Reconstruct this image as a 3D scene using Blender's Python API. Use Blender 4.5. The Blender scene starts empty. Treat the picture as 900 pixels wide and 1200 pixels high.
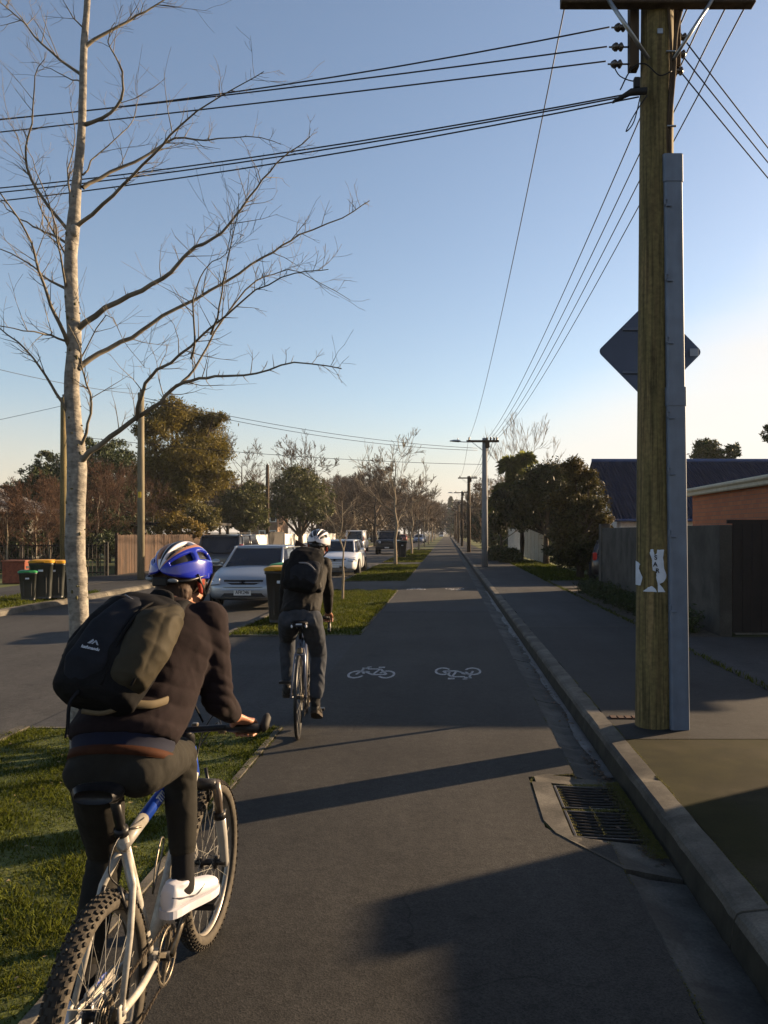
import bpy, bmesh, math, random
import numpy as np
from mathutils import Vector, Matrix, noise as mnoise
R = math.radians
random.seed(7); rng = np.random.default_rng(7)
scene = bpy.context.scene
COL = scene.collection
V = Vector

# ------------------------------------------------------------------ helpers
def link(o, parent=None):
    COL.objects.link(o)
    if parent is not None: o.parent = parent
    return o
def tag(o, label=None, cat=None, group=None, kind=None):
    if label: o['label'] = label
    if cat: o['category'] = cat
    if group: o['group'] = group
    if kind: o['kind'] = kind
    return o
def empty(name, loc=(0,0,0), rz=0.0, label=None, cat=None, group=None):
    o = bpy.data.objects.new(name, None); COL.objects.link(o)
    o.empty_display_size = .2
    o.location = loc; o.rotation_euler = (0,0,rz)
    return tag(o, label, cat, group)
def obj(name, bm, mat, parent=None, smooth=False, label=None):
    me = bpy.data.meshes.new(name); bm.to_mesh(me); bm.free()
    for m in (mat if isinstance(mat,(list,tuple)) else [mat]): me.materials.append(m)
    if smooth: me.polygons.foreach_set('use_smooth', [True]*len(me.polygons))
    o = bpy.data.objects.new(name, me); link(o, parent)
    if label: o['label'] = label
    return o
def objnp(name, verts, faces, mat, parent=None, smooth=False):
    me = bpy.data.meshes.new(name)
    verts = np.asarray(verts, dtype=np.float32); faces = np.asarray(faces, dtype=np.int32)
    n = faces.shape[1]
    me.vertices.add(len(verts)); me.vertices.foreach_set('co', verts.ravel())
    me.loops.add(faces.size); me.loops.foreach_set('vertex_index', faces.ravel())
    me.polygons.add(len(faces))
    me.polygons.foreach_set('loop_start', np.arange(0, faces.size, n, dtype=np.int32))
    me.update(calc_edges=True); me.validate()
    if smooth: me.polygons.foreach_set('use_smooth', [True]*len(me.polygons))
    me.materials.append(mat)
    o = bpy.data.objects.new(name, me); link(o, parent)
    return o
def struct(name, o, kind='structure'):
    o.name = name; o['kind'] = kind; return o
def copy_tree(o, parent=None):
    c = o.copy(); COL.objects.link(c); c.parent = parent
    for ch in list(o.children): copy_tree(ch, c)
    return c
CUBV = [(-.5,-.5,-.5),(.5,-.5,-.5),(.5,.5,-.5),(-.5,.5,-.5),(-.5,-.5,.5),(.5,-.5,.5),(.5,.5,.5),(-.5,.5,.5)]
CUBF = [(0,3,2,1),(4,5,6,7),(0,1,5,4),(1,2,6,5),(2,3,7,6),(3,0,4,7)]
def box(bm, c, s, rot=None, bevel=0.0, mi=0):
    c = V(c)
    if not bevel:
        vs = []
        for p in CUBV:
            q = V((p[0]*s[0],p[1]*s[1],p[2]*s[2])); vs.append(bm.verts.new(c+(rot@q if rot is not None else q)))
        for f in CUBF: bm.faces.new([vs[i] for i in f]).material_index = mi
        return vs
    b = min(bevel, min(s)*.45); h = [x/2 for x in s]; out = {}
    # chamfered box: every corner gives three points
    vs = {}
    for sx in (-1,1):
        for sy in (-1,1):
            for sz in (-1,1):
                for ax in range(3):
                    q = V((sx*h[0],sy*h[1],sz*h[2]))
                    for k,sg in enumerate((sx,sy,sz)):
                        if k != ax: q[k] -= sg*b
                    vs[(sx,sy,sz,ax)] = bm.verts.new(c+(rot@q if rot is not None else q))
    def F(l):
        f = bm.faces.new([vs[k] for k in l]); f.material_index = mi; return f
    fs = []
    for ax in range(3):
        o1,o2 = [k for k in range(3) if k != ax]
        for sg in (-1,1):
            def key(a_,b_):
                t=[0,0,0]; t[ax]=sg; t[o1]=a_; t[o2]=b_; return (*t,ax)
            fs.append(F([key(-1,-1),key(1,-1),key(1,1),key(-1,1)]))
    for ax in range(3):     # edges running along ax
        o1,o2 = [k for k in range(3) if k != ax]
        for a_ in (-1,1):
            for b_ in (-1,1):
                def key(e_,f_):
                    t=[0,0,0]; t[ax]=e_; t[o1]=a_; t[o2]=b_; return (*t,f_)
                fs.append(F([key(-1,o1),key(1,o1),key(1,o2),key(-1,o2)]))
    for sx in (-1,1):
        for sy in (-1,1):
            for sz in (-1,1): fs.append(F([(sx,sy,sz,0),(sx,sy,sz,1),(sx,sy,sz,2)]))
    for f in fs:
        f.normal_update()
        if f.normal.dot(f.calc_center_median()-c) < 0: f.normal_flip()
    return list(vs.values())
def prism(bm, poly, z0, z1, mi=0):
    a = [bm.verts.new((x,y,z0)) for x,y in poly]; b = [bm.verts.new((x,y,z1)) for x,y in poly]
    n = len(poly); fs = [bm.faces.new(a[::-1]), bm.faces.new(b)]
    for i in range(n): fs.append(bm.faces.new((a[i],a[(i+1)%n],b[(i+1)%n],b[i])))
    for f in fs: f.material_index = mi
    return fs
def frame_of(t, up=V((0,0,1))):
    t = t.normalized()
    if abs(t.dot(up)) > .98: up = V((0,1,0))
    s = t.cross(up).normalized(); u = s.cross(t).normalized()
    return s, u
def tube(bm, pts, rad, n=8, cap=True, mi=0, sx=1.0):
    pts = [V(p) for p in pts]
    if not isinstance(rad,(list,tuple)): rad = [rad]*len(pts)
    rings = []; s = None
    for i,p in enumerate(pts):
        t = (pts[min(i+1,len(pts)-1)] - pts[max(i-1,0)])
        if t.length < 1e-9: t = V((0,0,1))
        t.normalize()
        if s is None: s,u = frame_of(t)
        else:
            s = (s - t*s.dot(t)); 
            if s.length < 1e-6: s,_ = frame_of(t)
            s.normalize(); u = s.cross(t)
        ring = [bm.verts.new(p + s*(math.cos(2*math.pi*k/n)*rad[i]*sx) + u*(math.sin(2*math.pi*k/n)*rad[i])) for k in range(n)]
        rings.append(ring)
    for a,b in zip(rings, rings[1:]):
        for k in range(n):
            f = bm.faces.new((a[k],a[(k+1)%n],b[(k+1)%n],b[k])); f.material_index = mi; f.smooth = True
    if cap:
        try:
            f1 = bm.faces.new(rings[0][::-1]); f2 = bm.faces.new(rings[-1]); f1.material_index = f2.material_index = mi
        except Exception: pass
    return rings
def smoothpts(pts, k=4):
    pts = [V(p) for p in pts]; out = []
    P = [pts[0]] + pts + [pts[-1]]
    for i in range(1, len(P)-2):
        p0,p1,p2,p3 = P[i-1],P[i],P[i+1],P[i+2]
        for j in range(k):
            t = j/k
            out.append(.5*((2*p1) + (p2-p0)*t + (2*p0-5*p1+4*p2-p3)*t*t + (3*p1-p0-3*p2+p3)*t**3))
    out.append(pts[-1]); return out
def ell(bm, c, r, rot=None, seg=16, ringn=10, mi=0):
    c = V(c); rows = []; out = []
    def P(x,y,z):
        q = V((x*r[0],y*r[1],z*r[2])); v = bm.verts.new(c+(rot@q if rot is not None else q)); out.append(v); return v
    top = P(0,0,1); bot = P(0,0,-1)
    for i in range(1,ringn):
        a = math.pi*i/ringn; rows.append([P(math.sin(a)*math.cos(2*math.pi*k/seg),math.sin(a)*math.sin(2*math.pi*k/seg),math.cos(a)) for k in range(seg)])
    fs = []
    for k in range(seg):
        fs.append(bm.faces.new((top,rows[0][k],rows[0][(k+1)%seg]))); fs.append(bm.faces.new((bot,rows[-1][(k+1)%seg],rows[-1][k])))
    for A,B in zip(rows,rows[1:]):
        for k in range(seg): fs.append(bm.faces.new((A[k],B[k],B[(k+1)%seg],A[(k+1)%seg])))
    for f in fs: f.material_index = mi; f.smooth = True
    return out
def capsule(bm, a, b, ra, rb, n=14):
    a = V(a); b = V(b)
    tube(bm, [a,b],[ra,rb], n); ell(bm, a, (ra,)*3, seg=n, ringn=8); ell(bm, b, (rb,)*3, seg=n, ringn=8)
def chain(bm, pr, n=14):
    for (a,ra),(b,rb) in zip(pr, pr[1:]): capsule(bm, a, b, ra, rb, n)
def loft(bm, secs, n=20, mi=0, power=2.0, cap=True):
    """secs: (centre, side vector, other vector) ellipse sections"""
    rings = []
    for c,s,u in secs:
        c,s,u = V(c),V(s),V(u); ring = []
        for k in range(n):
            a = 2*math.pi*k/n; ca,sa = math.cos(a),math.sin(a)
            e = 2.0/power
            x = math.copysign(abs(ca)**e, ca); y = math.copysign(abs(sa)**e, sa)
            ring.append(bm.verts.new(c + s*x + u*y))
        rings.append(ring)
    for a,b in zip(rings, rings[1:]):
        for k in range(n):
            f = bm.faces.new((a[k],a[(k+1)%n],b[(k+1)%n],b[k])); f.material_index = mi; f.smooth = True
    if cap:
        for r_,c in ((rings[0],secs[0][0]),(rings[-1],secs[-1][0])):
            cv = bm.verts.new(V(c))
            for k in range(n):
                f = bm.faces.new((r_[k],r_[(k+1)%n],cv)); f.material_index = mi; f.smooth = True
    return rings
def lathe(bm, prof, n=24, c=(0,0,0), axis='z', mi=0, close=False):
    c = V(c); rings = []
    for r,h in prof:
        ring = []
        for k in range(n):
            a = 2*math.pi*k/n; p = (r*math.cos(a), r*math.sin(a), h)
            if axis == 'x': p = (h, r*math.cos(a), r*math.sin(a))
            elif axis == 'y': p = (r*math.sin(a), h, r*math.cos(a))
            ring.append(bm.verts.new(c+V(p)))
        rings.append(ring)
    pr = list(zip(rings, rings[1:]))
    if close: pr.append((rings[-1], rings[0]))
    for a,b in pr:
        for k in range(n):
            f = bm.faces.new((a[k],a[(k+1)%n],b[(k+1)%n],b[k])); f.material_index = mi; f.smooth = True
    if not close:
        for r_ in (rings[0][::-1], rings[-1]):
            try: bm.faces.new(r_).material_index = mi
            except Exception: pass
    return rings
def remesh(name, bm, vox, mat, parent=None, sm=4, wr=None, cut=None):
    """voxel union of every shape in bm -> one continuous surface. wr=(amp,scale,stretch)"""
    bmesh.ops.recalc_face_normals(bm, faces=bm.faces)
    me = bpy.data.meshes.new(name+'_src'); bm.to_mesh(me); bm.free()
    o = bpy.data.objects.new(name+'_src', me); COL.objects.link(o)
    m = o.modifiers.new('r','REMESH'); m.mode = 'VOXEL'; m.voxel_size = vox; m.use_smooth_shade = True
    if sm:
        s = o.modifiers.new('s','SMOOTH'); s.factor = .5; s.iterations = sm
    dg = bpy.context.evaluated_depsgraph_get(); dg.update()
    me2 = bpy.data.meshes.new_from_object(o.evaluated_get(dg))
    bpy.data.objects.remove(o); bpy.data.meshes.remove(me)
    me2.name = name
    if wr:
        amp, sc, st = wr[:3]; folds = wr[3] if len(wr) > 3 else None
        n_ = len(me2.vertices); co_ = np.empty(n_*3, np.float32); me2.vertices.foreach_get('co', co_); no_ = np.empty(n_*3, np.float32)
        me2.vertex_normals.foreach_get('vector', no_) if hasattr(me2.vertex_normals, 'foreach_get') else me2.vertices.foreach_get('normal', no_)
        co_ = co_.reshape(-1,3); no_ = no_.reshape(-1,3); dd = np.empty(n_)
        for i in range(n_):
            x,y,z = map(float, co_[i]); w1 = mnoise.noise(V((x*4+9,y*4,z*4)))*.9
            q = V((x*sc*st[0]+w1, y*sc*st[1]+w1, z*sc*st[2]-w1))
            d = (1-abs(mnoise.noise(q))*3.2)+.45*(1-abs(mnoise.noise(q*2.3+V((5,3,1))))*3.0)
            gate = .35+.65*max(0,min(1,.5+mnoise.noise(V((x*5,y*5+3,z*5)))*1.6))
            dd[i] = amp*d*gate
            if folds:
                for (fc, fr, fdir, ff, fa) in folds:      # local rings of folds round a joint
                    r_ = (V((x,y,z))-V(fc)).length
                    if r_ < fr: 
                        ph = V((x,y,z)).dot(V(fdir))*ff + w1*1.5; dd[i] += fa*(1-r_/fr)**.7*(abs(math.sin(ph))*1.6-1)
        me2.vertices.foreach_set('co', (co_+no_*dd[:,None]).astype(np.float32).ravel()); me2.update()
    me2.materials.clear()
    for mm in (mat if isinstance(mat,(list,tuple)) else [mat]): me2.materials.append(mm)
    me2.polygons.foreach_set('use_smooth', [True]*len(me2.polygons))
    o2 = bpy.data.objects.new(name, me2); link(o2, parent)
    return o2
def textmesh(name, s, size, mat, parent=None, loc=(0,0,0), rot=(0,0,0), ext=.001, ax='CENTER', bold=0.0, shear=0.0, mtx=None):
    cu = bpy.data.curves.new(name+'_c','FONT'); cu.body = s; cu.size = size; cu.extrude = ext
    cu.align_x = ax; cu.align_y = 'CENTER'; cu.offset = bold; cu.shear = shear
    o = bpy.data.objects.new(name+'_c', cu); COL.objects.link(o)
    dg = bpy.context.evaluated_depsgraph_get(); dg.update()
    me = bpy.data.meshes.new_from_object(o.evaluated_get(dg))
    bpy.data.objects.remove(o); me.materials.clear(); me.materials.append(mat)
    o2 = bpy.data.objects.new(name, me); link(o2, parent)
    if mtx is not None: o2.matrix_basis = mtx
    else: o2.location = loc; o2.rotation_euler = rot
    return o2

# ------------------------------------------------------------------ materials
MATS = {}
def mat(name, col, var=.25, scale=6.0, rough=.7, bump=0.0, bscale=40.0, metal=0.0, spec=.25, col2=None, stain=0.0, streak=0.0,
        stretch=(1,1,1), speck=None, island=0.0, trans=0.0, coat=0.0, sss=0.0, detail=6, coord='Object', emis=0.0, c3=None):
    if name in MATS: return MATS[name]
    m = bpy.data.materials.new(name); m.use_nodes = True; nt = m.node_tree; N = nt.nodes; L = nt.links
    b = N['Principled BSDF']; b.inputs['Roughness'].default_value = rough; b.inputs['Metallic'].default_value = metal
    b.inputs['Specular IOR Level'].default_value = spec
    if coat: b.inputs['Coat Weight'].default_value = coat; b.inputs['Coat Roughness'].default_value = .06
    if sss: b.inputs['Subsurface Weight'].default_value = sss; b.inputs['Subsurface Radius'].default_value = (.02,.006,.003)
    tc = N.new('ShaderNodeTexCoord'); mp = N.new('ShaderNodeMapping'); mp.inputs['Scale'].default_value = stretch
    L.new(tc.outputs[coord], mp.inputs[0])
    nz = N.new('ShaderNodeTexNoise'); nz.inputs['Scale'].default_value = scale; nz.inputs['Detail'].default_value = detail; nz.inputs['Roughness'].default_value = .6
    L.new(mp.outputs[0], nz.inputs['Vector'])
    cr = N.new('ShaderNodeValToRGB'); e = cr.color_ramp.elements
    c = V(col); c2 = V(col2) if col2 else c*(1+var); c1 = c if col2 else c*(1-var)
    e[0].position = .32; e[1].position = .68
    e[0].color = (*c1,1); e[1].color = (*c2,1)
    if c3: x = e.new(.5); x.color = (*c3,1)
    L.new(nz.outputs['Fac'], cr.inputs['Fac']); out = cr.outputs['Color']
    if speck:   # (scale, dark factor, amount)
        n2 = N.new('ShaderNodeTexNoise'); n2.inputs['Scale'].default_value = speck[0]; n2.inputs['Detail'].default_value = 3
        L.new(tc.outputs[coord], n2.inputs['Vector'])
        r2 = N.new('ShaderNodeMapRange'); r2.inputs[1].default_value = .3; r2.inputs[2].default_value = .7
        r2.inputs[3].default_value = 1-speck[1]; r2.inputs[4].default_value = 1+speck[1]
        L.new(n2.outputs['Fac'], r2.inputs[0])
        mx = N.new('ShaderNodeVectorMath'); mx.operation = 'SCALE'
        L.new(out, mx.inputs[0]); L.new(r2.outputs[0], mx.inputs['Scale']); out = mx.outputs[0]
    if island:
        g = N.new('ShaderNodeNewGeometry'); r3 = N.new('ShaderNodeMapRange')
        r3.inputs[3].default_value = 1-island; r3.inputs[4].default_value = 1+island
        L.new(g.outputs['Random Per Island'], r3.inputs[0])
        mx = N.new('ShaderNodeVectorMath'); mx.operation = 'SCALE'
        L.new(out, mx.inputs[0]); L.new(r3.outputs[0], mx.inputs['Scale']); out = mx.outputs[0]
    def extra(sc_, st_, lo, p0, p1):
        m2 = N.new('ShaderNodeMapping'); m2.inputs['Scale'].default_value = st_; L.new(tc.outputs[coord], m2.inputs[0])
        n3 = N.new('ShaderNodeTexNoise'); n3.inputs['Scale'].default_value = sc_; n3.inputs['Detail'].default_value = 7; n3.inputs['Roughness'].default_value = .65; L.new(m2.outputs[0], n3.inputs['Vector'])
        r4 = N.new('ShaderNodeMapRange'); r4.inputs[1].default_value = p0; r4.inputs[2].default_value = p1; r4.inputs[3].default_value = lo; r4.inputs[4].default_value = 1.15; L.new(n3.outputs['Fac'], r4.inputs[0])
        mx_ = N.new('ShaderNodeVectorMath'); mx_.operation = 'SCALE'; L.new(out, mx_.inputs[0]); L.new(r4.outputs[0], mx_.inputs['Scale']); return mx_.outputs[0]
    if stain: out = extra(1.7, (1,1,1), 1-stain, .42, .56)
    if streak: out = extra(6, (7,7,.22), 1-streak, .40, .52)
    L.new(out, b.inputs['Base Color'])
    if trans:
        tr = N.new('ShaderNodeBsdfTranslucent'); L.new(out, tr.inputs['Color'])
        ms = N.new('ShaderNodeMixShader'); ms.inputs[0].default_value = trans
        L.new(b.outputs[0], ms.inputs[1]); L.new(tr.outputs[0], ms.inputs[2]); L.new(ms.outputs[0], N['Material Output'].inputs[0])
    if bump:
        nb = N.new('ShaderNodeTexNoise'); nb.inputs['Scale'].default_value = bscale; nb.inputs['Detail'].default_value = 4
        L.new(mp.outputs[0], nb.inputs['Vector'])
        bp = N.new('ShaderNodeBump'); bp.inputs['Strength'].default_value = min(bump,1); bp.inputs['Distance'].default_value = .01 if bscale <= 30 else (.003 if bscale < 100 else .0012)
        L.new(nb.outputs['Fac'], bp.inputs['Height']); L.new(bp.outputs[0], b.inputs['Normal'])
    m['nodes_out'] = 0
    MATS[name] = m
    return m

def asphalt(name, base, warm=(1,1,1), crack=True, patch=.25, stain=.35):
    m = bpy.data.materials.new(name); m.use_nodes = True; nt = m.node_tree; N = nt.nodes; L = nt.links
    b = N['Principled BSDF']; b.inputs['Roughness'].default_value = .82; b.inputs['Specular IOR Level'].default_value = .18
    tc = N.new('ShaderNodeTexCoord')
    def nz(sc, det=5, st=(1,1,1), rgh=.6):
        mp = N.new('ShaderNodeMapping'); mp.inputs['Scale'].default_value = st; L.new(tc.outputs['Object'], mp.inputs[0])
        n = N.new('ShaderNodeTexNoise'); n.inputs['Scale'].default_value = sc; n.inputs['Detail'].default_value = det; n.inputs['Roughness'].default_value = rgh
        L.new(mp.outputs[0], n.inputs['Vector']); return n.outputs['Fac']
    def mr(src, a, b_, lo, hi):
        r = N.new('ShaderNodeMapRange'); r.inputs[1].default_value = a; r.inputs[2].default_value = b_
        r.inputs[3].default_value = lo; r.inputs[4].default_value = hi; L.new(src, r.inputs[0]); return r.outputs[0]
    def mul(a, b_):
        x = N.new('ShaderNodeMath'); x.operation = 'MULTIPLY'; L.new(a, x.inputs[0]); L.new(b_, x.inputs[1]); return x.outputs[0]
    big = mr(nz(.35, 3), .35, .65, 1-patch, 1+patch)
    streak = mr(nz(1.3, 4, (1.6,.18,1)), .35, .65, 1-patch*.6, 1+patch*.6)
    vor = N.new('ShaderNodeTexVoronoi'); vor.inputs['Scale'].default_value = 150; L.new(tc.outputs['Object'], vor.inputs['Vector'])
    agg = mr(vor.outputs['Distance'], .05, .6, .75, 1.22)
    vc = N.new('ShaderNodeSeparateColor'); L.new(vor.outputs['Color'], vc.inputs[0])
    agg2 = mr(vc.outputs[0], 0, 1, .62, 1.42)
    mid = mr(nz(14, 5), .3, .7, .8, 1.2)
    st = mr(nz(2.2, 6), .60, .70, 1.0, 1-stain)
    v = mul(mul(mul(big, streak), mul(agg, agg2)), mul(mid, st))
    if crack:
        vk = N.new('ShaderNodeTexVoronoi'); vk.feature = 'DISTANCE_TO_EDGE'; vk.inputs['Scale'].default_value = .55
        ad = N.new('ShaderNodeVectorMath'); ad.operation = 'MULTIPLY_ADD'; 
        nn = N.new('ShaderNodeTexNoise'); nn.inputs['Scale'].default_value = 3; L.new(tc.outputs['Object'], nn.inputs['Vector'])
        L.new(nn.outputs['Color'], ad.inputs[0]); ad.inputs[1].default_value = (.5,.5,.5); L.new(tc.outputs['Object'], ad.inputs[2])
        L.new(ad.outputs[0], vk.inputs['Vector'])
        ck = mr(vk.outputs['Distance'], .0, .006, .55, 1.0)
        gate = mr(nz(.5, 2), .52, .58, 1.0, 0.0)
        mxx = N.new('ShaderNodeMath'); mxx.operation = 'MAXIMUM'; L.new(ck, mxx.inputs[0]); L.new(gate, mxx.inputs[1])
        v = mul(v, mxx.outputs[0])
    sc = N.new('ShaderNodeVectorMath'); sc.operation = 'SCALE'; sc.inputs[0].default_value = tuple(base*w for w in warm); L.new(v, sc.inputs['Scale'])
    L.new(sc.outputs[0], b.inputs['Base Color'])
    bp = N.new('ShaderNodeBump'); bp.inputs['Strength'].default_value = .4; bp.inputs['Distance'].default_value = .002
    L.new(vor.outputs['Distance'], bp.inputs['Height'])
    bp2 = N.new('ShaderNodeBump'); bp2.inputs['Strength'].default_value = .35; bp2.inputs['Distance'].default_value = .008
    L.new(nz(5,4), bp2.inputs['Height']); L.new(bp.outputs[0], bp2.inputs['Normal']); L.new(bp2.outputs[0], b.inputs['Normal'])
    return m

M_path = asphalt('path_asphalt', .021, (1.05,1.0,.90))
M_road = asphalt('road_asphalt', .030, (1.02,1.0,.96), patch=.2)
M_foot = asphalt('footpath_asphalt', .022, (.98,1.0,1.0), patch=.3)
M_drive = asphalt('driveway_asphalt', .026, (1.0,1.0,1.0), patch=.3)
M_conc = mat('concrete', (.075,.068,.055), .45, 3, .85, .5, 60, speck=(90,.22), detail=8, stain=.45)
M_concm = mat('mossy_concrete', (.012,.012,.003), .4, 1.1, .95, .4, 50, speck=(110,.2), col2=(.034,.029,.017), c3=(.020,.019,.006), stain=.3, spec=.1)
M_gutter = mat('gutter_concrete', (.035,.034,.030), .4, 4, .8, .5, 40, speck=(80,.3), col2=(.060,.058,.050), stretch=(1,.4,1), stain=.5)
M_wet = mat('gutter_channel', (.020,.020,.021), .4, 9, .5, 0, 30, speck=(60,.35), col2=(.075,.075,.078), stretch=(1,.5,1), stain=.6, spec=.3)
M_dfoot = asphalt('dark_footpath_asphalt', .016, (1.0,1.0,.98), patch=.3)
M_soil = mat('soil', (.05,.04,.028), .4, 7, .95, .8, 30, speck=(40,.4))
M_lawn = mat('lawn', (.045,.062,.014), .4, 3, .95, .8, 30, col2=(.075,.085,.02), speck=(45,.35))
M_ground = mat('far_ground', (.05,.055,.028), .4, .2, .95, 0, col2=(.07,.06,.04))
M_grass = mat('grass_blades', (.034,.050,.004), .3, .8, .7, 0, island=.55, trans=.3, spec=.1, col2=(.066,.074,.007), coord='Object')
M_moss = mat('moss', (.035,.036,.006), .5, 30, .95, .8, 60, col2=(.085,.078,.012))
M_kerbface = mat('mossy_shaded_kerb_face', (.012,.012,.008), .5, 5, .95, .5, 40, col2=(.035,.032,.022))  # dark colour carries mossy dirt plus the shade on the kerb's front
M_bark = None
# ------------------------------------------------------------------ camera, light, sky
H = 1.70; F = 950.0; VX = 524.0; HY = 624.0
def at(px, py, Y):            # a point of the street at distance Y
    return V(((px-VX)/F*Y, Y, H-(py-HY)/F*Y))
cam = bpy.data.cameras.new('camera'); co = bpy.data.objects.new('camera', cam); COL.objects.link(co)
co.location = (0,0,H); co.rotation_euler = (R(90),0,0)
cam.sensor_fit = 'VERTICAL'; cam.sensor_height = 36; cam.sensor_width = 27; cam.lens = F/1200*36
cam.shift_x = -74/1200; cam.shift_y = 24/1200; cam.clip_start = .05; cam.clip_end = 3000
scene.camera = co
SUN_AZ = R(60); SUN_EL = R(15)          # azimuth clockwise from the street direction (+Y)
S = V((math.sin(SUN_AZ)*math.cos(SUN_EL), math.cos(SUN_AZ)*math.cos(SUN_EL), math.sin(SUN_EL)))
sl = bpy.data.lights.new('sun','SUN'); sl.energy = 4.6; sl.angle = R(.55); sl.color = (1.0,.72,.44)
so = bpy.data.objects.new('sun', sl); COL.objects.link(so); so.rotation_euler = (-S).to_track_quat('-Z','Y').to_euler(); so.location = (30,20,20)
w = bpy.data.worlds.new('World'); scene.world = w; w.use_nodes = True
nt = w.node_tree; N = nt.nodes; L = nt.links
bg = N['Background']
sky = N.new('ShaderNodeTexSky'); sky.sky_type = 'NISHITA'; sky.sun_disc = False
sky.sun_elevation = SUN_EL; sky.sun_rotation = SUN_AZ; sky.altitude = 10; sky.air_density = 1.0; sky.dust_density = .8; sky.ozone_density = 1.5
# thin veil of high cloud low in the sky towards the sun
tc = N.new('ShaderNodeTexCoord'); sep = N.new('ShaderNodeSeparateXYZ'); L.new(tc.outputs['Generated'], sep.inputs[0])
def wm(op, a, b=None, c=None):
    n = N.new('ShaderNodeMath'); n.operation = op
    for i,x in enumerate((a,b,c)):
        if x is None: continue
        if isinstance(x,(int,float)): n.inputs[i].default_value = x
        else: L.new(x, n.inputs[i])
    return n.outputs[0]
def wr_(src, a, b, lo, hi, sm=True):
    r = N.new('ShaderNodeMapRange'); r.interpolation_type = 'SMOOTHSTEP' if sm else 'LINEAR'
    for i,x in enumerate((a,b,lo,hi)): r.inputs[i+1].default_value = x
    L.new(src, r.inputs[0]); return r.outputs[0]
mp = N.new('ShaderNodeMapping'); mp.inputs['Scale'].default_value = (1.0,1.0,5.5); mp.inputs['Rotation'].default_value = (0,R(-7),0)
L.new(tc.outputs['Generated'], mp.inputs[0])
nz = N.new('ShaderNodeTexNoise'); nz.inputs['Scale'].default_value = 2.2; nz.inputs['Detail'].default_value = 5; nz.inputs['Roughness'].default_value = .45
L.new(mp.outputs[0], nz.inputs['Vector'])
horiz = wr_(wm('ADD', sep.outputs['Z'], wm('MULTIPLY', wm('SUBTRACT', nz.outputs['Fac'], .5), .06)), -.02, .18, .84, 0.0)
mixh = N.new('ShaderNodeMix'); mixh.data_type = 'RGBA'; L.new(horiz, mixh.inputs[0]); L.new(sky.outputs[0], mixh.inputs[6]); mixh.inputs[7].default_value = (4.5,3.75,3.05,1)
xr = wm('ADD', wm('MULTIPLY', sep.outputs['X'], .62), wm('MULTIPLY', nz.outputs['Fac'], .12))   # more veil to the right
edge = wm('SUBTRACT', wm('ADD', xr, .02), sep.outputs['Z'])
veil = wr_(edge, -.03, .12, 0.0, 1.0)
veil = wm('MULTIPLY', veil, wr_(nz.outputs['Fac'], .3, .7, .8, 1.0))
mix = N.new('ShaderNodeMix'); mix.data_type = 'RGBA'
L.new(wm('MULTIPLY', veil, .85), mix.inputs[0]); L.new(mixh.outputs[2], mix.inputs[6]); mix.inputs[7].default_value = (5.5,5.15,4.75,1)
hs = N.new('ShaderNodeHueSaturation'); hs.inputs['Saturation'].default_value = .94; hs.inputs['Value'].default_value = 1.03; L.new(sky.outputs[0], hs.inputs['Color'])
tn = N.new('ShaderNodeVectorMath'); tn.operation = 'MULTIPLY'; tn.inputs[1].default_value = (1.0,.960,.975); L.new(hs.outputs[0], tn.inputs[0]); L.new(tn.outputs[0], mixh.inputs[6])
L.new(mix.outputs[2], bg.inputs[0]); bg.inputs[1].default_value = .05
scene.view_settings.view_transform = 'Standard'; scene.view_settings.look = 'None'
scene.view_settings.exposure = 1.9; scene.view_settings.gamma = 1; scene.view_settings.use_curve_mapping = False

# the evening air: pale haze filling the street
bm = bmesh.new(); box(bm, ((0),(560),(7.6)), (1300,1500,18.6))
hz = bpy.data.materials.new('haze_air'); hz.use_nodes = True; n_ = hz.node_tree.nodes; n_.remove(n_['Principled BSDF'])
pv = n_.new('ShaderNodeVolumePrincipled'); pv.inputs['Density'].default_value = .00024; pv.inputs['Color'].default_value = (.86,.92,1.0,1); pv.inputs['Anisotropy'].default_value = 0
hz.node_tree.links.new(pv.outputs[0], n_['Material Output'].inputs['Volume'])
o_ = obj('haze', bm, hz); o_['kind'] = 'stuff'; o_['label'] = 'thin evening haze'
# ================================================================== THE SETTING
OCT = np.array([(1,0,0),(-1,0,0),(0,1,0),(0,-1,0),(0,0,1),(0,0,-1),(.6,.6,.45),(-.6,.6,.45),(-.6,-.6,.45),(.6,-.6,.45)],float)
OCF = np.array([(0,6,4),(0,4,9),(6,2,4),(2,7,4),(7,1,4),(1,8,4),(8,3,4),(3,9,4),(0,2,6),(2,1,7),(1,3,8),(3,0,9),(0,5,2),(2,5,1),(1,5,3),(3,5,0)])
def specks(name, items, m, parent=None):
    it = np.array(items, float); n = len(it); v = OCT[None]*it[:,None,3:6]+it[:,None,:3]
    v += rng.normal(0,.12,(n,10,3))*it[:,None,3:6]
    f = (OCF[None]+np.arange(n)[:,None,None]*10).reshape(-1,3)
    return objnp(name, v.reshape(-1,3), f, m, parent)

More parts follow.
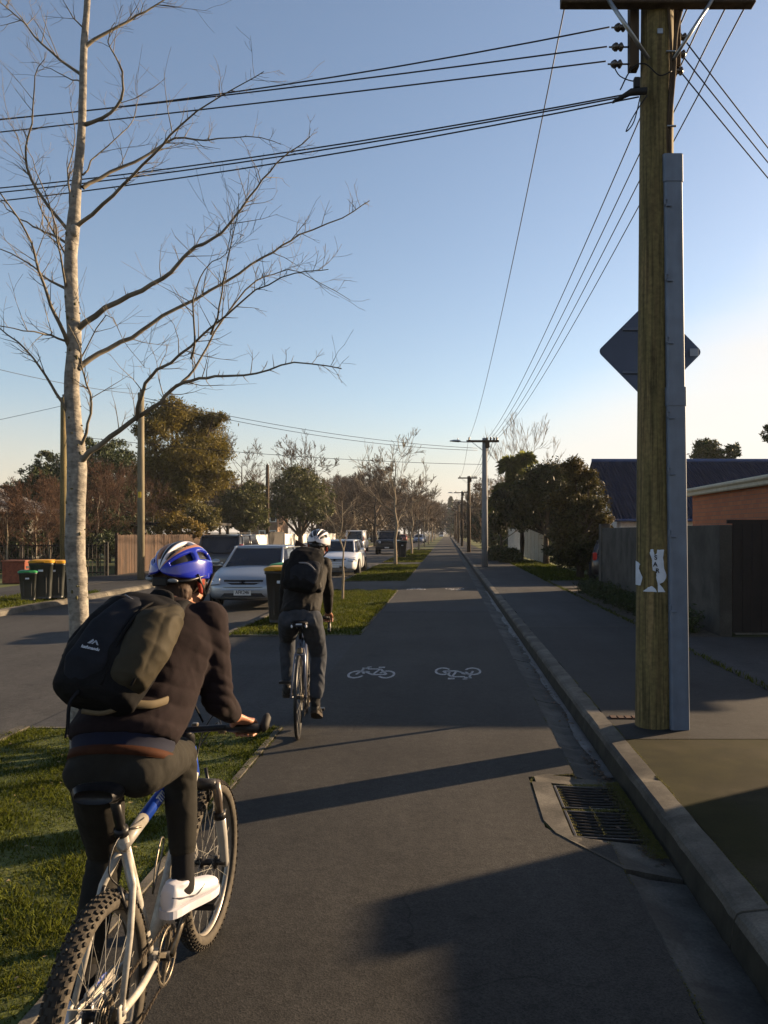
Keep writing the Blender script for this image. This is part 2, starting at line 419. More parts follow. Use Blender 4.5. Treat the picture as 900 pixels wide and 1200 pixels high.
def sheet(name, rects, z, m, thick=.3):
    bm = bmesh.new()
    for x0,x1,y0,y1 in rects: prism(bm, [(x0,y0),(x1,y0),(x1,y1),(x0,y1)], z-thick, z)
    return struct(name, obj(name, bm, m))
FAR = 330
sheet('ground', [(-640,640,-180,1300)], -.075, M_ground, .5)
sheet('road', [(-9.2,-3.72,-14,FAR)], -.03, M_road, .04)
BERMS = [(1.0,7.0),(13.4,23.6),(28.3,42.6),(46,60),(64,79),(84,101),(106,128),(133,160),(166,200),(206,FAR)]
def wob(x, y, a=.012): return x + a*mnoise.noise(V((x*3, y*1.7, 0)))*2
def strip(name, xa, xb, y0, y1, z, m, n=None, a=.015, fa=True, fb=True, thick=.25):
    n = n or max(2, int((y1-y0)*6)); bm = bmesh.new(); rows = []
    for i in range(n+1):
        y = y0+(y1-y0)*i/n
        x0 = wob(xa,y,a) if fa else xa; x1 = wob(xb,y,a) if fb else xb
        rows.append([bm.verts.new(p) for p in ((x0,y,z-thick),(x0,y,z),(x1,y,z),(x1,y,z-thick))])
    for r0,r1 in zip(rows,rows[1:]):
        for k in range(3): bm.faces.new((r0[k],r0[k+1],r1[k+1],r1[k]))
    return struct(name, obj(name, bm, m))
def path_edge(y):
    if 4.40 < y < 5.68:
        if y < 4.62: return .885-(y-4.40)/.22*.323
        if y < 5.60: return .562
        return .562+(y-5.60)/.08*.323
    return .885
bm = bmesh.new(); rows = []
for i in range(900):
    y = -4+64*i/899 if i > 450 else -4+ (i/450)*16
    if i > 450: y = 12+48*(i-450)/449
    x1 = wob(path_edge(y), y, .006)
    rows.append([bm.verts.new(p) for p in ((-1.42,y,-.2),(-1.42,y,.012),(x1,y,.012),(x1,y,-.2))])
for r0,r1 in zip(rows,rows[1:]):
    for k in range(3): bm.faces.new((r0[k],r0[k+1],r1[k+1],r1[k]))
struct('cycle_path', obj('cycle_path', bm, M_path))
sheet('cycle_path_far', [(-1.42,.90,60,FAR)], .012, M_path)
# driveway crossings between the berms slope a little to the road
bm = bmesh.new(); yy = [BERMS[0][1]]
prev = None; cross = [(-4,BERMS[0][0])]+[(a[1],b[0]) for a,b in zip(BERMS,BERMS[1:])]
for y0,y1 in cross:
    v = [bm.verts.new(p) for p in ((-3.70,y0,-.022),(-1.424,y0,.008),(-1.424,y1,.008),(-3.70,y1,-.022))]; bm.faces.new(v)
    lo = [bm.verts.new(q.co-V((0,0,.04))) for q in v]
    for i in range(4): bm.faces.new((v[i],lo[i],lo[(i+1)%4],v[(i+1)%4]))
struct('driveway_crossings', obj('driveway_crossings', bm, M_drive))
bm = bmesh.new()
for y0,y1 in BERMS: prism(bm, [(-3.60,y0+.0),(-1.47,y0),(-1.47,y1),(-3.60,y1)], -.06, .006)
struct('berm_lawn', obj('berm_lawn', bm, M_lawn))
# concrete edging of the berms
bm = bmesh.new()
for y0,y1 in BERMS:
    y = y0
    while y < y1-.01:
        y2 = min(y+1.2, y1); d = .004*random.random()
        box(bm, (-1.445,(y+y2)/2,-.02+d), (.045,y2-y-.012,.08)); box(bm, (-3.65,(y+y2)/2,-.02+d), (.10,y2-y-.012,.10)); y = y2
    box(bm, (-2.53,y0-.02,-.012),(2.1,.04,.05)); box(bm, (-2.53,y1+.02,-.012),(2.1,.04,.05))
struct('berm_edging', obj('berm_edging', bm, M_conc))
# gutter and kerb on the right: profile swept along the street
def sweep(name, prof, y0, y1, step, m, gap=.012, mi=None):
    bm = bmesh.new(); y = y0
    while y < y1:
        y2 = min(y+step, y1); dz = random.uniform(-.004,.004); dx = random.uniform(-.004,.004)
        nk = max(4,int((y2-y)*(14 if y < 14 else 4))); ys = [y+gap/2] + [y+(y2-y)*k/nk for k in range(1,nk)] + [y2-gap/2]; rows = []
        for q in ys: rows.append([bm.verts.new((px+dx+.004*mnoise.noise(V((px*9,q*4,0))), q, pz+dz+.003*mnoise.noise(V((px*7,q*5,3)))-.010*max(0,mnoise.noise(V((px*6,q*7,8)))-.28)*4)) for px,pz in prof])
        for a,b in zip(rows,rows[1:]):
            for k in range(len(prof)-1):
                f = bm.faces.new((a[k],a[k+1],b[k+1],b[k]))
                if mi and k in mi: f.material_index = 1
        bm.faces.new(rows[0]); bm.faces.new(rows[-1][::-1]); y = y2
    return struct(name, obj(name, bm, m, smooth=False))
GD = (4.02,5.62)     # drain opening in the gutter
gp = [(.885,-.2),(.885,.006),(.90,.008),(1.0,-.02),(1.184,-.045),(1.184,-.2)]
sweep('gutter', gp, -4, GD[0], 1.35, M_gutter); sweep('gutter_beyond', gp, GD[1], FAR, 2.6, M_gutter)
bm = bmesh.new(); n = 420; rows = []
for i in range(n+1):
    y = 5.75+(24-5.75)*i/n; w0 = .085+.06*mnoise.noise(V((0,y*1.1,0)))+.012*mnoise.noise(V((3,y*4,0))); gate = max(0,min(1,1.25+mnoise.noise(V((7,y*.55,2)))*2.2)); w0 *= gate
    x0 = 1.183-max(.004,w0); fz = lambda x: -.0155-.27*(x-1.0)*.55+.001
    rows.append([bm.verts.new((x0, y, -.020-.150*(x0-1.0)+.0015)), bm.verts.new(((x0+1.183)/2, y, -.020-.150*((x0+1.183)/2-1.0)+.004)), bm.verts.new((1.183, y, -.045+.006))])
for a_,b_ in zip(rows,rows[1:]):
    for k in range(2): bm.faces.new((a_[k],a_[k+1],b_[k+1],b_[k]))
struct('gutter_channel', obj('gutter_channel', bm, M_wet))
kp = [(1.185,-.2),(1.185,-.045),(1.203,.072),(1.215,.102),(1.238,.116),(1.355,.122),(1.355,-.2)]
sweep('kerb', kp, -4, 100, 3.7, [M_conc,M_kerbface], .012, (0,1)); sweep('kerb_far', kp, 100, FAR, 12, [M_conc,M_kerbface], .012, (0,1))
strip('footpath_slab', 1.362, 3.30, 2.55, 6.20, .117, M_concm, 30, .004)
strip('footpath_slab_near', 1.362, 3.30, -4, 2.535, .115, M_concm, 30, .004)
sheet('side_slab', [(3.315,6.2,-4,6.2)], .114, M_concm)
strip('footpath_crossing', 1.36, 3.22, 6.22, 13.6, .116, M_dfoot, 60, .01)
strip('footpath', 1.36, 3.22, 13.61, 60, .117, M_foot, 280, .02)
sheet('footpath_far', [(1.36,3.2,60,FAR)], .116, M_foot)
sheet('driveway', [(3.24,12,6.22,12.3)], .112, M_drive)
sheet('side_driveway', [(3.24,9,23.0,26.8)], .112, M_drive)
sheet('garden_soil', [(3.24,4.25,12.32,22.9)], .09, M_soil)
sheet('right_ground', [(3.22,400,12.3,23.0),(3.22,400,26.8,FAR)], .06, M_lawn)
sheet('verge_lawn', [(3.22,5.2,27,46)], .085, M_lawn)
# a repaired trench and a darker patch in the cycle path
M_patch = asphalt('patch_asphalt', .021, (1,1,1), crack=False, patch=.15)
for i,(x0,x1,y0,y1) in enumerate([(-1.41,.88,17.2,18.6),(-.2,.86,24.5,27.2)]): sheet('asphalt_patch', [(x0,x1,y0,y1)], .016, M_patch, .02)
# far side of the road
lp = [(-9.2,-.2),(-9.2,-.03),(-9.24,.06),(-9.30,.09),(-9.42,.09),(-9.42,-.2)]
sweep('far_kerb', lp[::-1], -6, 120, 2.0, M_conc)
sheet('far_verge', [(-11.0,-9.43,4,22.0)], .085, M_lawn)
sheet('far_footpath', [(-13.0,-11.02,-6,FAR)], .095, M_foot)
sheet('far_crossing', [(-11.02,-9.43,22.02,37),(-11.02,-9.43,-6,3.98)], .088, M_foot)
sheet('far_verge_beyond', [(-11.0,-9.43,37.02,FAR)], .085, M_lawn)
sheet('far_gardens', [(-400,-13.02,-6,FAR)], .06, M_lawn)

# ------------------------------------------------------------------ grass (uncountable): real blades
def blades(x0,x1,y0,y1,n,h,wd,z=0.0, tuft=.6):
    x = rng.uniform(x0,x1,n); y = rng.uniform(y0,y1,n)
    f = np.sin(x*7+np.sin(y*5)*2)*np.sin(y*6+x*2)*.5+.5; keep = rng.random(n) < (.45+.55*f); x,y,f = x[keep],y[keep],f[keep]; n=len(x)
    hh = h*(.45+.55*f)*rng.uniform(.5,1.35,n); a = rng.uniform(0,2*np.pi,n); b = rng.uniform(0,2*np.pi,n); lean = rng.uniform(.2,1.0,n)*hh
    w2 = wd*rng.uniform(.6,1.3,n)
    p = np.stack([x,y,np.full(n,z)],1); d = np.stack([np.cos(a),np.sin(a),np.zeros(n)],1)*w2[:,None]
    mid = p + np.stack([np.cos(b)*lean*.35,np.sin(b)*lean*.35,hh*.6],1)
    tip = p + np.stack([np.cos(b)*lean,np.sin(b)*lean,hh],1)
    v = np.stack([p-d,p+d,mid+d*.8,tip,mid-d*.8],1).reshape(-1,3)
    return v
vv = [blades(-3.6,-1.43,1.0,3.4,90000,.030,.0020), blades(-3.6,-1.43,3.4,7.02,80000,.036,.0026),
      blades(-3.6,-1.43,13.35,23.62,42000,.07,.006), blades(-3.6,-1.43,28.3,42.6,26000,.08,.010), blades(-3.6,-1.43,46,79,20000,.10,.018),
      blades(-11.0,-9.4,8,22,14000,.09,.008,.085), blades(3.25,5.2,27,46,14000,.09,.012,.085), blades(-3.7,-3.55,1,7,2500,.05,.003), blades(-1.46,-1.405,1,7,2600,.03,.002), blades(3.2,3.3,8,27,1800,.06,.006,.11)]
vv = np.concatenate(vv); nb = len(vv)//5
g = objnp('grass', vv, np.arange(nb*5).reshape(-1,5), M_grass); g['kind'] = 'stuff'; g['label'] = 'short grass growing on the berms and verges'
# fallen leaves, twigs and grit lying in the gutter
bm = bmesh.new()
for i in range(900):
    y = random.choice([random.uniform(4.2,6.2), random.uniform(5.5,14), random.uniform(8,30)]); x = random.gauss(1.13,.025) if random.random()<.75 else random.gauss(1.07,.04)
    if x > 1.165: x = 1.16
    s = random.uniform(.006,.02); a = random.uniform(0,6.28); zb = -.015-.27*(x-1.0)+random.uniform(.006,.016)
    if GD[0] < y < GD[1]: zb += .0
    p = [V((math.cos(a+k)*s*(1 if k%2 else .5), math.sin(a+k)*s*(1.6 if k<2 else 1), random.uniform(-.003,.006))) for k in (0,1.4,3.1,4.6)]
    bm.faces.new([bm.verts.new(V((x,y,zb))+q) for q in p])
for i in range(60):
    y = random.choice([random.uniform(4.3,6.4), random.uniform(6,16)]); x = random.gauss(1.09,.03); a = random.uniform(0,3.14); l = random.uniform(.03,.12)
    zb = -.015-.27*(x-1.0)+.012; d = V((math.cos(a)*l*.3,math.sin(a)*l,0)); tube(bm, [V((x,y,zb)), V((x,y,zb+.004))+d*.5, V((x,y,zb))+d], .0022, 4)
M_leaf = mat('dead_leaves', (.06,.035,.018), .5, 4, .8, island=.6)
o = obj('leaf_litter', bm, M_leaf); o['kind'] = 'stuff'; o['label'] = 'dead leaves and twigs along the gutter'
# small dead leaves and pebbles on berm and path
bm = bmesh.new()
for i in range(170):
    x = random.uniform(-3.5,-1.5); y = random.uniform(1.4,7); s = random.uniform(.006,.016); a = random.uniform(0,6.28); z = random.uniform(.02,.04)
    bm.faces.new([bm.verts.new((x+math.cos(a+k)*s*(1 if k%2 else .6), y+math.sin(a+k)*s, z+random.uniform(-.006,.006))) for k in (0,1.5,3.1,4.7)])
o = obj('leaf_scatter', bm, mat('pale_leaves', (.12,.09,.04), .5, 4, .8, island=.7)); o['kind'] = 'stuff'; o['label'] = 'pale dead leaves and grit scattered about'
# moss along the joint behind the kerb and round the drain
items = []
for i in range(14000):
    t = random.random()
    if t < .45: y = random.uniform(2.6,9); x = 1.358+random.gauss(0,.006)+.006*math.sin(y*9); z = .118; 
    elif t < .6: y = random.uniform(1.2,9); x = .885+random.gauss(0,.008); z = .008
    else: y = random.uniform(4.5,5.5); x = random.choice([.715+random.gauss(0,.016), .715+random.gauss(0,.016), random.uniform(.70,1.05)]); z = -.006
    if t >= .6 and x > .76: y = random.choice([4.975,5.47])+random.gauss(0,.012)
    if t < .45 and mnoise.noise(V((y*1.5,0,0))) < -.05: continue
    if .45 <= t < .6 and mnoise.noise(V((y*1.8,9,0))) < .0: continue
    s = random.uniform(.0015,.0045); items.append((x,y,z,s,s*1.2,s*.5))
for i in range(1800):   # moss in the crack round the drain surround
    P_ = [(.89,4.05),(.665,4.44),(.61,4.55),(.563,4.75),(.568,5.48),(.60,5.62),(.88,5.66)]; k = random.randrange(6); t = random.random()
    x = P_[k][0]+(P_[k+1][0]-P_[k][0])*t+random.gauss(-.003,.004); y = P_[k][1]+(P_[k+1][1]-P_[k][1])*t+random.gauss(0,.004); s = random.uniform(.0015,.004); items.append((x,y,.010,s,s*1.2,s*.6))
for i in range(5000):   # heap of moss and rubbish on the kerb side of the grates
    y = random.uniform(4.25,5.55); x = 1.165-abs(random.gauss(0,.05)); s = random.uniform(.0015,.004); items.append((x,y,-.014+random.uniform(0,.010),s,s*1.3,s*.7))
o = specks('moss', items, M_moss); o['kind'] = 'stuff'; o['label'] = 'yellow green moss round the drain and the kerb joint'

# ------------------------------------------------------------------ storm drain
M_iron = mat('cast_iron', (.035,.032,.03), .3, 20, .5, .3, 80, metal=.5)
dr = empty('storm_drain', (.9,4.95,0), 0, 'twin iron drain grates in a worn concrete surround at the gutter', 'drain')
dr_off = V((-.9,-4.95,0))
bm = bmesh.new()
outer = [(.86,4.04),(.70,4.40),(.635,4.55),(.60,4.75),(.595,5.45),(.615,5.60),(.70,5.66),(.90,5.64)]
outer = [(x-.9,y-4.95) for x,y in outer]
def ringface(poly, z0, z1):
    a = [bm.verts.new((x,y,z0)) for x,y in poly]; b = [bm.verts.new((x,y,z1)) for x,y in poly]; n=len(poly)
    bm.faces.new(b); 
    for i in range(n): bm.faces.new((a[i],a[(i+1)%n],b[(i+1)%n],b[i]))
# surround in butted pieces round the opening x .70-1.115, y 4.50-5.48
pieces = [[(.89,4.06),(1.182,4.06),(1.182,4.48),(.70,4.48),(.665,4.45)], [(.665,4.452),(.698,4.482),(.698,5.478),(.572,5.478),(.565,4.75),(.61,4.55)], [(.60,5.48),(1.182,5.48),(1.182,5.62),(.70,5.66),(.60,5.60)]]
for p in pieces: ringface([(x-.9,y-4.95) for x,y in p], -.12, .017)
for v in bm.verts:
    if v.co.x > .03 and v.co.z > 0: v.co.z = .017-(v.co.x)*.20
o = obj('surround', bm, M_conc, dr)
bm = bmesh.new(); box(bm, (.02,.03,-.16), (.5,.97,.02)); obj('pit', bm, mat('pit_dark', (.012,.011,.01), .3, 5, .9), dr)
def grate():
    bm = bmesh.new(); w_, l_ = .42,.44
    for sx in (-1,1): box(bm, (sx*(w_/2-.009),0,0), (.018,l_,.03), bevel=.003)
    for sy in (-1,1): box(bm, (0,sy*(l_/2-.009),0), (w_-.038,.018,.03), bevel=.003)
    for i in range(8):
        y0 = -l_/2+.035+i*(l_-.07)/7; pts = [(x_, y0-.018*(1-(x_/.20)**2), .003) for x_ in (-.20,-.13,-.06,0,.06,.13,.20)]
        tube(bm, pts, .0085, 4, sx=1.0)
    return bm
for k,y in enumerate((4.735,5.225)):
    o = obj('grate', grate(), M_iron, dr); o.location = (.02,y-4.95,-.022); o.rotation_euler = (0,R(3),0)

# ------------------------------------------------------------------ bicycle symbols on the path
M_paint = mat('road_paint', (.26,.26,.26), .35, 25, .7, speck=(70,.3))
def bike_mark(w_):
    bm = bmesh.new(); z = .0
    def seg(a,b,t=.035):
        a=V((a[0],a[1],0)); b=V((b[0],b[1],0)); d=(b-a).normalized(); n=V((-d.y,d.x,0))*t/2
        f=[bm.verts.new(p) for p in (a-n,b-n,b+n,a+n)]; bm.faces.new(f)
    def arc(c,r,a0,a1,t=.035):
        n=18; pi_=[];po=[]
        for i in range(n+1):
            a=a0+(a1-a0)*i/n; pi_.append(bm.verts.new((c[0]+(r-t/2)*math.cos(a),c[1]+(r-t/2)*math.sin(a),0))); po.append(bm.verts.new((c[0]+(r+t/2)*math.cos(a),c[1]+(r+t/2)*math.sin(a),0)))
        for i in range(n): bm.faces.new((pi_[i],po[i],po[i+1],pi_[i+1]))
    arc((-.235,-.10),.115,.2,5.9); arc((.235,-.10),.115,-2.6,2.75); 
    seg((-.235,-.10),(-.15,.135)); seg((-.20,.12),(-.085,.12)); seg((-.13,.165),(-.06,.165),.02); seg((-.17,.03),(.02,-.11)); seg((.02,-.11),(.10,.10)); seg((-.10,.09),(.11,.09),.03)
    seg((.02,-.11),(.235,-.10)); seg((.235,-.10),(.11,.08)); seg((.06,.15),(.16,.15),.04); seg((-.17,.02),(-.05,-.02),.03)
    # thickness of the paint
    r = bmesh.ops.extrude_face_region(bm, geom=bm.faces[:]); 
    for v in [g_ for g_ in r['geom'] if isinstance(g_, bmesh.types.BMVert)]: v.co.z += .0022
    return bm
def place_mark(px, py, rz, sx, label):
    Y = F*(H-.012)/(py-HY); X = (px-VX)/F*Y
    o = obj('bicycle_marking', bike_mark(1), M_paint); o.location = (X,Y,.0125); o.rotation_euler = (0,0,rz); o.scale = (sx,sx*2.6,1)
    tag(o, label, 'road marking', 'bicycle symbols painted on the cycle path'); return o
s0 = .77
place_mark(437,787,0,s0,'white painted bicycle symbol on the left half of the path nearest the camera')
place_mark(537,790,math.pi,s0,'upside down white painted bicycle symbol on the right half of the path nearby')
place_mark(488,690,0,s0,'small far white bicycle symbol on the left half of the path, beyond the berm end')
place_mark(533,690.5,math.pi,s0,'small far upside down bicycle symbol on the right half of the path')

# ------------------------------------------------------------------ poles
M_pole = mat('weathered_wood', (.085,.062,.026), .45, 3, .85, .6, 20, stretch=(4,4,.35), col2=(.16,.115,.05), c3=(.11,.09,.035), speck=(30,.25), streak=.45)
M_poled = mat('dark_wood', (.05,.035,.022), .4, 3, .9, .5, 20, stretch=(4,4,.4))
M_polec = mat('concrete_pole', (.16,.165,.17), .2, 3, .8, .3, 30, stretch=(3,3,.5))
M_galv = mat('grey_conduit', (.085,.112,.155), .14, 3, .42, .1, 20, spec=.5, speck=(8,.12), stretch=(3,3,.5))
M_steel = mat('galvanised_steel', (.28,.30,.32), .2, 10, .4, metal=.8)
M_ins = mat('porcelain', (.035,.028,.022), .2, 10, .25, spec=.7)
M_cable = mat('cable', (.012,.012,.013), .1, 5, .6)
M_white = mat('white_paper', (.46,.50,.56), .12, 14, .8)
M_black = mat('black_print', (.01,.01,.012), .1, 5, .7)
def insul(bm, p, s=1.0, axis='z'):
    prof = [(.012,-.02),(.034,0),(.040,.015),(.026,.03),(.040,.042),(.044,.055),(.028,.07),(.034,.085),(.022,.10),(.006,.105)]
    lathe(bm, [(r*s,h*s) for r,h in prof], 12, p, axis)
PX, PY = 1.745, 6.66
pole = empty('utility_pole', (PX,PY,.116), 0, 'tall weathered wooden power pole in front, with grey conduit and torn poster', 'power pole')
def prt(p): return V(p)-V((PX,PY,.116))
bm = bmesh.new(); n = 26; prof = []
rings = []
for i in range(70):
    z = -.3+8.2*i/69; r = .152-.0035*z; ring = []
    for k in range(n):
        a = 2*math.pi*k/n; rr = r*(1+.03*mnoise.noise(V((math.cos(a)*2,math.sin(a)*2,z*.6)))+.012*mnoise.noise(V((math.cos(a)*8,math.sin(a)*8,z*.5))))
        ring.append(bm.verts.new((math.cos(a)*rr-.045+.004*z, math.sin(a)*rr, z)))
    rings.append(ring)
for a,b in zip(rings,rings[1:]):
    for k in range(n): bm.faces.new((a[k],a[(k+1)%n],b[(k+1)%n],b[k]))
bm.faces.new(rings[-1])
obj('post', bm, M_pole, pole, smooth=True)
# conduit: grey trough channel on the front right, leaning slightly
def CX(z): return .10-.0135*z*0 - .0125*z + .025
bm = bmesh.new()
def chan(z0,z1,w_,d_,r_=.02, yoff=-.105):
    rows=[]
    for z in np.linspace(z0,z1,9):
        cx = CX(z); pts=[(-w_/2,d_/2),(-w_/2,-d_/2+r_),(-w_/2+r_*.3,-d_/2+r_*.3),(-w_/2+r_,-d_/2),(w_/2-r_,-d_/2),(w_/2-r_*.3,-d_/2+r_*.3),(w_/2,-d_/2+r_),(w_/2,d_/2)]
        rows.append([bm.verts.new((cx+x,yoff+y,z)) for x,y in pts])
    for a,b in zip(rows,rows[1:]):
        for k in range(len(a)): bm.faces.new((a[k],a[(k+1)%len(a)],b[(k+1)%len(a)],b[k]))
    bm.faces.new(rows[0][::-1]); bm.faces.new(rows[-1])
chan(-.1,2.62,.155,.13); chan(2.62,4.46,.150,.122); chan(2.60,2.75,.166,.142); chan(4.40,4.62,.160,.135)
chan2 = obj('conduit', bm, M_galv, pole)
for z in (.95,1.55,2.05,2.5,3.1,3.6,4.2):
    bm = bmesh.new(); box(bm, (CX(z)-.045,-.178,z), (.05,.012,.016), bevel=.003); box(bm, (CX(z)-.075,-.17,z+.03), (.012,.02,.05), bevel=.002); ell(bm, (CX(z)-.06,-.176,z+.05), (.007,.005,.007), seg=8, ringn=5)
    obj('bracket', bm, M_galv, pole)
# cable climbing from the conduit to the arm
bm = bmesh.new()
tube(bm, smoothpts([(CX(4.6)-.01,-.11,4.55),(CX(4.8)-.01,-.12,4.9),(.085,-.125,5.3),(.10,-.12,5.6),(.16,-.09,5.85),(.24,-.02,6.05),(.30,.05,6.25)],5), .017, 10)
tube(bm, smoothpts([(CX(4.6)-.045,-.11,4.55),(CX(4.8)-.03,-.125,4.9),(.06,-.13,5.4),(.03,-.13,5.9),(.0,-.12,6.2)],5), .012, 8)
obj('riser_cable', bm, M_poled, pole)
for z in (4.85,5.45):
    bm = bmesh.new(); box(bm, (CX(z)-.005,-.145,z), (.075,.02,.012), bevel=.003); obj('clip', bm, M_steel, pole)
bm = bmesh.new(); box(bm, (-.03,-.135,5.62),(.045,.01,.045), bevel=.003); obj('pole_tag', bm, M_steel, pole)
# crossarm
ZA = 5.80
bm = bmesh.new(); box(bm, (-.06,-.16,ZA+.05), (1.55,.10,.09), bevel=.006); obj('crossarm', bm, M_poled, pole)
bm = bmesh.new()
for s in (-1,1): tube(bm, [V((s*.42-.05,-.215,ZA+.03)), V((s*.10-.03,-.16,ZA-.42))], [.014,.014], 6, sx=1.6)
obj('brace', bm, M_steel, pole)
bm = bmesh.new(); box(bm, (-.22,-.02,ZA-.12), (.075,.10,.62), bevel=.005); box(bm, (.15,.06,ZA-.12), (.06,.10,.5), bevel=.005); obj('insulator_bracket', bm, M_poled, pole)
for i,(x,z) in enumerate([(-.30,5.72),(-.32,5.56),(-.33,5.42)]):
    bm = bmesh.new(); lathe(bm, [(.006,-.03),(.022,-.02),(.034,0),(.034,.015),(.020,.028),(.034,.042),(.034,.055),(.012,.07)], 14, (x-.05,-.02,z), 'x'); tube(bm, [(x-.10,-.02,z),(x+.12,-.02,z)], .007, 6); obj('insulator', bm, M_ins, pole)
for i,(x,z) in enumerate([(.20,5.70),(.19,5.56),(.17,5.42)]):
    bm = bmesh.new(); lathe(bm, [(.006,-.03),(.022,-.02),(.034,0),(.034,.015),(.020,.028),(.034,.042),(.034,.055),(.012,.07)], 14, (x-.02,.08,z), 'x'); obj('insulator', bm, M_ins, pole)
for x in (-.76,-.58,.28,.45,.6):
    bm = bmesh.new(); insul(bm, (x,-.16,ZA+.11), 1.0); obj('insulator', bm, M_ins, pole)
# torn poster wrapped round the post
def poster(name, poly, label=None):
    bm = bmesh.new(); 
    pts = [(px,py) for px,py in poly]
    vs = [bm.verts.new((px,py,0)) for px,py in pts]; f = bm.faces.new(vs)
    bmesh.ops.triangulate(bm, faces=[f]); bmesh.ops.subdivide_edges(bm, edges=bm.edges[:], cuts=3, use_grid_fill=True)
    cx = -.045
    for v in bm.verts:
        # photo pixel -> angle round the post and height
        Yp = PY-.15; x = (v.co.x-VX)/F*Yp-PX; z = H-(v.co.y-HY)/F*Yp-.116
        r = .152-.0035*z+.009; t = max(-1,min(1,(x-(cx+.004*z))/r)); a = math.asin(t)
        v.co = V((cx+.004*z+r*math.sin(a), -r*math.cos(a), z))
    return obj(name, bm, M_white, pole)
def jag(pts, amp=1.2, k=3, seed=1):
    rr = random.Random(seed); out=[]
    for (x0,y0),(x1,y1) in zip(pts, pts[1:]+pts[:1]):
        for j in range(k):
            t=j/k; out.append((x0+(x1-x0)*t+(rr.uniform(-amp,amp) if j else 0)*.6, y0+(y1-y0)*t+(rr.uniform(-amp,amp) if j else 0)*.6))
    return out
def z2(px,py): return (735+px/12, 620+py/12)
poster('poster', jag([z2(*p) for p in [(330,290),(370,285),(380,360),(415,370),(420,290),(520,290),(500,400),(520,560),(552,640),(548,690),(500,750),(450,770),(520,860),(540,886),(430,886),(425,760),(405,680),(410,600),(360,580),(355,440),(325,350)]],.5,3,4))
poster('poster', jag([z2(*p) for p in [(240,880),(300,820),(350,802),(400,850),(415,886)]],.5,3,5))
poster('poster', jag([z2(*p) for p in [(168,440),(215,500),(200,560),(238,680),(215,800),(168,800)]],.7,3,6))
for s,(px,py) in (('S',(768.0,653.5)),('A',(767.5,661.5)),('R',(770.0,669.0))):
    Yp = PY-.15; x = (px-VX)/F*Yp-PX; z = H-(py-HY)/F*Yp-.116
    r=.1635; a = math.asin(max(-1,min(1,(x+.045)/r)))
    textmesh('poster_letter', s, .052, M_black, pole, (-.045+r*math.sin(a)*1.01,-r*math.cos(a)*1.01,z), (R(90),0,a), .0006, bold=.001)
# moss and soil ring where the post meets the slab, with a brick edging
bm = bmesh.new()
for i in range(7):
    box(bm, (1.42+i*.062,6.93-i*.002,.121),(.052,.10,.012), bevel=.003)
tag(obj('paver_row', bm, mat('red_brick', (.050,.022,.014), .3, 6, .9, .4, 40)), 'short row of small red brick pavers beside the big pole', 'pavers')

# back of the warning sign and its post
sg = empty('warning_sign', (2.05,8.15,.116), 0, 'back of a diamond road sign on a post behind the big pole', 'road sign')
bm = bmesh.new()
sq = []; hw = .53*math.sqrt(.5)
for cx_,cy_,a0 in ((1,1,0),(-1,1,90),(-1,-1,180),(1,-1,270)):
    for k in range(6):
        a = R(a0+k*18); sq.append((cx_*(hw-.05)+.05*math.cos(a), cy_*(hw-.05)+.05*math.sin(a)))
c45 = math.sqrt(.5)
f0 = [bm.verts.new(((x-y)*c45, 0, (x+y)*c45)) for x,y in sq]; f1 = [bm.verts.new(((x-y)*c45, .004, (x+y)*c45)) for x,y in sq]
bm.faces.new(f0); bm.faces.new(f1[::-1]); n = len(sq)
for i in range(n): bm.faces.new((f0[i],f0[(i+1)%n],f1[(i+1)%n],f1[i]))
sz = at(761,412,8.1).z-.116
o = obj('sign_plate', bm, mat('sign_back', (.045,.065,.11), .12, 3, .45, metal=.3), sg); o.location = (-.02,-.045,sz); o.rotation_euler = (0,0,R(2))
bm = bmesh.new(); tube(bm, [(0,0,-.2),(0,0,sz+.40)], .03, 12); obj('post', bm, M_steel, sg)
for dz in (-.21,.22):
    bm = bmesh.new(); box(bm, (-.02,-.062,sz+dz), (.56,.022,.03), bevel=.004); obj('rail', bm, mat('sign_rail', (.06,.08,.12), .1, 3, .4, metal=.5), sg)
bm = bmesh.new(); box(bm, (.415,-.064,sz-.01), (.085,.003,.075), bevel=.001); obj('sticker', bm, mat('sticker_paper', (.20,.24,.30), .1, 5, .7), sg)
for k,(t_,dz) in enumerate((('NZ',.012),('R2',-.014))): pass

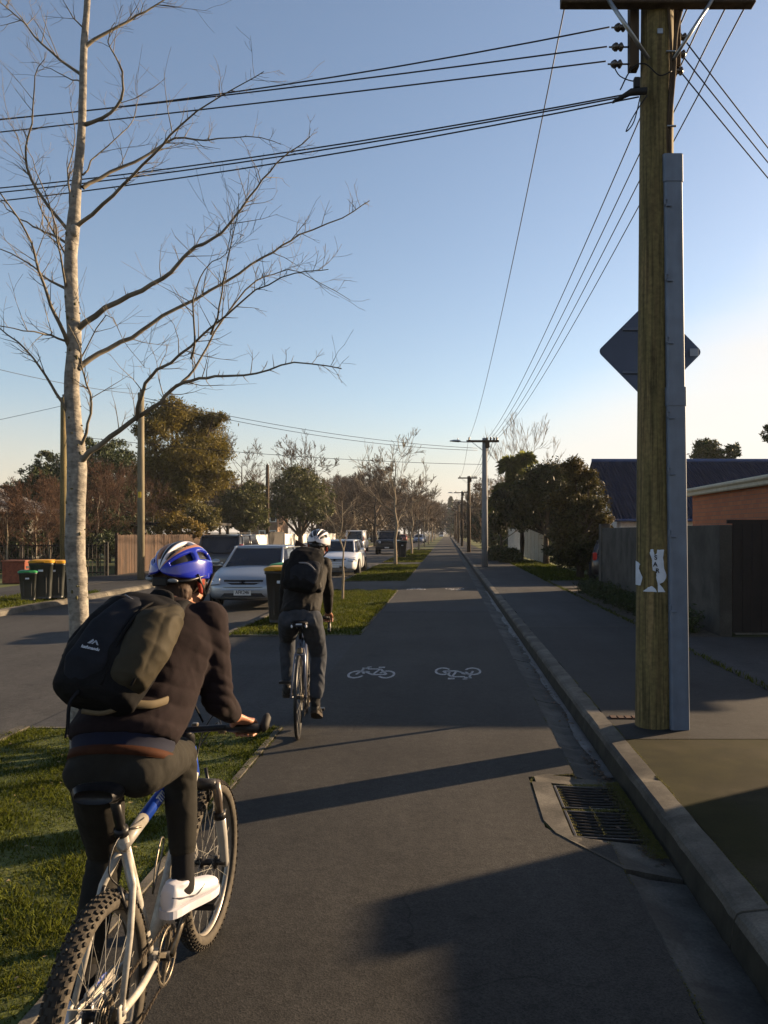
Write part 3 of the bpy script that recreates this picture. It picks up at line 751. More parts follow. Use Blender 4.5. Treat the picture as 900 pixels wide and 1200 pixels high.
def cross_pole(X, Y, h, m, lamp, label, arm=1.5, taper=(.13,.09), lit=False):
    e = empty('power_pole', (X,Y,.116), 0, label, 'power pole', 'power poles along the footpath')
    bm = bmesh.new(); tube(bm, [(0,0,-.2),(0,0,h*.5),(0,0,h)], [taper[0],(taper[0]+taper[1])/2,taper[1]], 12); obj('post', bm, m, e)
    bm = bmesh.new(); box(bm, (-.10,-.14,h-.16), (arm,.09,.10), bevel=.005); obj('crossarm', bm, M_poled, e)
    bm = bmesh.new()
    for s in (-1,1): tube(bm, [V((s*.5-.1,-.19,h-.2)), V((s*.06,-.12,h-.62))], .014, 5)
    obj('brace', bm, M_steel, e)
    bm = bmesh.new(); box(bm, (.12,-.05,h-.32),(.2,.2,.28), bevel=.02); obj('junction_box', bm, M_poled, e)
    for x in ((-.72,.1,.26,.42,.56) if arm>1.4 else (-.6,.1,.26,.42,.55)):
        bm = bmesh.new(); insul(bm, (x,-.14,h-.10), 1.25); obj('insulator', bm, M_ins, e)
    if lamp:
        bm = bmesh.new(); tube(bm, smoothpts([(-.6,-.16,h-.2),(-1.0,-.2,h-.2),(-1.3,-.22,h-.17)],3), .022, 6); obj('lamp_arm', bm, M_steel, e)
        bm = bmesh.new(); loft(bm, [((-1.12,-.22,h-.17),(0,.05,0),(0,0,.03)),((-1.22,-.22,h-.16),(0,.10,0),(0,0,.06)),((-1.42,-.22,h-.15),(0,.11,0),(0,0,.055)),((-1.62,-.22,h-.16),(0,.06,0),(0,0,.025))], 12); tube(bm, [(-1.25,-.22,h-.12),(-1.25,-.22,h-.02)], .02, 6); obj('lamp_head', bm, M_steel, e)
    return e
cross_pole(1.74,37.5,5.95,M_polec,True,'pale concrete power pole with crossarm and street lamp, nearest of the row',1.5,(.155,.115))
cross_pole(1.74,65,6.1,M_poled,False,'dark wooden power pole with crossarm, second of the row up the footpath',1.55,(.16,.12))
cross_pole(1.72,93,6.3,M_poled,True,'dark wooden power pole with a lamp arm, third of the row up the footpath',1.7,(.16,.12))
cross_pole(1.72,124,6.3,M_poled,False,'distant power pole, fourth of the row up the footpath',1.5,(.17,.13))
cross_pole(1.72,155,6.3,M_poled,True,'distant power pole, fifth of the row up the footpath',1.5,(.18,.14))
cross_pole(1.72,190,6.3,M_poled,False,'distant power pole, last of the row before the trees close in',1.5,(.19,.15))
def plain_pole(X, Y, h, r0, r1, m, label, plate=False):
    e = empty('power_pole', (X,Y,.09), 0, label, 'power pole', 'poles across the road')
    bm = bmesh.new(); tube(bm, [(0,0,-.2),(0,0,h*.5),(0,0,h)], [r0,(r0+r1)/2,r1], 12); obj('post', bm, m, e)
    if plate:
        bm = bmesh.new(); box(bm, (0,-r0-.004,2.9),(.1,.01,.2)); obj('plate', bm, mat('yellow_plate', (.5,.35,.03), .1, 4), e)
    bm = bmesh.new(); insul(bm, (0,0,h), 1.2); obj('insulator', bm, M_ins, e)
    return e
plain_pole(-10.5,27.8,6.4,.125,.105,mat('pale_wood', (.15,.13,.085), .3, 3, .9, .4, 20, stretch=(4,4,.4)),'bare pale round pole standing across the road beside the timber fence',True)
plain_pole(-14.2,30,6.6,.13,.10,M_pole,'slim weathered pole beyond the bins, half hidden by the pale tree trunk')
plain_pole(-13.3,60,6.6,.14,.12,M_poled,'dark pole standing against the white wall across the road')
plain_pole(-11.6,100,6.6,.15,.13,M_poled,'small distant dark pole across the road, left of the bare trees')
# ------------------------------------------------------------------ overhead cables
def sag(a,b,s,n=22): 
    a=V(a);b=V(b); return [a.lerp(b,i/n)-V((0,0,4*s*(i/n)*(1-i/n))) for i in range(n+1)]
def cable(a,b,s,r,label,group='overhead cables'):
    bm = bmesh.new(); tube(bm, sag(a,b,s), r, 5); o = obj('overhead_cable', bm, M_cable, smooth=True)
    return tag(o, label, 'cable', group)
zt = ZA+.116+.21
ords = ['first','second','third','fourth']
for i,(x1,x2) in enumerate([(2.02,1.84),(2.19,2.0),(2.34,2.16),(2.50,2.30)]):
    cable((x1,6.5,zt),(x2,37.36,6.02),.45,.007,'power cable above the footpath, %s of four from the left'%ords[i])
    cable((x1,6.5,zt),(x1+.1,-26,6.2),.5,.007,'cable running back over the camera, %s of four at the top right corner'%ords[i])
    cable((x2,37.36,6.02),(x2,64.86,6.17),.4,.009,'thin cable between the concrete pole and the next, %s of four'%ords[i])
cable((.985,6.5,zt),(.99,37.36,6.02),.55,.006,'single cable along the street left of the big pole')
cable((.99,37.36,6.02),(.99,64.86,6.17),.5,.008,'single cable hanging left of the far power poles')
cable((.985,6.5,zt),(1.1,-26,6.2),.5,.006,'single cable running back from the left end of the crossarm')
# crossing the road towards the left, in front of the tree
L1 = [((1.33,6.64,5.84),(-11.5,10.4,6.90)),((1.31,6.64,5.68),(-11.5,10.4,6.56)),((1.30,6.64,5.56),(-11.5,10.4,6.27))]
for i,(a,b) in enumerate(L1): cable(a,b,(.36,.12,.05)[i],.0065,'dark power line crossing the sky by the tree, %s of the upper three'%ords[i])
L2 = [((1.55,6.55,5.26),(-11.5,10.6,5.98)),((1.55,6.55,5.245),(-11.5,10.6,5.90)),((1.55,6.55,5.22),(-11.5,10.6,5.74))]
for i,(a,b) in enumerate(L2): cable(a,b,.30,.0065,'dark telephone line crossing the sky, %s from the top of the lower three'%ords[i])
cable((1.40,37.5,5.6),(-10.5,27.9,6.35),.30,.010,'thin far wire from the concrete pole to the pale pole, upper one')
cable((1.40,37.5,5.5),(-10.5,27.9,6.25),.36,.010,'thin far wire from the concrete pole to the pale pole, just below the upper one')
cable((1.60,37.5,4.85),(-14.2,30,5.3),.2,.010,'lowest thin far wire across the road from the concrete pole')
cable((-10.5,27.9,6.45),(-14.2,16.2,6.6),.35,.008,'thin wire from the pale pole off to the left edge')
cable((-14.2,30,6.4),(-22,24,3.4),.1,.008,'thin wire slanting from the slim pole down to the porch house')
for i,(a,b) in enumerate([((1.97,6.74,5.80),(9.5,13.5,3.35)),((1.96,6.74,5.66),(9.5,13.3,3.1)),((1.95,6.74,5.52),(9.5,13.1,2.8))]):
    cable(a,b,.18,.006,'house service line falling to the right from the big pole, %s from the top'%ords[i])
bm = bmesh.new()
tube(bm, smoothpts([(1.40,6.56,5.28),(1.48,6.5,5.42),(1.58,6.47,5.44),(1.70,6.49,5.36),(1.80,6.50,5.40)],5), .006, 5)
tube(bm, smoothpts([(1.36,6.63,5.52),(1.40,6.57,5.40),(1.50,6.52,5.33),(1.56,6.51,5.36)],5), .005, 5)
tube(bm, smoothpts([(1.56,6.5,5.25),(1.50,6.5,5.0),(1.44,6.53,4.93),(1.50,6.5,5.05),(1.6,6.49,5.2)],5), .005, 5)
loft(bm, [((1.60,6.50,5.24),(0,.03,0),(0,0,.03)),((1.47,6.5,5.23),(0,.028,0),(0,0,.03)),((1.33,6.52,5.16),(0,.012,0),(0,0,.012))], 8)
box(bm, (1.52,6.5,5.30),(.05,.05,.09), bevel=.008)
for v in bm.verts: v.co -= V((PX,PY,.116))
obj('cable_joint', bm, M_cable, pole, smooth=False)
# ================================================================== TREES
M_barkp = mat('pale_bark', (.125,.115,.10), .3, 6, .9, .7, 25, stretch=(1.2,1.2,3.5), col2=(.25,.23,.195), speck=(35,.3))
M_twig = mat('twig_bark', (.085,.072,.052), .3, 8, .9, col2=(.18,.155,.115))
M_barkd = mat('dark_bark', (.045,.034,.025), .35, 5, .95, .5, 20, stretch=(1,1,.3))
M_redtwig = mat('reddish_twigs', (.052,.027,.015), .3, 3, .9, island=.4)
M_browntwig = mat('brown_twigs', (.060,.042,.028), .3, 3, .9, island=.4)
def leafmat(name, a, b, isl=.5, tr=.25): return mat(name, a, .3, .6, .6, 0, col2=b, island=isl, trans=tr)
M_olive = leafmat('olive_foliage', (.055,.050,.008), (.15,.115,.022), .5, .4)
M_dkgreen = leafmat('dark_foliage', (.020,.032,.007), (.038,.050,.011), .5, .15)
M_green = leafmat('mid_foliage', (.035,.045,.012), (.070,.070,.018), .5)
M_yellow = leafmat('yellow_foliage', (.10,.075,.012), (.17,.11,.015), .5)
M_rust = leafmat('rusty_foliage', (.014,.022,.005), (.036,.036,.008), .6, .2)
M_cab = leafmat('strappy_foliage', (.13,.16,.04), (.24,.25,.07), .4, .45)
M_hedge = leafmat('hedge_foliage', (.022,.034,.008), (.040,.050,.012), .5, .15)

def branch_tubes(bm, segs, mi=0):
    """segs: list of (pts, radii, sides) - fast tube emission"""
    for pts, rad, n in segs: tube(bm, pts, rad, n, cap=False, mi=mi)
def grow(segs, p, d, length, r, depth, rr, sides=4, gnarl=.25, ratio=.62, kids=4, up=.12, spread=.75, minr=.0015):
    n = 5 if depth > 1 else 3; pts = [V(p)]; rad = [r]; dd = d.normalized()
    for i in range(n):
        dd = (dd + V((rr.gauss(0,gnarl),rr.gauss(0,gnarl),rr.gauss(0,gnarl)+up))*(.6)).normalized()
        pts.append(pts[-1]+dd*(length/n)); rad.append(max(minr, r*(1-.75*(i+1)/n)))
    segs.append((pts, rad, sides if depth > 1 else 3))
    if depth <= 0: return
    for k in range(kids):
        t = rr.uniform(.25,1.0); i = min(int(t*n), n-1); q = pts[i].lerp(pts[i+1], t*n-i)
        base = (pts[i+1]-pts[i]).normalized(); s,u = frame_of(base); a = rr.uniform(0,6.28)
        nd = (base + (s*math.cos(a)+u*math.sin(a))*rr.uniform(spread*.6,spread*1.3)).normalized()
        grow(segs, q, nd, length*ratio*rr.uniform(.7,1.15), max(minr, rad[i]*.6), depth-1, rr, sides, gnarl, ratio, kids, up, spread, minr)

# ---- the near street tree, its main limbs as in the photograph (pixel, pixel, distance offset)
TY = 5.95
def tp(px,py,dy=0.0): 
    return at(px,py,TY+dy)
tbase = at(93,895,TY); tbase.z = 0
tree = empty('bare_tree', tbase, 0, 'pale bare young tree on the near berm, left of the cyclist', 'tree')
bm = bmesh.new()
trunkpx = [(96,905,13.5),(94,800,12),(93,745,11),(91,690,11),(88,640,11),(89,590,10.6),(90,540,10.8),(87,500,9),(84,450,8.4),(87,400,7.8),(84,350,7.5),(83,300,7.2),(86,265,7.5),(90,215,5.4),(95,160,4.6),(97,110,4.2),(98,60,4.0),(101,20,3.6),(103,-20,3.4),(105,-90,2.6),(104,-170,1.6)]
tpts = [tp(a,b)-tbase for a,b,c in trunkpx]; trad = [c/F*TY for a,b,c in trunkpx]
def smoothrad(r, k=4):
    out=[]
    for a,b in zip(r,r[1:]): out += [a+(b-a)*j/k for j in range(k)]
    return out+[r[-1]]
tube(bm, smoothpts(tpts,4), smoothrad(trad,4), 16)
for v in bm.verts:
    q = v.co*14; v.co += v.co.normalized()*0 + V((mnoise.noise(q),mnoise.noise(q+V((7,0,0))),0))*.004
for px_,py_,s_ in ((93,672,.022),(87,385,.03),(84,290,.028),(88,272,.035),(88,430,.02)): ell(bm, tp(px_,py_)-tbase+V((.01,-.03,0)), (s_,s_,s_*1.4), seg=8, ringn=6)
for k in range(60):
    i = random.randrange(2,13); t = random.random(); a_,b_ = trunkpx[i],trunkpx[i+1]; px_,py_ = a_[0]+(b_[0]-a_[0])*t, a_[1]+(b_[1]-a_[1])*t; rr_ = (a_[2]+(b_[2]-a_[2])*t)/F*TY; an = random.uniform(-2.8,.4); s_ = random.uniform(.004,.011)
    ell(bm, tp(px_,py_)-tbase+V((math.cos(an)*rr_,math.sin(an)*rr_,0)), (s_,s_,s_*random.choice([.4,.6,1.5])), seg=6, ringn=4, mi=1)
obj('trunk', bm, [M_barkp, mat('lichen', (.07,.06,.035), .5, 60, .95, col2=(.12,.11,.05))], tree, smooth=True)
LIMBS = [  # (points px,py ; start radius px ; end depth offset)
 ([(88,547),(105,530),(130,512),(160,490),(187,472),(207,452),(233,444),(262,441),(300,438),(345,426),(400,432)],5.2,-.5),
 ([(160,492),(163,470),(177,440),(200,425),(235,395),(265,370),(300,340),(345,320),(385,317)],3.4,-.9),
 ([(207,452),(215,447),(235,420),(262,372),(300,330),(320,322),(350,318),(410,352)],2.6,.5),
 ([(92,432),(115,415),(155,395),(190,370),(230,350),(280,320),(320,295),(350,275),(400,255),(433,235)],4.6,.7),
 ([(92,385),(125,360),(165,340),(200,320),(220,295),(250,280),(275,255),(300,220),(325,190),(365,160)],4.8,-.3),
 ([(88,267),(120,240),(155,205),(190,170),(220,140),(260,112),(310,85)],3.4,-.8),
 ([(97,220),(130,202),(170,183),(205,162),(240,164),(290,159),(330,169)],3.4,.6),
 ([(100,146),(130,132),(145,105),(140,75),(127,50),(135,25)],3.2,-.2),
 ([(101,54),(140,30),(170,13),(195,0),(225,-20)],3.0,.3),
 ([(96,88),(60,62),(30,30),(0,3),(-30,-15)],2.6,.2),
 ([(84,275),(45,225),(30,185),(37,145),(42,90),(52,70)],2.8,-.5),
 ([(84,410),(70,380),(55,345),(42,305),(30,270),(0,225),(-30,195)],3.6,-.7),
 ([(82,287),(60,275),(40,265),(15,250),(0,235),(-25,225)],2.4,.5),
 ([(82,342),(58,328),(35,310),(0,292),(-30,285)],2.6,.2),
 ([(84,402),(60,394),(40,388),(0,382),(-40,380)],2.2,-.5),
 ([(84,495),(72,470),(53,440),(30,410),(0,385),(-25,370)],3.2,-.3),
 ([(84,255),(82,225),(80,200),(88,160),(82,120)],2.4,.5),
 ([(90,530),(100,507),(107,473),(98,440),(92,405),(80,380)],3.0,-.25),
 ([(247,392),(255,372),(262,330),(270,290),(278,250),(280,225)],1.8,-.4),
 ([(224,420),(228,393),(227,350),(240,315),(265,295),(272,250)],1.8,-.5),
 ([(97,205),(115,180),(150,150),(160,128),(162,110)],1.5,.5),
 ([(83,310),(68,280),(50,250),(38,215),(20,160),(5,130)],2.0,.7),
 ([(80,345),(70,300),(62,250),(42,200),(30,170)],2.0,-.7),
 ([(98,98),(75,88),(52,78),(38,72)],1.3,.3),
 ([(99,35),(85,20),(75,0),(62,-20)],1.4,-.2),
 ([(92,425),(125,370),(145,400),(170,430)],1.2,-.3),
]
rr = random.Random(11)
segs = []
for pts, r0, dz in LIMBS:
    n = len(pts); P = []
    for i,(a,b) in enumerate(pts):
        t = i/(n-1); base0 = 0
        P.append(tp(a,b,dz*t**1.0)-tbase)
    off_ = {(160,492):-.15,(207,452):-.25,(224,420):-.52,(247,392):-.62}.get(pts[0])
    if off_ is not None: P = [tp(a,b,off_+dz*(i/(n-1)))-tbase for i,(a,b) in enumerate(pts)]
    sp = smoothpts(P,3); m_ = len(sp)
    jit = [q+V((rr.gauss(0,.004),rr.gauss(0,.004),rr.gauss(0,.004))) for q in sp]
    jit[0] = sp[0]
    rad = [max(.0018, .82*r0/F*TY*(1-.86*(i/(m_-1))**.65)) for i in range(m_)]
    segs.append((jit, rad, 7))
    # spurs and twigs all along the limb
    L_ = sum((b-a).length for a,b in zip(sp,sp[1:]))
    for k in range(int(L_*19)):
        t = rr.uniform(.12,1.0)**.85; i = min(int(t*(m_-1)), m_-2); q = jit[i].lerp(jit[i+1], t*(m_-1)-i)
        base = (jit[i+1]-jit[i]).normalized(); s,u = frame_of(base); a = rr.uniform(0,6.28)
        up_ = V((0,0,.35)); nd = (base*.55+(s*math.cos(a)+u*math.sin(a))*.9+up_).normalized()
        ln = rr.choice([.04,.06,.09,.13,.2,.34])*rr.uniform(.7,1.3)
        grow(segs, q, nd, ln, min(rad[i]*.6, .0042), 1 if ln > .1 else 0, rr, 3, .22, .5, 3, .10, .8, .0011)
bm = bmesh.new(); branch_tubes(bm, segs); obj('crown', bm, M_twig, tree, smooth=True)

# ---- generic bare tree
def bare_tree(name, loc, h, tr, seed, label, cat='tree', group=None, m=None, mt=None, trunk_h=.3, depth=4, kids=4, nb=7, spread=.75, ratio=.62, len_=.42, minr=.004, lean=0, up=.12, gnarl=.22):
    rr = random.Random(seed); e = empty(name, loc, rr.uniform(0,6.28), label, cat, group)
    th = h*.86; pts = [V((0,0,-.1))]; n = 8
    for i in range(n): pts.append(V((rr.gauss(0,h*.008)*(i>0)+lean*i/n, rr.gauss(0,h*.008)*(i>0), th*(i+1)/n)))
    bm = bmesh.new(); rad = [tr*(1-.85*i/n) for i in range(n+1)]
    tube(bm, smoothpts(pts,2), smoothrad(rad,2), 8); obj('trunk', bm, m or M_barkd, e, smooth=True)
    segs = []
    for k in range(nb):
        t = trunk_h+(1-trunk_h)*(k+rr.random()*.6)/nb; t = min(t,.97); i = min(int(t*n), n-1); q = pts[i].lerp(pts[i+1], t*n-i)
        a = k*2.4+rr.uniform(-.4,.4); nd = V((math.cos(a),math.sin(a),rr.uniform(.5,1.0)))
        grow(segs, q, nd, h*len_*(1.1-.55*t), max(rad[i]*.55,minr*2), depth, rr, 4, gnarl, ratio, kids, up, spread, minr)
    bm = bmesh.new(); branch_tubes(bm, segs); obj('crown', bm, mt or M_browntwig, e, smooth=False)
    return e
M_barks = mat('sapling_bark', (.16,.13,.09), .25, 9, .9, col2=(.24,.20,.14))
bare_tree('bare_tree', (-2.6,20.2,0), 2.9, .035, 3, 'thin bare sapling on the lit berm just right of the far cyclist','tree','young bare trees along the berms', M_barks, M_barks, .45, 2, 3, 7, .6, .5, .33, .003)
bare_tree('bare_tree', (-2.68,42.0,0), 6.4, .10, 21, 'slender pale bare tree on the berm, nearest beyond the lit sapling','tree','young bare trees along the berms', M_barks, M_twig, .38, 3, 4, 9, .6, .55, .40, .008)
row = []
for i,(Y,h,sd) in enumerate([(62,5.6,5),(77,6.4,6),(96,6.8,7)]):
    row.append(bare_tree('bare_tree', (-2.7,Y,0), h, .09, sd, ['bare street tree on the berm behind the dark wheelie bin','bare street tree further up the berm row, third beyond the sapling','bare street tree at the faint end of the berm row'][i],'tree','young bare trees along the berms', M_barks, M_browntwig, .35, 3, 4, 9, .65, .58, .40, .014))
for k,(x,Y,s) in enumerate([(-2.7,118,1.05),(-2.7,145,1.1),(-2.7,180,1.2)]):
    c = copy_tree(row[k%3]); c.location = (x,Y,0); c.rotation_euler[2] = k*1.7; c.scale = (s,s,s); c['label'] = 'hazy bare street tree far up the berm row'
for c in [o for o in COL.objects if o.get('label')=='hazy bare street tree far up the berm row']: pass

# ---- leafy trees
def leaf_cloud(name, blobs, n, size, m, parent, gaps=.35, aspect=1.6, seed=1, sub=26, flat=0.0, shell=.55):
    """blobs: (centre, radii). leaves gather in small clumps near each blob's surface"""
    r_ = np.random.default_rng(seed); vol = np.array([b[1][0]*b[1][1]*b[1][2] for b in blobs])**.7; vol /= vol.sum()
    vs = []
    for (c,rad),f in zip(blobs,vol):
        k = max(4,int(sub*f*len(blobs))); d = r_.normal(size=(k,3)); d /= np.linalg.norm(d,axis=1)[:,None]
        rr_ = r_.uniform(shell,1.0,(k,1)); cc = np.array(c)+d*rr_*np.array(rad)
        cs = r_.uniform(.12,.30,k)*np.mean(rad)
        m_ = int(n*f); idx = r_.integers(0,k,m_)
        p = cc[idx]+r_.normal(size=(m_,3))*cs[idx][:,None]*np.array([1,1,.7])*.75
        vs.append(p)
    p = np.concatenate(vs); N_ = len(p)
    a = r_.normal(size=(N_,3)); a /= np.linalg.norm(a,axis=1)[:,None]; b = r_.normal(size=(N_,3)); b -= a*(a*b).sum(1)[:,None]; b /= np.linalg.norm(b,axis=1)[:,None]
    s = size*r_.uniform(.5,1.4,(N_,1)); a = a*s*aspect; b = b*s*.5
    q = np.stack([p-a, p-b, p+a, p+b],1).reshape(-1,3)
    return objnp(name, q, np.arange(N_*4).reshape(-1,4), m, parent)
def leafy_tree(name, base, h, blobs, n, size, m, label, tr=.15, seed=1, cat='tree', group=None, limbs=True, mt=None, sub=26, aspect=1.6, shell=.55, fork=.35):
    base = V(base); e = empty(name, base, 0, label, cat, group); rr = random.Random(seed)
    B = [(V(c)-base, r) for c,r in blobs]
    bm = bmesh.new(); top = V((0,0,h*fork)); tube(bm, [V((0,0,-.2)),V((0,0,h*.15)),top], [tr*1.25,tr,tr*.8], 8)
    for c,r in B:
        mid = top.lerp(c,.5)+V((rr.gauss(0,.1),rr.gauss(0,.1),-.1))*h*.12
        tube(bm, smoothpts([top*.8, mid, c],3), smoothrad([tr*.6,tr*.4,tr*.1],3), 6, cap=False)
        for k in range(5):
            d = V((rr.gauss(0,1),rr.gauss(0,1),rr.gauss(0,1))).normalized(); tube(bm, [c.lerp(mid,.3), c+V((d.x*r[0],d.y*r[1],d.z*r[2]))*.85], [tr*.22,tr*.05], 4, cap=False)
    obj('trunk', bm, mt or M_barkd, e, smooth=True)
    leaf_cloud('crown', [(tuple(c),r) for c,r in B], n, size, m, e, seed=seed, sub=sub, aspect=aspect, shell=shell)
    return e
def PB(lst, Y):   # blobs from picture measurements: (px,py,radius px, radius px vertical, distance offset)
    out = []
    for t in lst:
        px,py,rx,rz = t[:4]; dy = t[4] if len(t) > 4 else 0; y = Y+dy
        k_ = 1.15
        out.append((tuple(at(px,py,y)), (k_*rx/F*y, k_*rx/F*y, k_*rz/F*y)))
    return out
# large olive-green tree over the timber fence
Yb = 46
bb = PB([(200,490,26,18),(235,500,28,20,2),(178,505,20,22,-1),(222,535,36,24),(248,528,22,14,1),(190,550,30,24),(240,560,30,16),(215,580,30,20,-1),(185,590,22,18,2),(205,478,12,14),(250,492,14,8,1),(262,550,10,8)], Yb)
leafy_tree('conifer_tree', (at(208,650,Yb).x,Yb,.06), 8.5, bb, 80000, .048, M_olive, 'tall olive green feathery tree rising behind the timber fence, biggest across the road', .28, 3, sub=60, aspect=2.2, shell=.35)
bb = PB([(115,545,24,20),(135,530,18,16,2),(95,560,26,22,1),(140,560,26,24),(110,590,34,26),(65,570,24,18,3),(40,565,20,14,3),(75,600,30,24,2),(150,600,24,26),(30,590,24,18,4),(60,545,18,14,4),(100,530,16,14,2),(170,560,20,20,2),(60,590,30,26,4),(170,610,24,18,2)], 52)
bb += PB([(20,580,20,14,4),(5,600,20,16,4),(45,590,22,18,3)], 52)
leafy_tree('evergreen_tree', (at(110,650,52).x,52,.06), 7.5, bb, 75000, .075, M_dkgreen, 'nearly black dense evergreen clump behind the pale tree trunk', .3, 4, sub=50)
bb = PB([(283,590,20,18),(295,575,12,10,1),(270,600,16,16),(290,608,18,14),(305,600,10,22,1)], 58)
leafy_tree('bushy_tree', (at(285,650,58).x,58,.06), 5, bb, 12000, .085, M_green, 'round mid green tree just right of the tall olive tree', .16, 5, sub=40)
bb = PB([(345,570,26,18),(368,582,20,16,1),(330,585,22,16),(350,595,28,14),(375,598,14,12),(325,600,12,10,1),(352,556,14,8)], 66)
leafy_tree('spreading_tree', (at(352,650,66).x,66,.06), 5.6, bb, 16000, .085, M_green, 'domed dark green tree above the white wall, left of the far helmet', .22, 6, sub=50, fork=.28)
bb = PB([(236,600,15,14),(228,610,14,10),(246,606,12,14)], 42.5)
leafy_tree('shrub', (at(238,640,42.5).x,42.5,.06), 2.9, bb, 7000, .05, leafmat('ochre_foliage', (.075,.070,.018),(.14,.12,.035)), 'fluffy ochre green shrub poking over the timber fence', .05, 7, 'shrub')
bb = PB([(205,612,16,10),(222,620,16,8),(195,622,14,10)], 40)
leafy_tree('shrub', (at(210,640,40).x,40,.06), 2.5, bb, 5000, .05, M_yellow, 'low yellow orange shrub over the timber fence', .05, 8, 'shrub')
for i,(px,Y,h,sd,lb) in enumerate([(42,31,3.3,31,'twiggy reddish bare bush left of the pale trunk, by the porch'),(58,34,3.6,32,'reddish bare bush behind the yellow lidded bins'),(115,38,4.2,33,'reddish bare shrub just right of the pale trunk'),(140,40,4.6,34,'taller reddish bare shrub beside the pale round pole'),(180,44,4.2,35,'reddish bare shrub under the olive tree'),(8,30,2.8,36,'reddish bare bush at the left edge')]):
    p = at(px,660,Y); bare_tree('bare_shrub', (p.x,Y,.06), h, .05, sd, lb, 'shrub', 'reddish bare shrubs across the road', M_barks, M_redtwig, .06, 4, 4, 9, .8, .62, .5, .006)
# second storey of trees behind: bare ones and masses
bare_tree('bare_tree', (at(355,650,84).x,84,0), 10.2, .2, 41, 'fine bare tree top showing above the domed green tree','tree','bare trees across the road', None, M_browntwig, .3, 4, 4, 9, .6,.6,.42,.014)
bare_tree('bare_tree', (at(283,650,74).x,74,0), 9.2, .2, 42, 'bare twiggy tree behind the right edge of the olive tree','tree','bare trees across the road', None, M_browntwig, .3, 4, 4, 9, .6,.6,.42,.012)
b1 = bare_tree('bare_tree', (at(440,650,100).x,100,0), 9.0, .28, 43, 'broad dark bare tree behind the black off-roader','tree','bare trees across the road', None, M_browntwig, .25, 5, 4, 9, .75,.64,.46,.016)
b2 = bare_tree('bare_tree', (at(420,650,125).x,125,0), 9.0, .25, 44, 'far broad bare tree left of the black off-roader','tree','bare trees across the road', None, M_browntwig, .25, 5, 4, 9, .75,.64,.48,.02)
bb = PB([(5,630,20,16),(35,640,20,14),(65,635,20,16,1),(95,640,20,14,1),(125,638,20,14,1),(150,640,16,12,2),(20,612,16,10,2),(90,615,22,14,3),(130,615,18,14,3)], 36)
leafy_tree('garden_hedge', (at(70,650,36).x,36,.06), 1.2, bb, 30000, .055, M_dkgreen, 'dark shadowy garden hedge behind the black rail fence', .06, 9, 'hedge', sub=60, shell=.2)
spots = [(-13.5,88,.62),(-16,112,.8),(-12.8,118,.75),(-12.5,135,.9),(-17,140,1.0),(-11.5,155,.95),(-15,160,1.1),(-12,175,1.05),(-18,185,1.2),(-10.5,200,1.1),(-14,215,1.2),(-11,235,1.2),(-16,245,1.3),(-8.5,270,1.3),(-12,285,1.35),(-5.5,300,1.3),(-2,318,1.35),(-20,120,.9),(-24,150,1.1),(-30,170,1.2),(-24,95,.8),(-19,70,.6),(-28,100,.8)]
for i,(x,Y,s) in enumerate(spots):
    c = copy_tree(b1 if i%2 else b2); c.location = (x,Y,0); c.rotation_euler[2] = i*1.3; c.scale = (s,s,s*(.9+.2*((i*37)%10)/10))
    c['label'] = 'hazy brown bare tree in the avenue far up the left side'
# brown understorey masses far up the road
def mass(name, base, blobs, n, size, m, label, seed, cat='tree', group=None): return leafy_tree(name, base, 4, blobs, n, size, m, label, .2, seed, cat, group, sub=70)
M_brownmass = leafmat('brown_foliage', (.050,.036,.020), (.085,.060,.034), .4, .1)
mass('hedgerow_tree', (-13.6,98,0), PB([(400,612,22,12),(425,608,18,14,6),(385,618,18,8),(440,614,16,10,10)],98), 9000,.12,M_brownmass,'low brown and green growth behind the white van',51)
mass('hedgerow_tree', (-14,160,0), PB([(455,608,22,14),(478,604,18,18,10),(495,606,14,16,30),(470,592,16,10,12)],160), 12000,.2,M_brownmass,'brown tree mass filling the avenue beyond the black off-roader',52)
mass('hedgerow_tree', (-10,240,0), PB([(500,606,14,16),(512,612,12,12,20),(490,596,12,10,5)],240), 10000,.28,M_brownmass,'dim brown tree mass at the end of the street',53)
mass('hedgerow_tree', (3,320,0), PB([(520,612,10,14),(530,608,10,18,6),(540,612,10,14,2)],322), 8000,.3,M_brownmass,'dim trees closing the end of the street',54)
def poplar(x, Y, h, r, label, seed):
    bl = [((x,Y,h*.2+i*h*.13),(r*(1-.09*i),)*2+(h*.10,)) for i in range(7)]
    return leafy_tree('conifer', (x,Y,0), h, bl, 7000, .3, M_dkgreen, label, .3, seed, sub=60, shell=.2)
poplar(at(528,600,300).x, 300, 14.2, 1.6, 'taller of two narrow hazy conifers at the end of the street', 61)
poplar(at(536,600,310).x, 310, 11.5, 1.8, 'shorter narrow hazy conifer at the end of the street', 62)
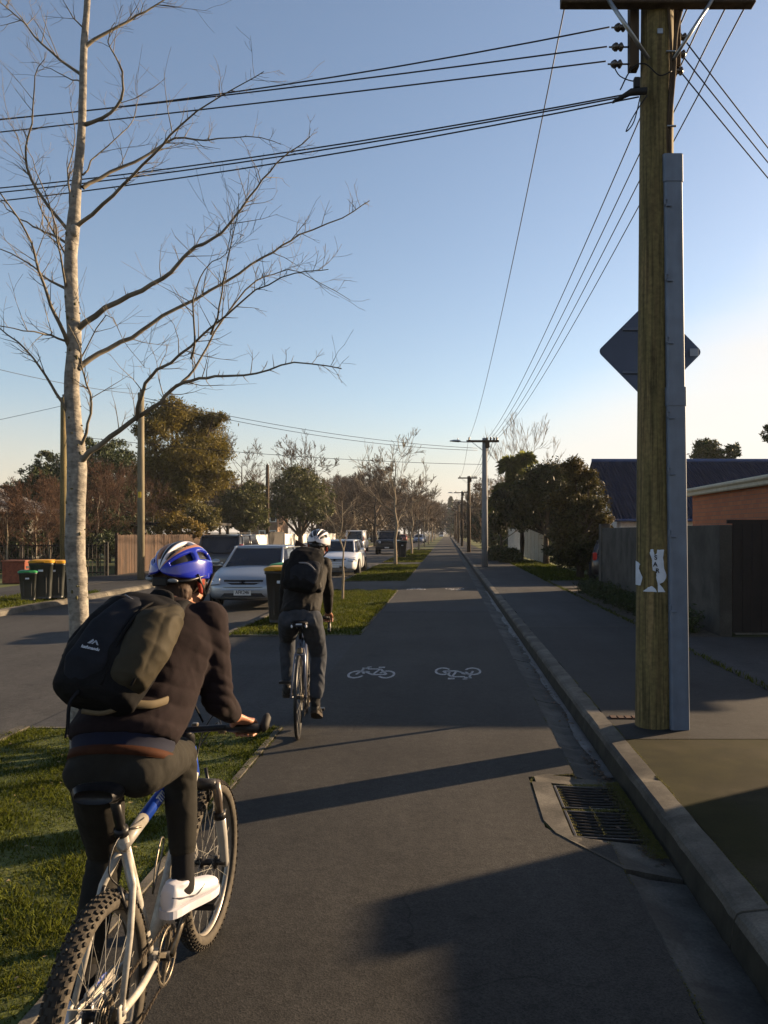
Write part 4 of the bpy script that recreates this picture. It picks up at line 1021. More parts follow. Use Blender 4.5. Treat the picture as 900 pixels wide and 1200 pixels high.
# right-hand side
bb = PB([(625,575,20,22,-.5),(645,565,22,22),(615,605,16,18),(640,553,14,10),(650,596,24,20,1),(665,560,16,16,1),(660,632,16,18,-2),(596,600,14,16,1),(586,612,11,14,3),(620,594,22,16,1),(612,575,14,16,2),(590,585,12,12,2),(655,648,14,10,-3)], 41)
leafy_tree('hedge_tree', (at(640,660,41).x,41,.085), 5.4, bb, 60000, .06, M_rust, 'dark dense evergreen tree between the cabbage tree and the rust tinged one', .14, 12, sub=60, shell=.3)
bb = PB([(672,552,14,16),(690,562,12,14),(685,585,20,24,1),(700,600,13,20),(665,590,18,20),(690,620,20,22,1),(708,622,10,18,0),(668,625,20,22),(690,648,22,18),(665,650,18,14)], 28.3)
leafy_tree('hedge_tree', (at(680,675,28.3).x,28.3,.085), 4.2, bb, 38000, .042, leafmat('rusty_green_foliage', (.016,.026,.006),(.070,.047,.010),.7,.3), 'rust tinged evergreen tree in front of the blue roof\'s left end', .12, 14, sub=60, shell=.3)
bb = PB([(700,640,14,14),(690,655,16,12),(672,655,14,12)], 30)
leafy_tree('shrub', (at(690,668,30).x,30,.085), 1.6, bb, 9000, .04, M_dkgreen, 'dark shrub at the foot of the rust tinged tree', .05, 13, 'shrub')
# cabbage tree: strappy heads on bare forked stems
ct = empty('cabbage_tree', (at(612,660,48).x,48,.1), 0, 'cabbage tree with strappy green heads left of the rust tinged tree', 'tree'); cb = ct.location.copy()
heads = [(598,545,16),(616,538,14),(607,562,15),(590,575,14),(622,560,12),(580,590,12),(600,590,14)]
bm = bmesh.new()
for px,py,r in heads: tube(bm, smoothpts([V((0,0,-.1)),V((rr.uniform(-.1,.1),0,1.8)),at(px,py+6,48)-cb],3), .07, 6, cap=False)
obj('trunk', bm, M_barkd, ct, smooth=True)
r_ = np.random.default_rng(5); q = []
for px,py,r in heads:
    c = np.array(at(px,py,48)-cb); n = 420; d = r_.normal(size=(n,3)); d[:,2] = d[:,2]*.8+.25; d /= np.linalg.norm(d,axis=1)[:,None]
    ln = r/F*48*r_.uniform(.8,1.25,(n,1)); side = np.cross(d,[0,0,1]); side /= np.linalg.norm(side,axis=1)[:,None]+1e-6; wd = .022
    mid = c+d*ln*.6; tip = c+d*ln+np.array([0,0,-1])*ln*.28
    q.append(np.stack([c-side*wd+d*0,c+side*wd,mid+side*wd,tip,mid-side*wd],1).reshape(-1,3))
q = np.concatenate(q); objnp('crown', q, np.arange(len(q)).reshape(-1,5), M_cab, ct)
bare_tree('bare_tree', (at(612,660,56).x,56,.06), 8.6, .12, 71, 'bare twigs spraying above the cabbage tree','tree',None, None, M_barks, .45, 3, 4, 9, .4,.6,.40,.008, up=.3)
bare_tree('bare_tree', (at(588,660,52).x,52,.06), 5.2, .10, 72, 'small bare tree between the concrete pole and the cabbage tree','tree',None, None, M_barks, .2, 4, 4, 9, .6,.6,.40,.008)
for i,(px,py,rx,rz,Y,lb) in enumerate([(583,648,14,8,46,'low round clipped bush by the cream fence, left one'),(598,650,12,10,43,'low round clipped bush against the cream fence end')]):
    c = at(px,py,Y); leafy_tree('round_bush', (c.x,Y,.085), .9, [((c.x,Y,.42),(rx/F*Y,rx/F*Y,.45))], 5000, .04, M_hedge, lb, .03, 80+i, 'bush', 'clipped bushes by the footpath', sub=60, shell=.75)
for i,(x,Y,h,r,m_) in enumerate([(5.2,55,4.6,2.0,M_dkgreen),(6.5,62,5.2,2.4,M_dkgreen),(5.0,72,4.4,1.9,M_green),(6.2,84,5.6,2.4,M_brownmass),(5.5,100,5.8,2.4,M_dkgreen),(5.8,120,6.4,2.6,M_brownmass),(5.5,145,7,2.8,M_dkgreen),(5.5,175,8,3.2,M_brownmass),(6,215,10,3.8,M_dkgreen),(6,260,11,4.5,M_brownmass)]):
    bl = [((x+random.uniform(-.5,.5)*r, Y+random.uniform(-1,1)*r, h*(.35+.5*random.random())),(r*.6,r*.6,h*.22)) for _ in range(7)]+[((x,Y,h*.3),(r*.8,r*1.2,h*.3))]
    leafy_tree('dense_tree', (x,Y,0), h, bl, 8000, .045+.0011*Y, m_, ['dark tree behind the cabbage tree','dark dense tree, second behind the cabbage tree'][i] if i < 2 else 'dim tree in the row along the right footpath', .15, 90+i, 'tree', 'trees along the right footpath', sub=60, shell=.3)
b3 = bare_tree('bare_tree', (4.6,76,0), 6.5, .12, 75, 'bare tree over the right footpath beyond the second pole','tree','bare trees along the right footpath', None, M_browntwig, .2, 4, 4, 9, .7,.6,.46,.014)
for i,(x,Y,s) in enumerate([(4.4,96,1.0),(4.8,130,1.15),(4.6,165,1.3)]):
    c = copy_tree(b3); c.location = (x,Y,0); c.scale = (s,)*3; c.rotation_euler[2] = i*2.1; c['label'] = 'hazy bare tree leaning over the right footpath far away'
# trees over the roof
bb = PB([(828,526,14,10),(838,534,10,8),(820,535,8,6)], 62)
leafy_tree('round_tree', (at(829,624,62).x,62,0), 8.5, bb, 4500, .09, M_dkgreen, 'small dark tree top showing above the blue roof, larger one', .12, 101, sub=50)
bb = PB([(860,528,8,7),(856,536,5,4)], 62)
leafy_tree('round_tree', (at(860,624,62).x,62,0), 8, bb, 1500, .09, M_dkgreen, 'tiny sparse tree top right of the dark one above the roof', .1, 102, sub=30)
bb = PB([(902,508,8,8),(912,512,10,10)], 50)
leafy_tree('round_tree', (at(905,624,50).x,50,0), 8.5, bb, 1500, .09, M_dkgreen, 'leafy twigs just entering at the right edge above the roof', .1, 103, sub=30)
# garden plants in front of the grey wall
for i in range(9):
    Y = 13.1+i*1.05; leafy_tree('garden_shrub', (3.8+random.uniform(-.12,.12),Y,.09), .5, [((3.8,Y,.28),(.38,.5,.22)),((3.75,Y+.3,.25),(.3,.4,.2))], 1800, .022, M_hedge if i%2 else M_dkgreen, 'low scrappy plant in the bed at the foot of the grey wall', .015, 120+i, 'plant', 'low plants along the grey wall', sub=30, shell=.2)

# ================================================================== BUILDINGS AND FENCES
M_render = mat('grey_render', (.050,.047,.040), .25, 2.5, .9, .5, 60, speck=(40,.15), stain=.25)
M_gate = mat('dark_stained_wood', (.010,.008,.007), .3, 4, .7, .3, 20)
M_cream = mat('cream_paint', (.40,.36,.27), .1, 3, .7, speck=(12,.08))
M_whitep = mat('white_paint', (.62,.60,.56), .08, 3, .6, speck=(12,.08))
M_tin = mat('blue_grey_roof', (.040,.066,.15), .15, 1.2, .55, spec=.3)
M_glass = mat('dark_glass', (.012,.014,.018), .1, 3, .06, spec=.8)
M_timber = mat('timber_palings', (.040,.023,.014), .35, 5, .85, .4, 20, stretch=(1,1,.3), island=.35)
def brickmat():
    m = bpy.data.materials.new('orange_brick'); m.use_nodes = True; nt = m.node_tree; N = nt.nodes; L = nt.links; b = N['Principled BSDF']; b.inputs['Roughness'].default_value = .9
    tc = N.new('ShaderNodeTexCoord'); sp = N.new('ShaderNodeSeparateXYZ'); L.new(tc.outputs['Object'], sp.inputs[0])
    ad = N.new('ShaderNodeMath'); L.new(sp.outputs['X'], ad.inputs[0]); L.new(sp.outputs['Y'], ad.inputs[1])
    cb_ = N.new('ShaderNodeCombineXYZ'); L.new(ad.outputs[0], cb_.inputs[0]); L.new(sp.outputs['Z'], cb_.inputs[1])
    br = N.new('ShaderNodeTexBrick'); L.new(cb_.outputs[0], br.inputs['Vector']); br.inputs['Scale'].default_value = 1
    br.inputs['Brick Width'].default_value = .24; br.inputs['Row Height'].default_value = .085; br.inputs['Mortar Size'].default_value = .006
    br.inputs['Color1'].default_value = (.36,.12,.045,1); br.inputs['Color2'].default_value = (.28,.085,.034,1); br.inputs['Mortar'].default_value = (.13,.09,.07,1)
    L.new(br.outputs['Color'], b.inputs['Base Color'])
    bp = N.new('ShaderNodeBump'); bp.inputs['Distance'].default_value = .006; bp.inputs['Strength'].default_value = .6; bp.invert = True; L.new(br.outputs['Fac'], bp.inputs['Height']); L.new(bp.outputs[0], b.inputs['Normal'])
    return m
M_brick = brickmat()
# grey rendered wall
gw = empty('rendered_wall', (4.27,17.7,0), 0, 'plain grey rendered garden wall behind the big pole', 'wall')
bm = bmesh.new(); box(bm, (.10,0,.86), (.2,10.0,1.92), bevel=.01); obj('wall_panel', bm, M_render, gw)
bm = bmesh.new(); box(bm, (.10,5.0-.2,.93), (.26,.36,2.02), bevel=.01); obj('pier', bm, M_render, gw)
# dark timber gate facing the street end of the drive
gt = empty('timber_gate', (4.5,12.72,.11), 0, 'nearly black closed board gate at the right edge', 'gate')
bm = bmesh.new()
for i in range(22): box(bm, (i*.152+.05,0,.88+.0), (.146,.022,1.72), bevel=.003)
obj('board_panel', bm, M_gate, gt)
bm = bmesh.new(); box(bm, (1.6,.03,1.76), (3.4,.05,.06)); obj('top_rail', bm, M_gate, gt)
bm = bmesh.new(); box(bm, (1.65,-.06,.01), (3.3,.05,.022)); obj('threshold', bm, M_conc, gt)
# brick garage
ga = empty('brick_garage', (5.5,12.15,.1), 0, 'orange brick garage with a cream eave gutter at the right edge', 'garage')
bm = bmesh.new(); box(bm, (2.65,3.2,1.22), (5.1,6.3,2.5)); obj('wall', bm, M_brick, ga)
bm = bmesh.new(); box(bm, (-.02,3.2,2.49), (.07,6.7,.15), bevel=.02); box(bm, (-.05,3.2,2.545), (.10,6.74,.09), bevel=.03); obj('gutter', bm, M_cream, ga)
bm = bmesh.new(); v = [bm.verts.new(p) for p in ((0,-.15,2.55),(0,6.55,2.55),(5.4,6.55,2.62),(5.4,-.15,2.62))]; bm.faces.new(v)
bmesh.ops.solidify(bm, geom=bm.faces[:], thickness=.06); obj('roof', bm, M_tin, ga)
# blue-grey corrugated roof house
ho = empty('house', (6.2,30,.06), 0, 'white walled house under a long blue grey corrugated roof', 'house')
def corrugated(name, x0,x1, y0,z0, y1,z1, m, parent, per=.13, amp=.018):
    n = int((x1-x0)/per*6); d = V((0,y1-y0,z1-z0)).normalized(); nr = V((0,-d.z,d.y)); bm = bmesh.new(); A=[];B=[]
    for i in range(n+1):
        x = x0+(x1-x0)*i/n; o_ = nr*(amp*math.sin(2*math.pi*(x-x0)/per)); A.append(bm.verts.new(V((x,y0,z0))+o_)); B.append(bm.verts.new(V((x,y1,z1))+o_))
    for i in range(n): bm.faces.new((A[i],A[i+1],B[i+1],B[i]))
    bmesh.ops.solidify(bm, geom=bm.faces[:], thickness=.02)
    return obj(name, bm, m, parent, smooth=True)
corrugated('roof', -.12,15, -.35,2.14, 4.2,4.62, M_tin, ho); corrugated('roof', -.12,15, 8.7,2.2, 4.2,4.62, M_tin, ho)
bm = bmesh.new(); prism(bm, [(.1,.05),(14.8,.05),(14.8,8.3),(.1,8.3)], -.1, 2.15)
a = [bm.verts.new(p) for p in ((.1,.05,2.151),(.1,8.3,2.151),(.1,4.2,4.5))]; bm.faces.new(a); obj('wall', bm, M_whitep, ho)
bm = bmesh.new(); box(bm, (7.4,-.40,2.09), (15.1,.11,.10), bevel=.03); obj('gutter', bm, M_tin, ho)
bm = bmesh.new(); tube(bm, [(-.1,4.2,4.66),(15,4.2,4.66)], .09, 8); obj('ridge_cap', bm, M_tin, ho)
bm = bmesh.new(); tube(bm, [(.2,-.03,2.05),(.2,-.03,0)], .04, 8); obj('downpipe', bm, M_whitep, ho)
for x in (3,7.5,11): 
    bm = bmesh.new(); box(bm, (x,.03,1.35), (1.5,.05,1.0)); w_ = obj('window', bm, M_whitep, ho); bm = bmesh.new(); box(bm, (x,.0,1.35), (1.36,.03,.86)); obj('pane', bm, M_glass, w_)
# cream fence further up
cf = empty('panel_fence', (5.0,47,.085), 0, 'pale cream panel fence beyond the verge, left of the dark tree', 'fence')
for i in range(5):
    bm = bmesh.new(); box(bm, (0,-4+i*2.05,.98), (.05,1.98,1.9), bevel=.004); obj('panel', bm, M_cream, cf)
    bm = bmesh.new(); box(bm, (0,-5.05+i*2.05,1.0), (.10,.10,2.05), bevel=.008); obj('post', bm, M_cream, cf)
cw = empty('white_fence', (4.05,53,.085), 0, 'short bright white fence end seen past the cream fence', 'fence')
bm = bmesh.new(); box(bm, (.7,0,.95), (1.4,.05,1.8), bevel=.004); obj('panel', bm, M_whitep, cw)
bm = bmesh.new(); box(bm, (-.02,-.01,.98), (.09,.09,1.95), bevel=.008); obj('post', bm, M_whitep, cw)
# out-of-frame neighbour fence on the right whose shadow falls over the foreground
nf = empty('board_fence', (6.42,2.0,.1), 0, 'close boarded fence and end pillar beside the near driveway, outside the frame', 'fence')
bm = bmesh.new(); 
for i in range(60): box(bm, (0,4.99-i*.152,.98), (.022,.146,1.87), bevel=.002)
obj('paling', bm, M_timber, nf)
bm = bmesh.new(); box(bm, (0,5.32,.99), (.16,.50,2.0), bevel=.01); obj('pillar', bm, M_render, nf)
# ---- across the road
tf = empty('timber_fence', (-12.5,36,.09), 0, 'brown vertical board fence across the road behind the pale pole', 'fence')
bm = bmesh.new(); y = -5.2
while y < 6.8:
    box(bm, (random.uniform(-.006,.006), y, .76+random.uniform(-.015,.015)), (.02,.142,1.52)); y += .15
obj('paling', bm, M_timber, tf)
for y in (-5.2,-2.2,.8,3.8,6.8): bm = bmesh.new(); box(bm, (-.06,y,.8), (.1,.1,1.6)); obj('post', bm, M_timber, tf)
def white_wall(y0,y1,h,label,m=M_whitep):
    e = empty('boundary_wall', (-12.5,(y0+y1)/2,.09), 0, label, 'wall', 'white walls across the road')
    bm = bmesh.new(); box(bm, (0,0,h/2), (.16,y1-y0,h), bevel=.008); obj('wall_panel', bm, m, e)
    n = int((y1-y0)/2.4)
    for i in range(n+1): bm = bmesh.new(); box(bm, (.05,(y0-y1)/2+(y1-y0)*i/n,h/2+.02), (.12,.16,h+.05), bevel=.005); obj('pier', bm, m, e)
white_wall(48.8,56.0,1.46,'sunlit cream white wall above the silver car roof, left stretch')
white_wall(62,77,1.50,'sunlit cream white wall left of the far helmet, right stretch')
white_wall(84,90,1.5,'short sunlit cream wall just right of the far helmet')
white_wall(118,124,1.7,'tiny sunlit cream wall beyond the black off-roader')
dg_ = empty('dark_gate', (-12.5,59,.09), 0, 'black gate between the two sunlit white walls', 'gate')
bm = bmesh.new(); box(bm, (0,0,.8), (.06,5.6,1.6), bevel=.01); obj('panel', bm, M_gate, dg_)
bm = bmesh.new(); box(bm, (.05,0,1.62), (.1,5.6,.08)); obj('top_rail', bm, M_gate, dg_)
cp = empty('carport', (-15.5,45.6,.06), 0, 'dark open carport between the timber fence and the white wall', 'carport')
bm = bmesh.new(); box(bm, (0,0,2.1), (5.5,4.6,.16), bevel=.02); obj('roof', bm, M_gate, cp)
for x,y in ((-2.6,-2.1),(2.6,-2.1),(2.6,2.1),(-2.6,2.1)): bm = bmesh.new(); box(bm, (x,y,1.0), (.12,.12,2.05)); obj('post', bm, M_gate, cp)
bm = bmesh.new(); box(bm, (-2.2,0,1), (.1,4.0,2.0)); obj('back_wall', bm, M_gate, cp)
# porch house at the left edge
ph = empty('house', (-22.6,32,.06), 0, 'low house with white porch posts and grey roof at the left edge', 'house')
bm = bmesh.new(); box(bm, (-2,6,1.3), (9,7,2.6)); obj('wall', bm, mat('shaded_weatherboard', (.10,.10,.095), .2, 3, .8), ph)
bm = bmesh.new()
v = [bm.verts.new(p) for p in ((-7.5,1.2,2.55),(3.2,1.2,2.55),(3.2,10.2,2.55),(-7.5,10.2,2.55),(-4.5,5.6,4.3),(.2,5.6,4.3))]
for f in ((0,1,5,4),(1,2,5),(2,3,4,5),(3,0,4),(3,2,1,0)): bm.faces.new([v[i] for i in f])
obj('roof', bm, mat('grey_tiles', (.085,.08,.078), .25, 6, .8, .4, 20), ph)
bm = bmesh.new(); box(bm, (-2,1.1,2.5), (10.8,.10,.16)); obj('fascia', bm, M_whitep, ph)
bm = bmesh.new(); box(bm, (-1.4,.6,1.95), (6.0,.9,.22), bevel=.01); obj('porch_beam', bm, M_whitep, ph)
for x in (-4.2,-1.6,1.0,1.5): bm = bmesh.new(); box(bm, (x,.25,.95), (.13,.13,1.9), bevel=.01); obj('porch_post', bm, M_whitep, ph)
for x in (-4,-.5,1.6): 
    bm = bmesh.new(); box(bm, (x,2.48,1.5), (1.3,.06,1.2)); w_ = obj('window', bm, M_whitep, ph); bm = bmesh.new(); box(bm, (x,2.44,1.5), (1.15,.04,1.05)); obj('pane', bm, M_glass, w_)
fe = empty('iron_fence', (-15.9,30.2,.09), 0, 'low black rail fence in front of the porch house', 'fence')
bm = bmesh.new()
for z in (.12,.62,1.12): box(bm, (0,0,z), (6.4,.04,.05))
obj('rail', bm, M_gate, fe)
bm = bmesh.new()
for i in range(43): box(bm, (-3.15+i*.15,-.045,.6), (.025,.025,1.15))
obj('picket', bm, M_gate, fe)
for i in range(5): bm = bmesh.new(); box(bm, (-3.2+i*1.6,.07,.62), (.09,.09,1.3)); obj('post', bm, M_gate, fe)
# red brick planter box
pb = empty('brick_planter', (at(21,680,26).x,26,.09), 0, 'square red brick mailbox pillar behind the green lidded bin', 'mailbox')
bm = bmesh.new(); box(bm, (0,0,.33), (.72,.55,.68), bevel=.01); obj('body', bm, mat('red_bricks', (.16,.045,.025), .3, 12, .9, .4, 40), pb)
bm = bmesh.new(); box(bm, (0,0,.70), (.78,.61,.05), bevel=.01); obj('cap', bm, mat('brick_cap', (.20,.07,.04), .2, 12, .9), pb)
bm = bmesh.new(); box(bm, (.362,-.05,.5), (.012,.3,.08)); obj('letter_slot', bm, M_black, pb)
# two-storey house glimpsed between the trees
th_ = empty('house', (at(303,640,90).x,90,0), 0, 'tall house glimpsed between trees above the white wall', 'house')
bm = bmesh.new(); box(bm, (0,3,2.4), (4.2,6,4.8)); obj('wall', bm, mat('tan_wall', (.22,.14,.09), .2, 3, .8), th_)
bm = bmesh.new(); v = [bm.verts.new(p) for p in ((-2.4,-.3,4.8),(2.4,-.3,4.8),(2.4,6.3,4.8),(-2.4,6.3,4.8),(0,-.3,6.2),(0,6.3,6.2))]
for f in ((0,4,5,3),(1,2,5,4),(0,1,4),(3,5,2),(0,3,2,1)): bm.faces.new([v[i] for i in f])
obj('roof', bm, mat('grey_tiles', (.085,.08,.078)), th_)
for x in (-1.2,.4,1.6):
    for z in (1.3,3.5): bm = bmesh.new(); box(bm, (x,-.02,z), (.75,.06,1.3)); w_ = obj('window', bm, M_whitep, th_); bm = bmesh.new(); box(bm, (x,-.06,z), (.5,.03,1.1)); obj('pane', bm, M_glass, w_)

# ================================================================== WHEELIE BINS
def make_bin(body, lid, label, group, loc, rz=0, s=1.0, parts=True):
    e = empty('wheelie_bin', loc, rz, label, 'wheelie bin', group)
    bm = bmesh.new(); secs = []
    for z,w_,d_,oy in ((.06,.215,.24,.02),(.12,.225,.25,.02),(.5,.25,.29,.005),(.93,.28,.34,0),(.945,.30,.36,0),(1.0,.30,.36,0)):
        secs.append(((0,oy,z),(w_,0,0),(0,d_,0)))
    loft(bm, secs, 24, power=7); 
    for x in (-.12,.12): box(bm, (x,-.30,.55), (.03,.02,.7), bevel=.005)
    obj('body', bm, body, e, smooth=False)
    bm = bmesh.new(); loft(bm, [((0,0,1.0),(.315,0,0),(0,.375,0)),((0,0,1.035),(.315,0,0),(0,.375,0)),((0,0,1.07),(.27,0,0),(0,.33,0)),((0,0,1.08),(.2,0,0),(0,.26,0))], 24, power=7); box(bm, (0,-.385,1.025), (.2,.04,.03), bevel=.01)
    obj('lid', bm, lid, e, smooth=False)
    for x in (-.235,.235): bm = bmesh.new(); lathe(bm, [(.05,-.025),(.10,-.022),(.10,.022),(.05,.025)], 16, (x,.27,.10), 'x'); obj('wheel', bm, M_cable, e)
    bm = bmesh.new(); tube(bm, [(-.22,.40,.98),(-.22,.44,.985),(.22,.44,.985),(.22,.40,.98)], .014, 6); obj('handle', bm, body, e)
    bm = bmesh.new(); box(bm, (0,-.352,.80), (.12,.004,.05)); obj('label_strip', bm, M_white, e)
    e.scale = (s,s,s); return e
M_bin = mat('dark_green_plastic', (.014,.017,.015), .2, 3, .45, spec=.5)
M_binb = mat('near_black_plastic', (.010,.009,.008), .2, 3, .5, spec=.4)
M_yl = mat('yellow_lid', (.40,.20,.008), .1, 4, .4); M_gl = mat('green_lid', (.03,.22,.07), .1, 4, .4); M_rl = mat('dark_lid', (.014,.03,.018), .1, 4, .5)
make_bin(M_binb, M_yl, 'yellow lidded wheelie bin on the berm behind the far cyclist', 'bins on the near berm', (-3.02,14.9,.01), R(4))
make_bin(M_binb, M_gl, 'green lidded wheelie bin just behind the yellow lidded one by the far cyclist', 'bins on the near berm', (-3.08,15.75,.01), R(-3), 1.02)
make_bin(M_binb, M_rl, 'dark wheelie bin on the berm in front of the black off-roader', None, (-3.0,54,.01), R(5), 1.05)
bx = [(34,704.5,.68,M_gl,'smaller green lidded bin, leftmost of the row across the road',-.3),(50,703.5,.90,M_yl,'yellow lidded bin just right of the green lidded one across the road',0),(64.5,702.5,.88,M_yl,'second yellow lidded bin across the road, in the middle',0),(76,701.5,.86,M_yl,'yellow lidded bin half hidden behind the pale tree trunk',0)]
for px,py,s,l,lb,_ in bx:
    Y = F*(H-.085)/(py-HY); make_bin(M_bin, l, lb, 'bins across the road', ((px-VX)/F*Y,Y,.085), R(18), s)
# ================================================================== VEHICLES
def paint(name, col, metal=.3, rough=.35): return mat(name, col, .04, 2, rough, metal=metal, spec=.5, coat=.6)
M_silver = paint('silver_paint', (.26,.28,.31), .55, .33)
M_cwhite = paint('car_white_paint', (.55,.56,.58), .0, .3)
M_cblack = paint('car_black_paint', (.006,.006,.007), .0, .35)
M_cdark = paint('car_dark_paint', (.012,.011,.013), .2, .3)
M_cblue = paint('car_blue_paint', (.10,.13,.19), .4, .3); M_cred = paint('car_red_paint', (.18,.02,.015), .2, .3)
M_rub = mat('tyre_rubber', (.012,.012,.012), .2, 10, .85)
M_alloy = mat('alloy', (.30,.31,.32), .1, 8, .35, metal=.8)
M_trim = mat('black_trim', (.010,.010,.011), .1, 5, .55)
M_carglass = mat('car_glass', (.003,.004,.008), .1, 2.6, .06, spec=.35, col2=(.022,.024,.030))  # paler noise blotches in the base colour stand in for reflections
M_lamp = mat('lamp_glass', (.35,.37,.40), .1, 20, .12, spec=.8, coat=.6)
M_tail = mat('tail_lamp_red', (.25,.012,.01), .1, 10, .2, coat=.5)
M_plate = mat('plate_white', (.55,.55,.53), .03, 5, .5)
M_seat = mat('seat_fabric', (.02,.02,.022), .1, 5, .9)
M_chrome = mat('chrome', (.5,.5,.52), .05, 5, .18, metal=1.0)

def car(name, loc, rz, label, body, L=4.2, W=1.72, Hh=1.40, hood=.92, belt=.96, nose=.62, wb=2.55, wr=.30, shape='hatch', group='parked cars', front_detail=0, plate=None, cat='car', parts=True, rearlights=True, clear=.18):
    """front of the car is +y"""
    e = empty(name, loc, rz, label, cat, group)
    yF, yR = L/2, -L/2; w = W/2
    if shape == 'hatch': roof = (yR+.55, yF-1.65); ws = yF-.95; rs = yR+.12; tail_h = belt+.02
    elif shape == 'suv': roof = (yR+.28, yF-1.75); ws = yF-1.15; rs = yR+.06; tail_h = belt+.02
    elif shape == 'van': roof = (yR+.12, yF-1.15); ws = yF-.55; rs = yR+.03; tail_h = belt
    elif shape == 'boxy': roof = (yR+.15, yF-1.55); ws = yF-1.32; rs = yR+.05; tail_h = belt
    # lower body: cross-sections along the length
    if shape == 'boxy': st = [(yR,.45,tail_h-.10,.93),(yR+.06,.40,tail_h,.98),(yR+.5,.36,belt,1),(0,.36,belt,1),(ws,.36,hood+.02,1),(yF-.25,.40,hood,1),(yF-.04,.44,hood-.03,.98),(yF,.5,hood-.09,.95)]
    else: st = [(yR,.42,tail_h-.30,.80),(yR+.05,.30,tail_h-.12,.90),(yR+.22,clear+.05,tail_h-.02,.97),(yR+.9,clear,belt,1),(0,clear-.01,belt,1),(ws-.1,clear,belt-.02,1),(ws+.05,clear,hood,1),(yF-.62,clear,(hood*2+nose)/3,.985),(yF-.30,clear+.02,(hood+nose*2)/3,.95),(yF-.12,clear+.06,nose,.88),(yF-.03,.26,nose-.10,.78),(yF,.34,nose-.20,.68)]
    bm = bmesh.new(); rings = []
    for y,zb,zt_,k in st:
        ww = w*k; half = [(ww*.80,zb),(ww*.95,zb+.05),(ww*1.0,zb+(zt_-zb)*.30),(ww*1.0,zb+(zt_-zb)*.62),(ww*.965,zb+(zt_-zb)*.86),(ww*.90,zt_-.012),(ww*.55,zt_+.015),(0,zt_+.028)]
        full = half + [(-x,z) for x,z in half[-2::-1]]
        rings.append([bm.verts.new((x,y,z)) for x,z in full])
    for a,b in zip(rings,rings[1:]):
        m_ = len(a)
        for k in range(m_-1): bm.faces.new((a[k],a[k+1],b[k+1],b[k]))
        bm.faces.new((a[-1],a[0],b[0],b[-1]))
    bm.faces.new(rings[0]); bm.faces.new(rings[-1][::-1])
    bmesh.ops.recalc_face_normals(bm, faces=bm.faces)
    o = obj('body', bm, body, e, smooth=True)
    sub = o.modifiers.new('s','SUBSURF'); sub.levels = sub.render_levels = 2
    # glasshouse
    tw = w*(.72 if shape in ('hatch',) else .80 if shape=='suv' else .88); bw = w*.90
    zr = Hh; zb = belt-.03
    bm = bmesh.new()
    lo = [(bw*.92,rs+.02),(bw,rs+.3),(bw,ws-.25),(bw*.86,ws+.03)]; hi = [(tw*.9,roof[0]+.05),(tw,roof[0]+.28),(tw,roof[1]-.12),(tw*.9,roof[1]+.04)]
    zlo = [tail_h-.06,zb,zb,hood-.02]
    def ring(pts, zs): 
        r_ = [bm.verts.new((x,y,z)) for (x,y),z in zip(pts,zs)]; l_ = [bm.verts.new((-x,y,z)) for (x,y),z in zip(pts,zs)][::-1]; return r_+l_
    A = ring(lo, zlo); Mi = ring([((a[0]*.45+b[0]*.55)*1.012,(a[1]*.5+b[1]*.5)) for a,b in zip(lo,hi)], [(z+zr-.04)*.5 for z in zlo]); B = ring(hi, [zr-.06]*4)
    for P_,Q_ in ((A,Mi),(Mi,B)):
        for k in range(8): bm.faces.new((P_[k],P_[(k+1)%8],Q_[(k+1)%8],Q_[k]))
    bm.faces.new(B); bmesh.ops.recalc_face_normals(bm, faces=bm.faces)
    obj('windows', bm, M_carglass, e, smooth=False)
    # roof skin and pillars
    bm = bmesh.new(); secs = []
    ry = [roof[0]-.02,roof[0]+.10,roof[0]+.5,(roof[0]+roof[1])/2,roof[1]-.3,roof[1]+.06]
    for i,y in enumerate(ry):
        k = [.90,.97,1.0,1.0,.99,.92][i]; zc = zr-.035-[.035,.01,0,0,.005,.03][i]
        secs.append(((0,y,zc),(tw*k+.012,0,0),(0,0,.035)))
    loft(bm, secs, 20, power=3.2)
    def pil(i, r): 
        for s in (-1,1):
            a = V((s*lo[i][0],lo[i][1],zlo[i])); m_ = V((s*(lo[i][0]*.45+hi[i][0]*.55)*1.012,(lo[i][1]+hi[i][1])/2,(zlo[i]+zr-.04)/2)); b = V((s*hi[i][0],hi[i][1],zr-.055)); tube(bm, [a,m_,b], r, 6)
    pil(3,.032); pil(0,.05 if shape!='van' else .08); 
    if shape != 'van': pil(1,.03)
    for s in (-1,1):
        yb = (ws+rs)/2-.05; tube(bm, [V((s*bw*1.002,yb,zb)),V((s*(bw*.45+tw*.55)*1.016,yb,(zb+zr-.04)/2)),V((s*tw,yb,zr-.05))], .035, 6)
        tube(bm, [V((s*tw*.9,roof[0],zr-.05)),V((s*tw*1.005,roof[0]+.28,zr-.045)),V((s*tw*1.005,roof[1]-.12,zr-.045)),V((s*tw*.9,roof[1]+.04,zr-.055))], .03, 6)
    if shape == 'van': 
        for s in (-1,1): box(bm, (s*(bw+tw)/2*1.0, (roof[0]+roof[1])/2-.35, (zb+zr)/2), (.05,roof[1]-roof[0]-1.0,zr-zb-.02), rot=Matrix.Rotation(s*-.10,3,'Y'))
    obj('roof', bm, body, e, smooth=True)
